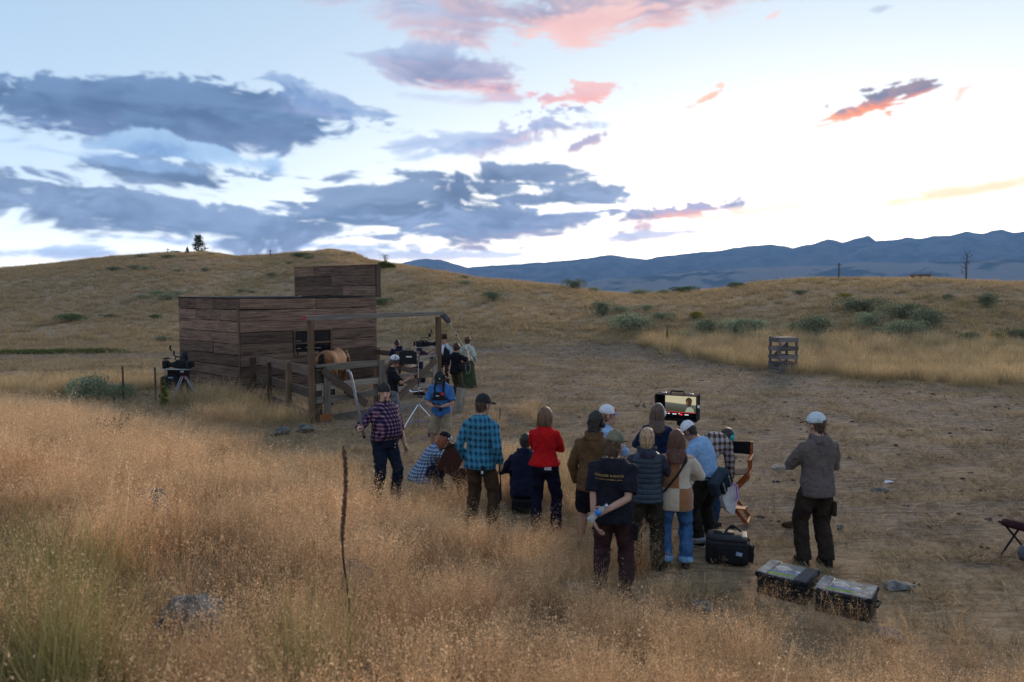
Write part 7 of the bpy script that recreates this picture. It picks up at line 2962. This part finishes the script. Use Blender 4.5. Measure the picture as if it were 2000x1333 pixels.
o0 = Vector((0, -.012, 0))
MB().loft([(o0 + ax * t, x_, y_, w, w) for t, w in ((-.115, .013), (-.095, .014), (-.07, .028), (-.02, .032), (.0, .030), (.05, .032), (.10, .032), (.108, .024))], 16).build('flask', mat('bottle_plastic', wat), r, True)
MB().loft([(o0 + ax * t, x_, y_, .0335, .0335) for t in (-.035, .012)], 16).build('label', plain('label_water', (.04, .20, .55), .4), r, True)
MB().loft([(o0 + ax * t, x_, y_, .016, .016) for t in (-.132, -.112)], 12).build('cap', WHITE_P, r, True)

# phone in the hands of the man in blue
hm_ = (p3.handR + p3.handL) / 2
r = thing('phone', 'small pale phone in the hands of the man in blue t-shirt', 'phone', hm_ + Vector((0, -.03, .03)), R(172))
MB().rbox((0, 0, 0), (.10, .14, .010), .004, Matrix.Rotation(R(18), 3, 'X')).build('phone_body', MATTE, r)
MB().box((0, 0, .007), (.085, .12, .002), Matrix.Rotation(R(18), 3, 'X')).build('display', plain('display_grey', (.45, .47, .5), .2), r)
# small remote of the assistant
r = thing('focus_remote', 'small black focus remote held by the long-haired person in white cap', 'remote', (p4.handR + p4.handL) / 2 + Vector((.05, 0, .02)), R(-78))
MB().rbox((0, 0, 0), (.12, .08, .08), .02).tube([(.06, 0, 0), (.10, 0, 0)], .035, 14).build('remote_body', MATTE, r)

# ------------------------------------------------------------------ the big hooded monitor
Ym = 11.2
q = at_depth(1323, 795, Ym)
r = thing('director_monitor', 'big black hooded monitor glowing with a woman against a pale sky', 'monitor', q, R(-24))
W_, Hh, D_ = .60, .37, .26
hb = MB()
for c, sz in (((0, 0, Hh / 2), (W_, D_, .012)), ((0, 0, -Hh / 2), (W_, D_, .012)), ((-W_ / 2, 0, 0), (.012, D_ - .002, Hh - .013)), ((W_ / 2, 0, 0), (.012, D_ - .002, Hh - .013)), ((0, D_ / 2, 0), (W_ - .013, .02, Hh - .013))):
    hb.box(c, sz)
hb.build('hood', plain('hood_nylon', (.016, .016, .020), .95, spec=.05), r)
MB().tube([(-.10, .0, Hh / 2), (-.095, 0, Hh / 2 + .045), (.095, 0, Hh / 2 + .045), (.10, 0, Hh / 2)], .012, 8).build('handle', BLACK, r)
for sx in (-1, 1):
    MB().rbox((sx * .20, .02, Hh / 2 + .01), (.06, .03, .014), .004).build('latch', STEEL, r)
MB().box((0, D_ / 2 - .025, .0), (W_ - .04, .03, Hh - .04)).build('bezel', plain('bezel_black', (.010, .010, .012), .9, spec=.1), r)
sy = D_ / 2 - .043


def screen(t, p):
    co = t.new('ShaderNodeTexCoord').outputs['Object']
    x, y, z = t.xyz(co)
    n = t.noise(co, 12, 5)
    zz = t.m('ADD', z, t.m('MULTIPLY', x, .06))
    c = t.mix(t.mapr(zz, -.07, .05), (.055, .052, .030), (.12, .125, .115))
    c = t.mix(t.mapr(t.m('ADD', zz, t.m('MULTIPLY', n, .015)), .040, .052), c, (.62, .56, .36))
    c = t.mix(t.m('MULTIPLY', n, .35), c, (.05, .06, .035))
    p.inputs['Base Color'].default_value = (0, 0, 0, 1)
    t.put(p.inputs['Emission Color'], c)
    p.inputs['Emission Strength'].default_value = .34
    p.inputs['Roughness'].default_value = .5


sc_ = MB().box((.03, sy, .035), (.46, .004, .25)).build('screen', mat('screen_picture', screen), r)


def flat(pts, y, name, m):
    me = bpy.data.meshes.new(name)
    me.from_pydata([(a, y, b) for a, b in pts], [], [tuple(range(len(pts)))])
    return link_mesh(name, me, m, sc_)


flat([(.150 + .045 * math.cos(a) * (1 + .12 * math.sin(3 * a)), .075 + .060 * math.sin(a) - (.02 if math.sin(a) < -.3 else 0)) for a in np.linspace(0, 2 * PI, 20, endpoint=False)], sy - .004, 'screen_hair', emit('screen_dark', (.030, .015, .009), .6))
flat([(.095, -.085), (.115, -.035), (.135, -.012), (.175, -.005), (.215, -.03), (.235, -.085)], sy - .0035, 'screen_shoulder', emit('screen_blouse', (.14, .17, .12), .7))
flat([(.118, .035), (.115, .07), (.128, .085), (.14, .06), (.135, .02)], sy - .005, 'screen_face', emit('screen_skin', (.12, .055, .03), .6))
x_red = .6
for x0, x1, z, m in ((-.19, -.17, -.118, 'w'), (-.155, -.13, -.118, 'w'), (-.09, -.03, -.121, 'w'), (.0, .02, -.113, 'w'), (.025, .06, -.124, 'r'), (.09, .15, -.124, 'w'), (-.205, .25, -.0935, 'r2')):
    h_ = .010 if m == 'w' else .020 if m == 'r' else .004
    flat([(x0, z - h_ / 2), (x1, z - h_ / 2), (x1, z + h_ / 2), (x0, z + h_ / 2)], sy - .006, 'screen_mark', emit('mark_white', (.75, .78, .8), .5) if m == 'w' else emit('mark_red', (.7, .02, .03), x_red if m == 'r' else .3))
MB().rbox((W_ / 2 + .008, -.01, .02), (.006, .17, .042), .002, Matrix.Rotation(R(-10), 3, 'X')).build('label', WHITE_P, r)
r = thing('monitor_stand', 'thin stand carrying the big hooded monitor', 'stand', Vector((q.x + .04, q.y, gz(q.x, q.y))), R(30))
zt = q.z - Hh / 2
MB().tube([(0, 0, .2), (0, 0, zt - .08), (0, 0, zt)], [.017, .014, .02], 10).build('column', CHROME, r)
MB().rbox((0, 0, zt - .05), (.07, .07, .07), .012).build('mount', MATTE, r)
for k in range(3):
    a = R(120 * k)
    d = Vector((math.cos(a), math.sin(a), 0))
    MB().tube([d * .02 + Z_ * .55, d * .45 + Z_ * .02], .011, 8).build('leg', CHROME, r)

# ------------------------------------------------------------------ folding chair
q = at_depth(1422, 1030, 10.35)
q.z = gz(q.x, q.y)
r = thing('director_chair', 'tall orange-brown wooden folding chair with black canvas back', 'chair', q, R(158))
wo = plain('chair_wood', (.34, .095, .028), .65, var=.25, scale=18, spec=.2)
canvas = cloth('chair_canvas', (.012, .012, .014))
sw, sd, sh_, bh = .27, .20, .66, 1.06
for sy_ in (-1, 1):
    MB().beam((-sw, sy_ * sd, .01), (sw, sy_ * (sd - .03), sh_), .024, .05).build('leg', wo, r)
    MB().beam((sw, sy_ * (sd - .03), .01), (-sw, sy_ * sd, sh_), .024, .05).build('leg', wo, r)
for sx in (-1, 1):
    MB().beam((sx * sw, -sd - .03, sh_ + .01), (sx * sw, sd + .03, sh_ + .01), .035, .045).build('seat_rail', wo, r)
    MB().beam((sx * sw, -sd, .02), (sx * sw, sd, .02), .03, .03).build('foot_rail', wo, r)
    MB().beam((sx * sw, -sd, sh_), (sx * sw, -sd, bh), .030, .035).build('back_post', wo, r)
    MB().beam((sx * sw, sd - .02, sh_), (sx * sw, sd - .02, sh_ + .21), .026, .03).build('arm_post', wo, r)
    MB().rbox((sx * sw, .0, sh_ + .22), (.055, .44, .022), .008).build('armrest', wo, r)
MB().loft([(Vector((-sw - .02, -sd, bh - .09)), Y_, Z_, .012, .09), (Vector((0, -sd - .03, bh - .10)), Y_, Z_, .010, .085), (Vector((sw + .02, -sd, bh - .09)), Y_, Z_, .012, .09)], 10, 5).build('back', canvas, r)
MB().loft([(Vector((-sw, 0, sh_ + .035)), Y_, Z_, sd - .01, .006), (Vector((0, 0, sh_ - .005)), Y_, Z_, sd - .01, .006), (Vector((sw, 0, sh_ + .035)), Y_, Z_, sd - .01, .006)], 10, 5).build('seat', canvas, r)
MB().beam((-sw, sd, .24), (sw, sd, .24), .03, .03).beam((-sw + .02, sd + .09, .25), (sw - .02, sd + .09, .25), .10, .018, (0, 0, 1)).build('footrest', wo, r)

# hip pack with papers on the person in light blue
r = thing('hip_pack', 'dark blue-grey hip bag slung behind the person in light blue fleece', 'bag', p19.M @ Vector((-.16, -.27, .93)), R(46))
pk = cloth('pack_slate', (.030, .045, .062))
Rp = Matrix.Rotation(R(-28), 3, 'Y')
MB().rbox((0, 0, 0), (.34, .14, .22), .04, Rp).build('pouch', pk, r)
MB().rbox((.02, -.085, -.02), (.24, .06, .15), .025, Rp).build('front_pocket', cloth('pocket_black', (.014, .016, .02)), r)
for k in (-1, 1):
    MB().tube([Rp @ Vector((.07 * k - .02, -.118, .07)), Rp @ Vector((.07 * k - .02, -.118, -.08))], .008, 6).build('zip', plain('zip_grey', (.22, .26, .30), .5), r)
MB().tube([(-.15, .03, .06), (-.21, .10, .07), (-.20, .22, .08)], .014, 6).build('strap', MATTE, r)
r2 = thing('paper_sheaf', 'crumpled pale papers with a purple tie hanging from the hip bag', 'papers', p19.M @ Vector((-.08, -.35, .76)), R(30))
mb = MB()
rnd = random.Random(9)
for k in range(4):
    P0 = [(-.10 + rnd.uniform(-.03, .03), -.02 * k, .10), (.10 + rnd.uniform(-.03, .03), -.02 * k - .01, .12), (.13, -.02 * k + rnd.uniform(-.02, .02), -.05), (.05, -.02 * k, -.20 + rnd.uniform(-.06, .04)), (-.08, -.02 * k - .01, -.16), (-.13, -.02 * k + .01, -.02)]
    n = len(P0)
    mb.add([Vector(p) for p in P0] + [Vector(p) + Vector((0, .003, 0)) for p in P0], [tuple(range(n)), tuple(range(2 * n - 1, n - 1, -1))] + [(i, i + n, (i + 1) % n + n, (i + 1) % n) for i in range(n)])
mb.build('sheet', plain('crumpled_paper', (.52, .50, .51), .8, var=.12, scale=14), r2)
MB().tube([(-.02, -.09, .16), (.04, -.10, .12), (.06, -.10, -.02), (.03, -.10, -.06)], .008, 6).build('tie', plain('tie_purple', (.34, .08, .46), .6), r2)

# ------------------------------------------------------------------ black bag and the two cases
q = at_depth(1419, 1112, 8.75)
q.z = gz(q.x, q.y)
r = thing('equipment_bag', 'bulky black equipment bag with grey padded lid beside the cuffed jeans', 'bag', q, R(-16))
r.scale = (.96, .96, .84)
MB().rbox((0, 0, .17), (.50, .34, .34), .05).build('sack', BLACK, r)
MB().loft([(Vector((0, 0, .33)), X_, Y_, .24, .16), (Vector((0, 0, .375)), X_, Y_, .235, .155), (Vector((0, 0, .40)), X_, Y_, .18, .12)], 20, 5).build('lid', plain('lid_grey', (.040, .040, .043), .75, spec=.2), r, True)
MB().loft([(Vector((-.04, 0, .395)), X_, Y_, .13, .085), (Vector((-.04, 0, .415)), X_, Y_, .12, .075)], 16, 3).build('lid_panel', BLACK, r, True)
MB().rbox((.195, 0, .375), (.075, .26, .055), .02).build('lid_end', plain('end_tan', (.16, .15, .13), .6), r)
MB().rbox((.03, -.185, .16), (.34, .05, .22), .02).build('front_pocket', MATTE, r)
MB().rbox((.27, 0, .17), (.06, .26, .24), .025).build('side_pocket', MATTE, r)
MB().tube([(.24, -.10, .30), (.30, -.12, .18), (.29, -.12, .05)], .014, 6).tube([(.24, .10, .32), (.31, .10, .20), (.30, .11, .06)], .014, 6).build('strap', MATTE, r)
MB().tube([(-.02, .02, .41), (.02, .05, .455), (.10, .05, .47), (.16, .02, .42)], .013, 6).ell((.06, .05, .47), (.04, .03, .03), None, 10, 6).build('handle', MATTE, r)
MB().rbox((.14, -.213, .19), (.07, .006, .05), .002, Matrix.Rotation(R(14), 3, 'Y')).build('blue_tag', plain('tag_blue', (.30, .42, .55), .5), r)
MB().box((.0, -.214, .10), (.03, .005, .012)).build('buckle', STEEL, r)


def gear_case(label, corners_px, h, gl, seed, Yk):
    """corners_px: top-face corners in order front-left, front-right, back-right, back-left -> a real box of that footprint"""
    zt = h + gz(*[(on_plane(*corners_px[0], h)[k]) for k in (0, 1)])
    c = [on_plane(px, py, zt) for px, py in corners_px]
    o = (c[0] + c[1] + c[2] + c[3]) / 4
    xd = ((c[1] - c[0]) + (c[2] - c[3])) / 2
    yd = ((c[3] - c[0]) + (c[2] - c[1])) / 2
    w, d = xd.length, yd.length
    rz = math.atan2(xd.y, xd.x)
    r = thing('flight_case', label, 'case', Vector((o.x, o.y, zt - h)), rz, 'flight cases lying on the ground')
    body = plain('case_black', (.014, .014, .016), .4)
    lidm = plain('lid_pale', (.37, .35, .31) if gl else (.25, .245, .235), .85, var=.3, scale=9, spec=.1)  # lid colour lightened to make up for the dulled sky reflection
    MB().rbox((0, 0, h * .40), (w - .02, d - .02, h * .80), .02).build('case_body', body, r)
    MB().rbox((0, 0, h * .88), (w, d, h * .22), .018).build('lid', body, r)
    top = h * .992
    for sx, ww in ((-1, .20), (1, .24)):
        MB().rbox((sx * (w / 2 - w * ww / 2 - .008), 0, top), (w * ww, d - .02, .018), .006).build('lid_ridge', lidm if (gl or sx < 0) else plain('lid_dark', (.07, .07, .075), .85, spec=.1), r)
    MB().rbox((0, 0, top - .005), (w * .54, d - .03, .012), .004).build('lid_panel', lidm if gl else plain('lid_mid', (.21, .205, .195), .85, spec=.1), r)
    rnd = random.Random(seed)
    z = top + .003
    stk = [('sticker_cream', (.55, .50, .45), [(-.20, .05), (-.06, .10), (.05, .03), (-.08, -.04)]),
           ('sticker_violet', (.30, .30, .50), [(-.22, -.05), (.10, -.02), (.10, -.055), (-.22, -.085)]),
           ('sticker_green', (.26, .40, .08), [(-.20, -.10), (.12, -.075), (.12, -.115), (-.20, -.14)]),
           ('sticker_white', (.62, .62, .56), [(.10, .04), (.19, .03), (.18, -.01), (.09, .0)]),
           ('sticker_blue', (.34, .46, .62), [(.12, -.03), (.20, -.035), (.20, -.06), (.12, -.055)])]
    for nm, cc, pts in stk:
        me = bpy.data.meshes.new('sticker')
        k = w / .64
        pts = [(a * k, b * d / .36) for a, b in pts]
        vs = [(a, b, z) for a, b in pts] + [(a, b, z - .002) for a, b in pts]
        n = len(pts)
        me.from_pydata(vs, [], [tuple(range(n - 1, -1, -1)), tuple(range(n, 2 * n))] + [(i, (i + 1) % n, (i + 1) % n + n, i + n) for i in range(n)])
        link_mesh('sticker', me, plain(nm, tuple(x * .85 for x in cc), .95, var=.2, scale=20, spec=.05), r)
    for sx in (-1, 1):
        for k in (-.25, .25):
            MB().rbox((k * w, sx * 0 - d / 2 - .004, h * .78), (.06, .016, .06), .005).build('latch', MATTE, r) if sx < 0 else None
    hb = MB().tube([(w / 2, -.08, h * .55), (w / 2 + .035, -.08, h * .55), (w / 2 + .035, .08, h * .55), (w / 2, .08, h * .55)], .011, 8)
    hb.build('handle', MATTE, r)
    for sx in (-1, 1):
        for sy in (-1, 1):
            MB().rbox((sx * (w / 2 - .03), sy * (d / 2 - .03), h * .90), (.066, .066, h * .2), .012).build('corner', MATTE, r)
    return r


gear_case('flight case with dark lid and green and violet stickers, nearer the hooded man\'s feet', [(1473, 1116), (1572, 1139), (1604, 1115), (1508, 1093)], .24, False, 1, 8)
gear_case('flight case with pale lid sunk in the brown grass, right of the other', [(1590, 1148), (1703, 1172), (1717, 1145), (1606, 1123)], .24, True, 2, 7.5)

# odds and ends on the yard
q = on_ground(1735, 943)
r = thing('paper_scrap', 'small white scrap of paper lying on the open yard', 'paper', q, R(30))
MB().add([(-.09, -.03, .012), (.07, -.05, .02), (.10, .02, .008), (.0, .045, .035), (-.08, .03, .01), (-.09, -.03, .006), (.07, -.05, .014), (.10, .02, .002), (.0, .045, .029), (-.08, .03, .004)],
         [(0, 1, 2, 3, 4), (9, 8, 7, 6, 5), (0, 5, 6, 1), (1, 6, 7, 2), (2, 7, 8, 3), (3, 8, 9, 4), (4, 9, 5, 0)]).build('sheet', WHITE_P, r)
q = on_ground(1546, 1034)
r = thing('brown_offcut', 'brown wooden strap-like boot lying on the ground left of the hooded man', 'offcut', q, R(8))  # small brown board, given the form of footwear
MB().loft([(Vector((x, 0, .05)), Y_, Z_, w, h) for x, w, h in ((-.13, .02, .03), (-.09, .045, .045), (.0, .05, .05), (.08, .05, .055), (.13, .04, .05))], 12).build('foot', SHOE_B, r, True)
MB().loft([(Vector((.08, 0, z)), X_, Y_, .05, .045) for z in (.06, .16)], 12).build('shaft', SHOE_B, r, True)
# folding stool at the right edge
q = at_depth(2012, 1110, 8.8)
q.z = gz(q.x, q.y)
r = thing('camp_stool', 'dark maroon folding camp stool cut off by the right picture edge', 'stool', q, R(25))
mar = cloth('camp_maroon', (.035, .012, .016))
MB().loft([(Vector((-.30, 0, .42)), Y_, Z_, .18, .02), (Vector((-.22, 0, .45)), Y_, Z_, .22, .03), (Vector((.0, 0, .39)), Y_, Z_, .22, .03), (Vector((.25, 0, .45)), Y_, Z_, .22, .03)], 12, 3).build('seat', mar, r, True)
for sx in (-1, 1):
    MB().tube([(sx * .27, -.22, .43), (sx * .27, .22, .43)], .012, 8).build('seat_bar', MATTE, r)
    for sy_ in (-1, 1):
        MB().tube([(sx * .26, sy_ * .2, .0), (-sx * .22, sy_ * .2, .42)], .012, 8).build('leg', MATTE, r)
r = thing('grey_duffel', 'grey duffel bag lying under the camp stool at the right edge', 'bag', q + Vector((-.10, -.36, 0)), R(-22))
MB().loft([(Vector((x, 0, .18)), Y_, Z_, w, w * .75) for x, w in ((-.25, .03), (-.23, .11), (0, .125), (.25, .12), (.34, .03))], 16).build('duffel', cloth('duffel_grey', (.10, .10, .12)), r, True)
MB().tube([(-.10, -.06, .27), (-.06, -.02, .36), (.10, -.02, .36), (.14, -.06, .27)], .011, 6).build('handle', MATTE, r)
for sx in (-1, 1):
    MB().tube([(sx * .17, -.08, .10), (sx * .17 + .03, -.10, .0)], .012, 6).build('stand_leg', MATTE, r)
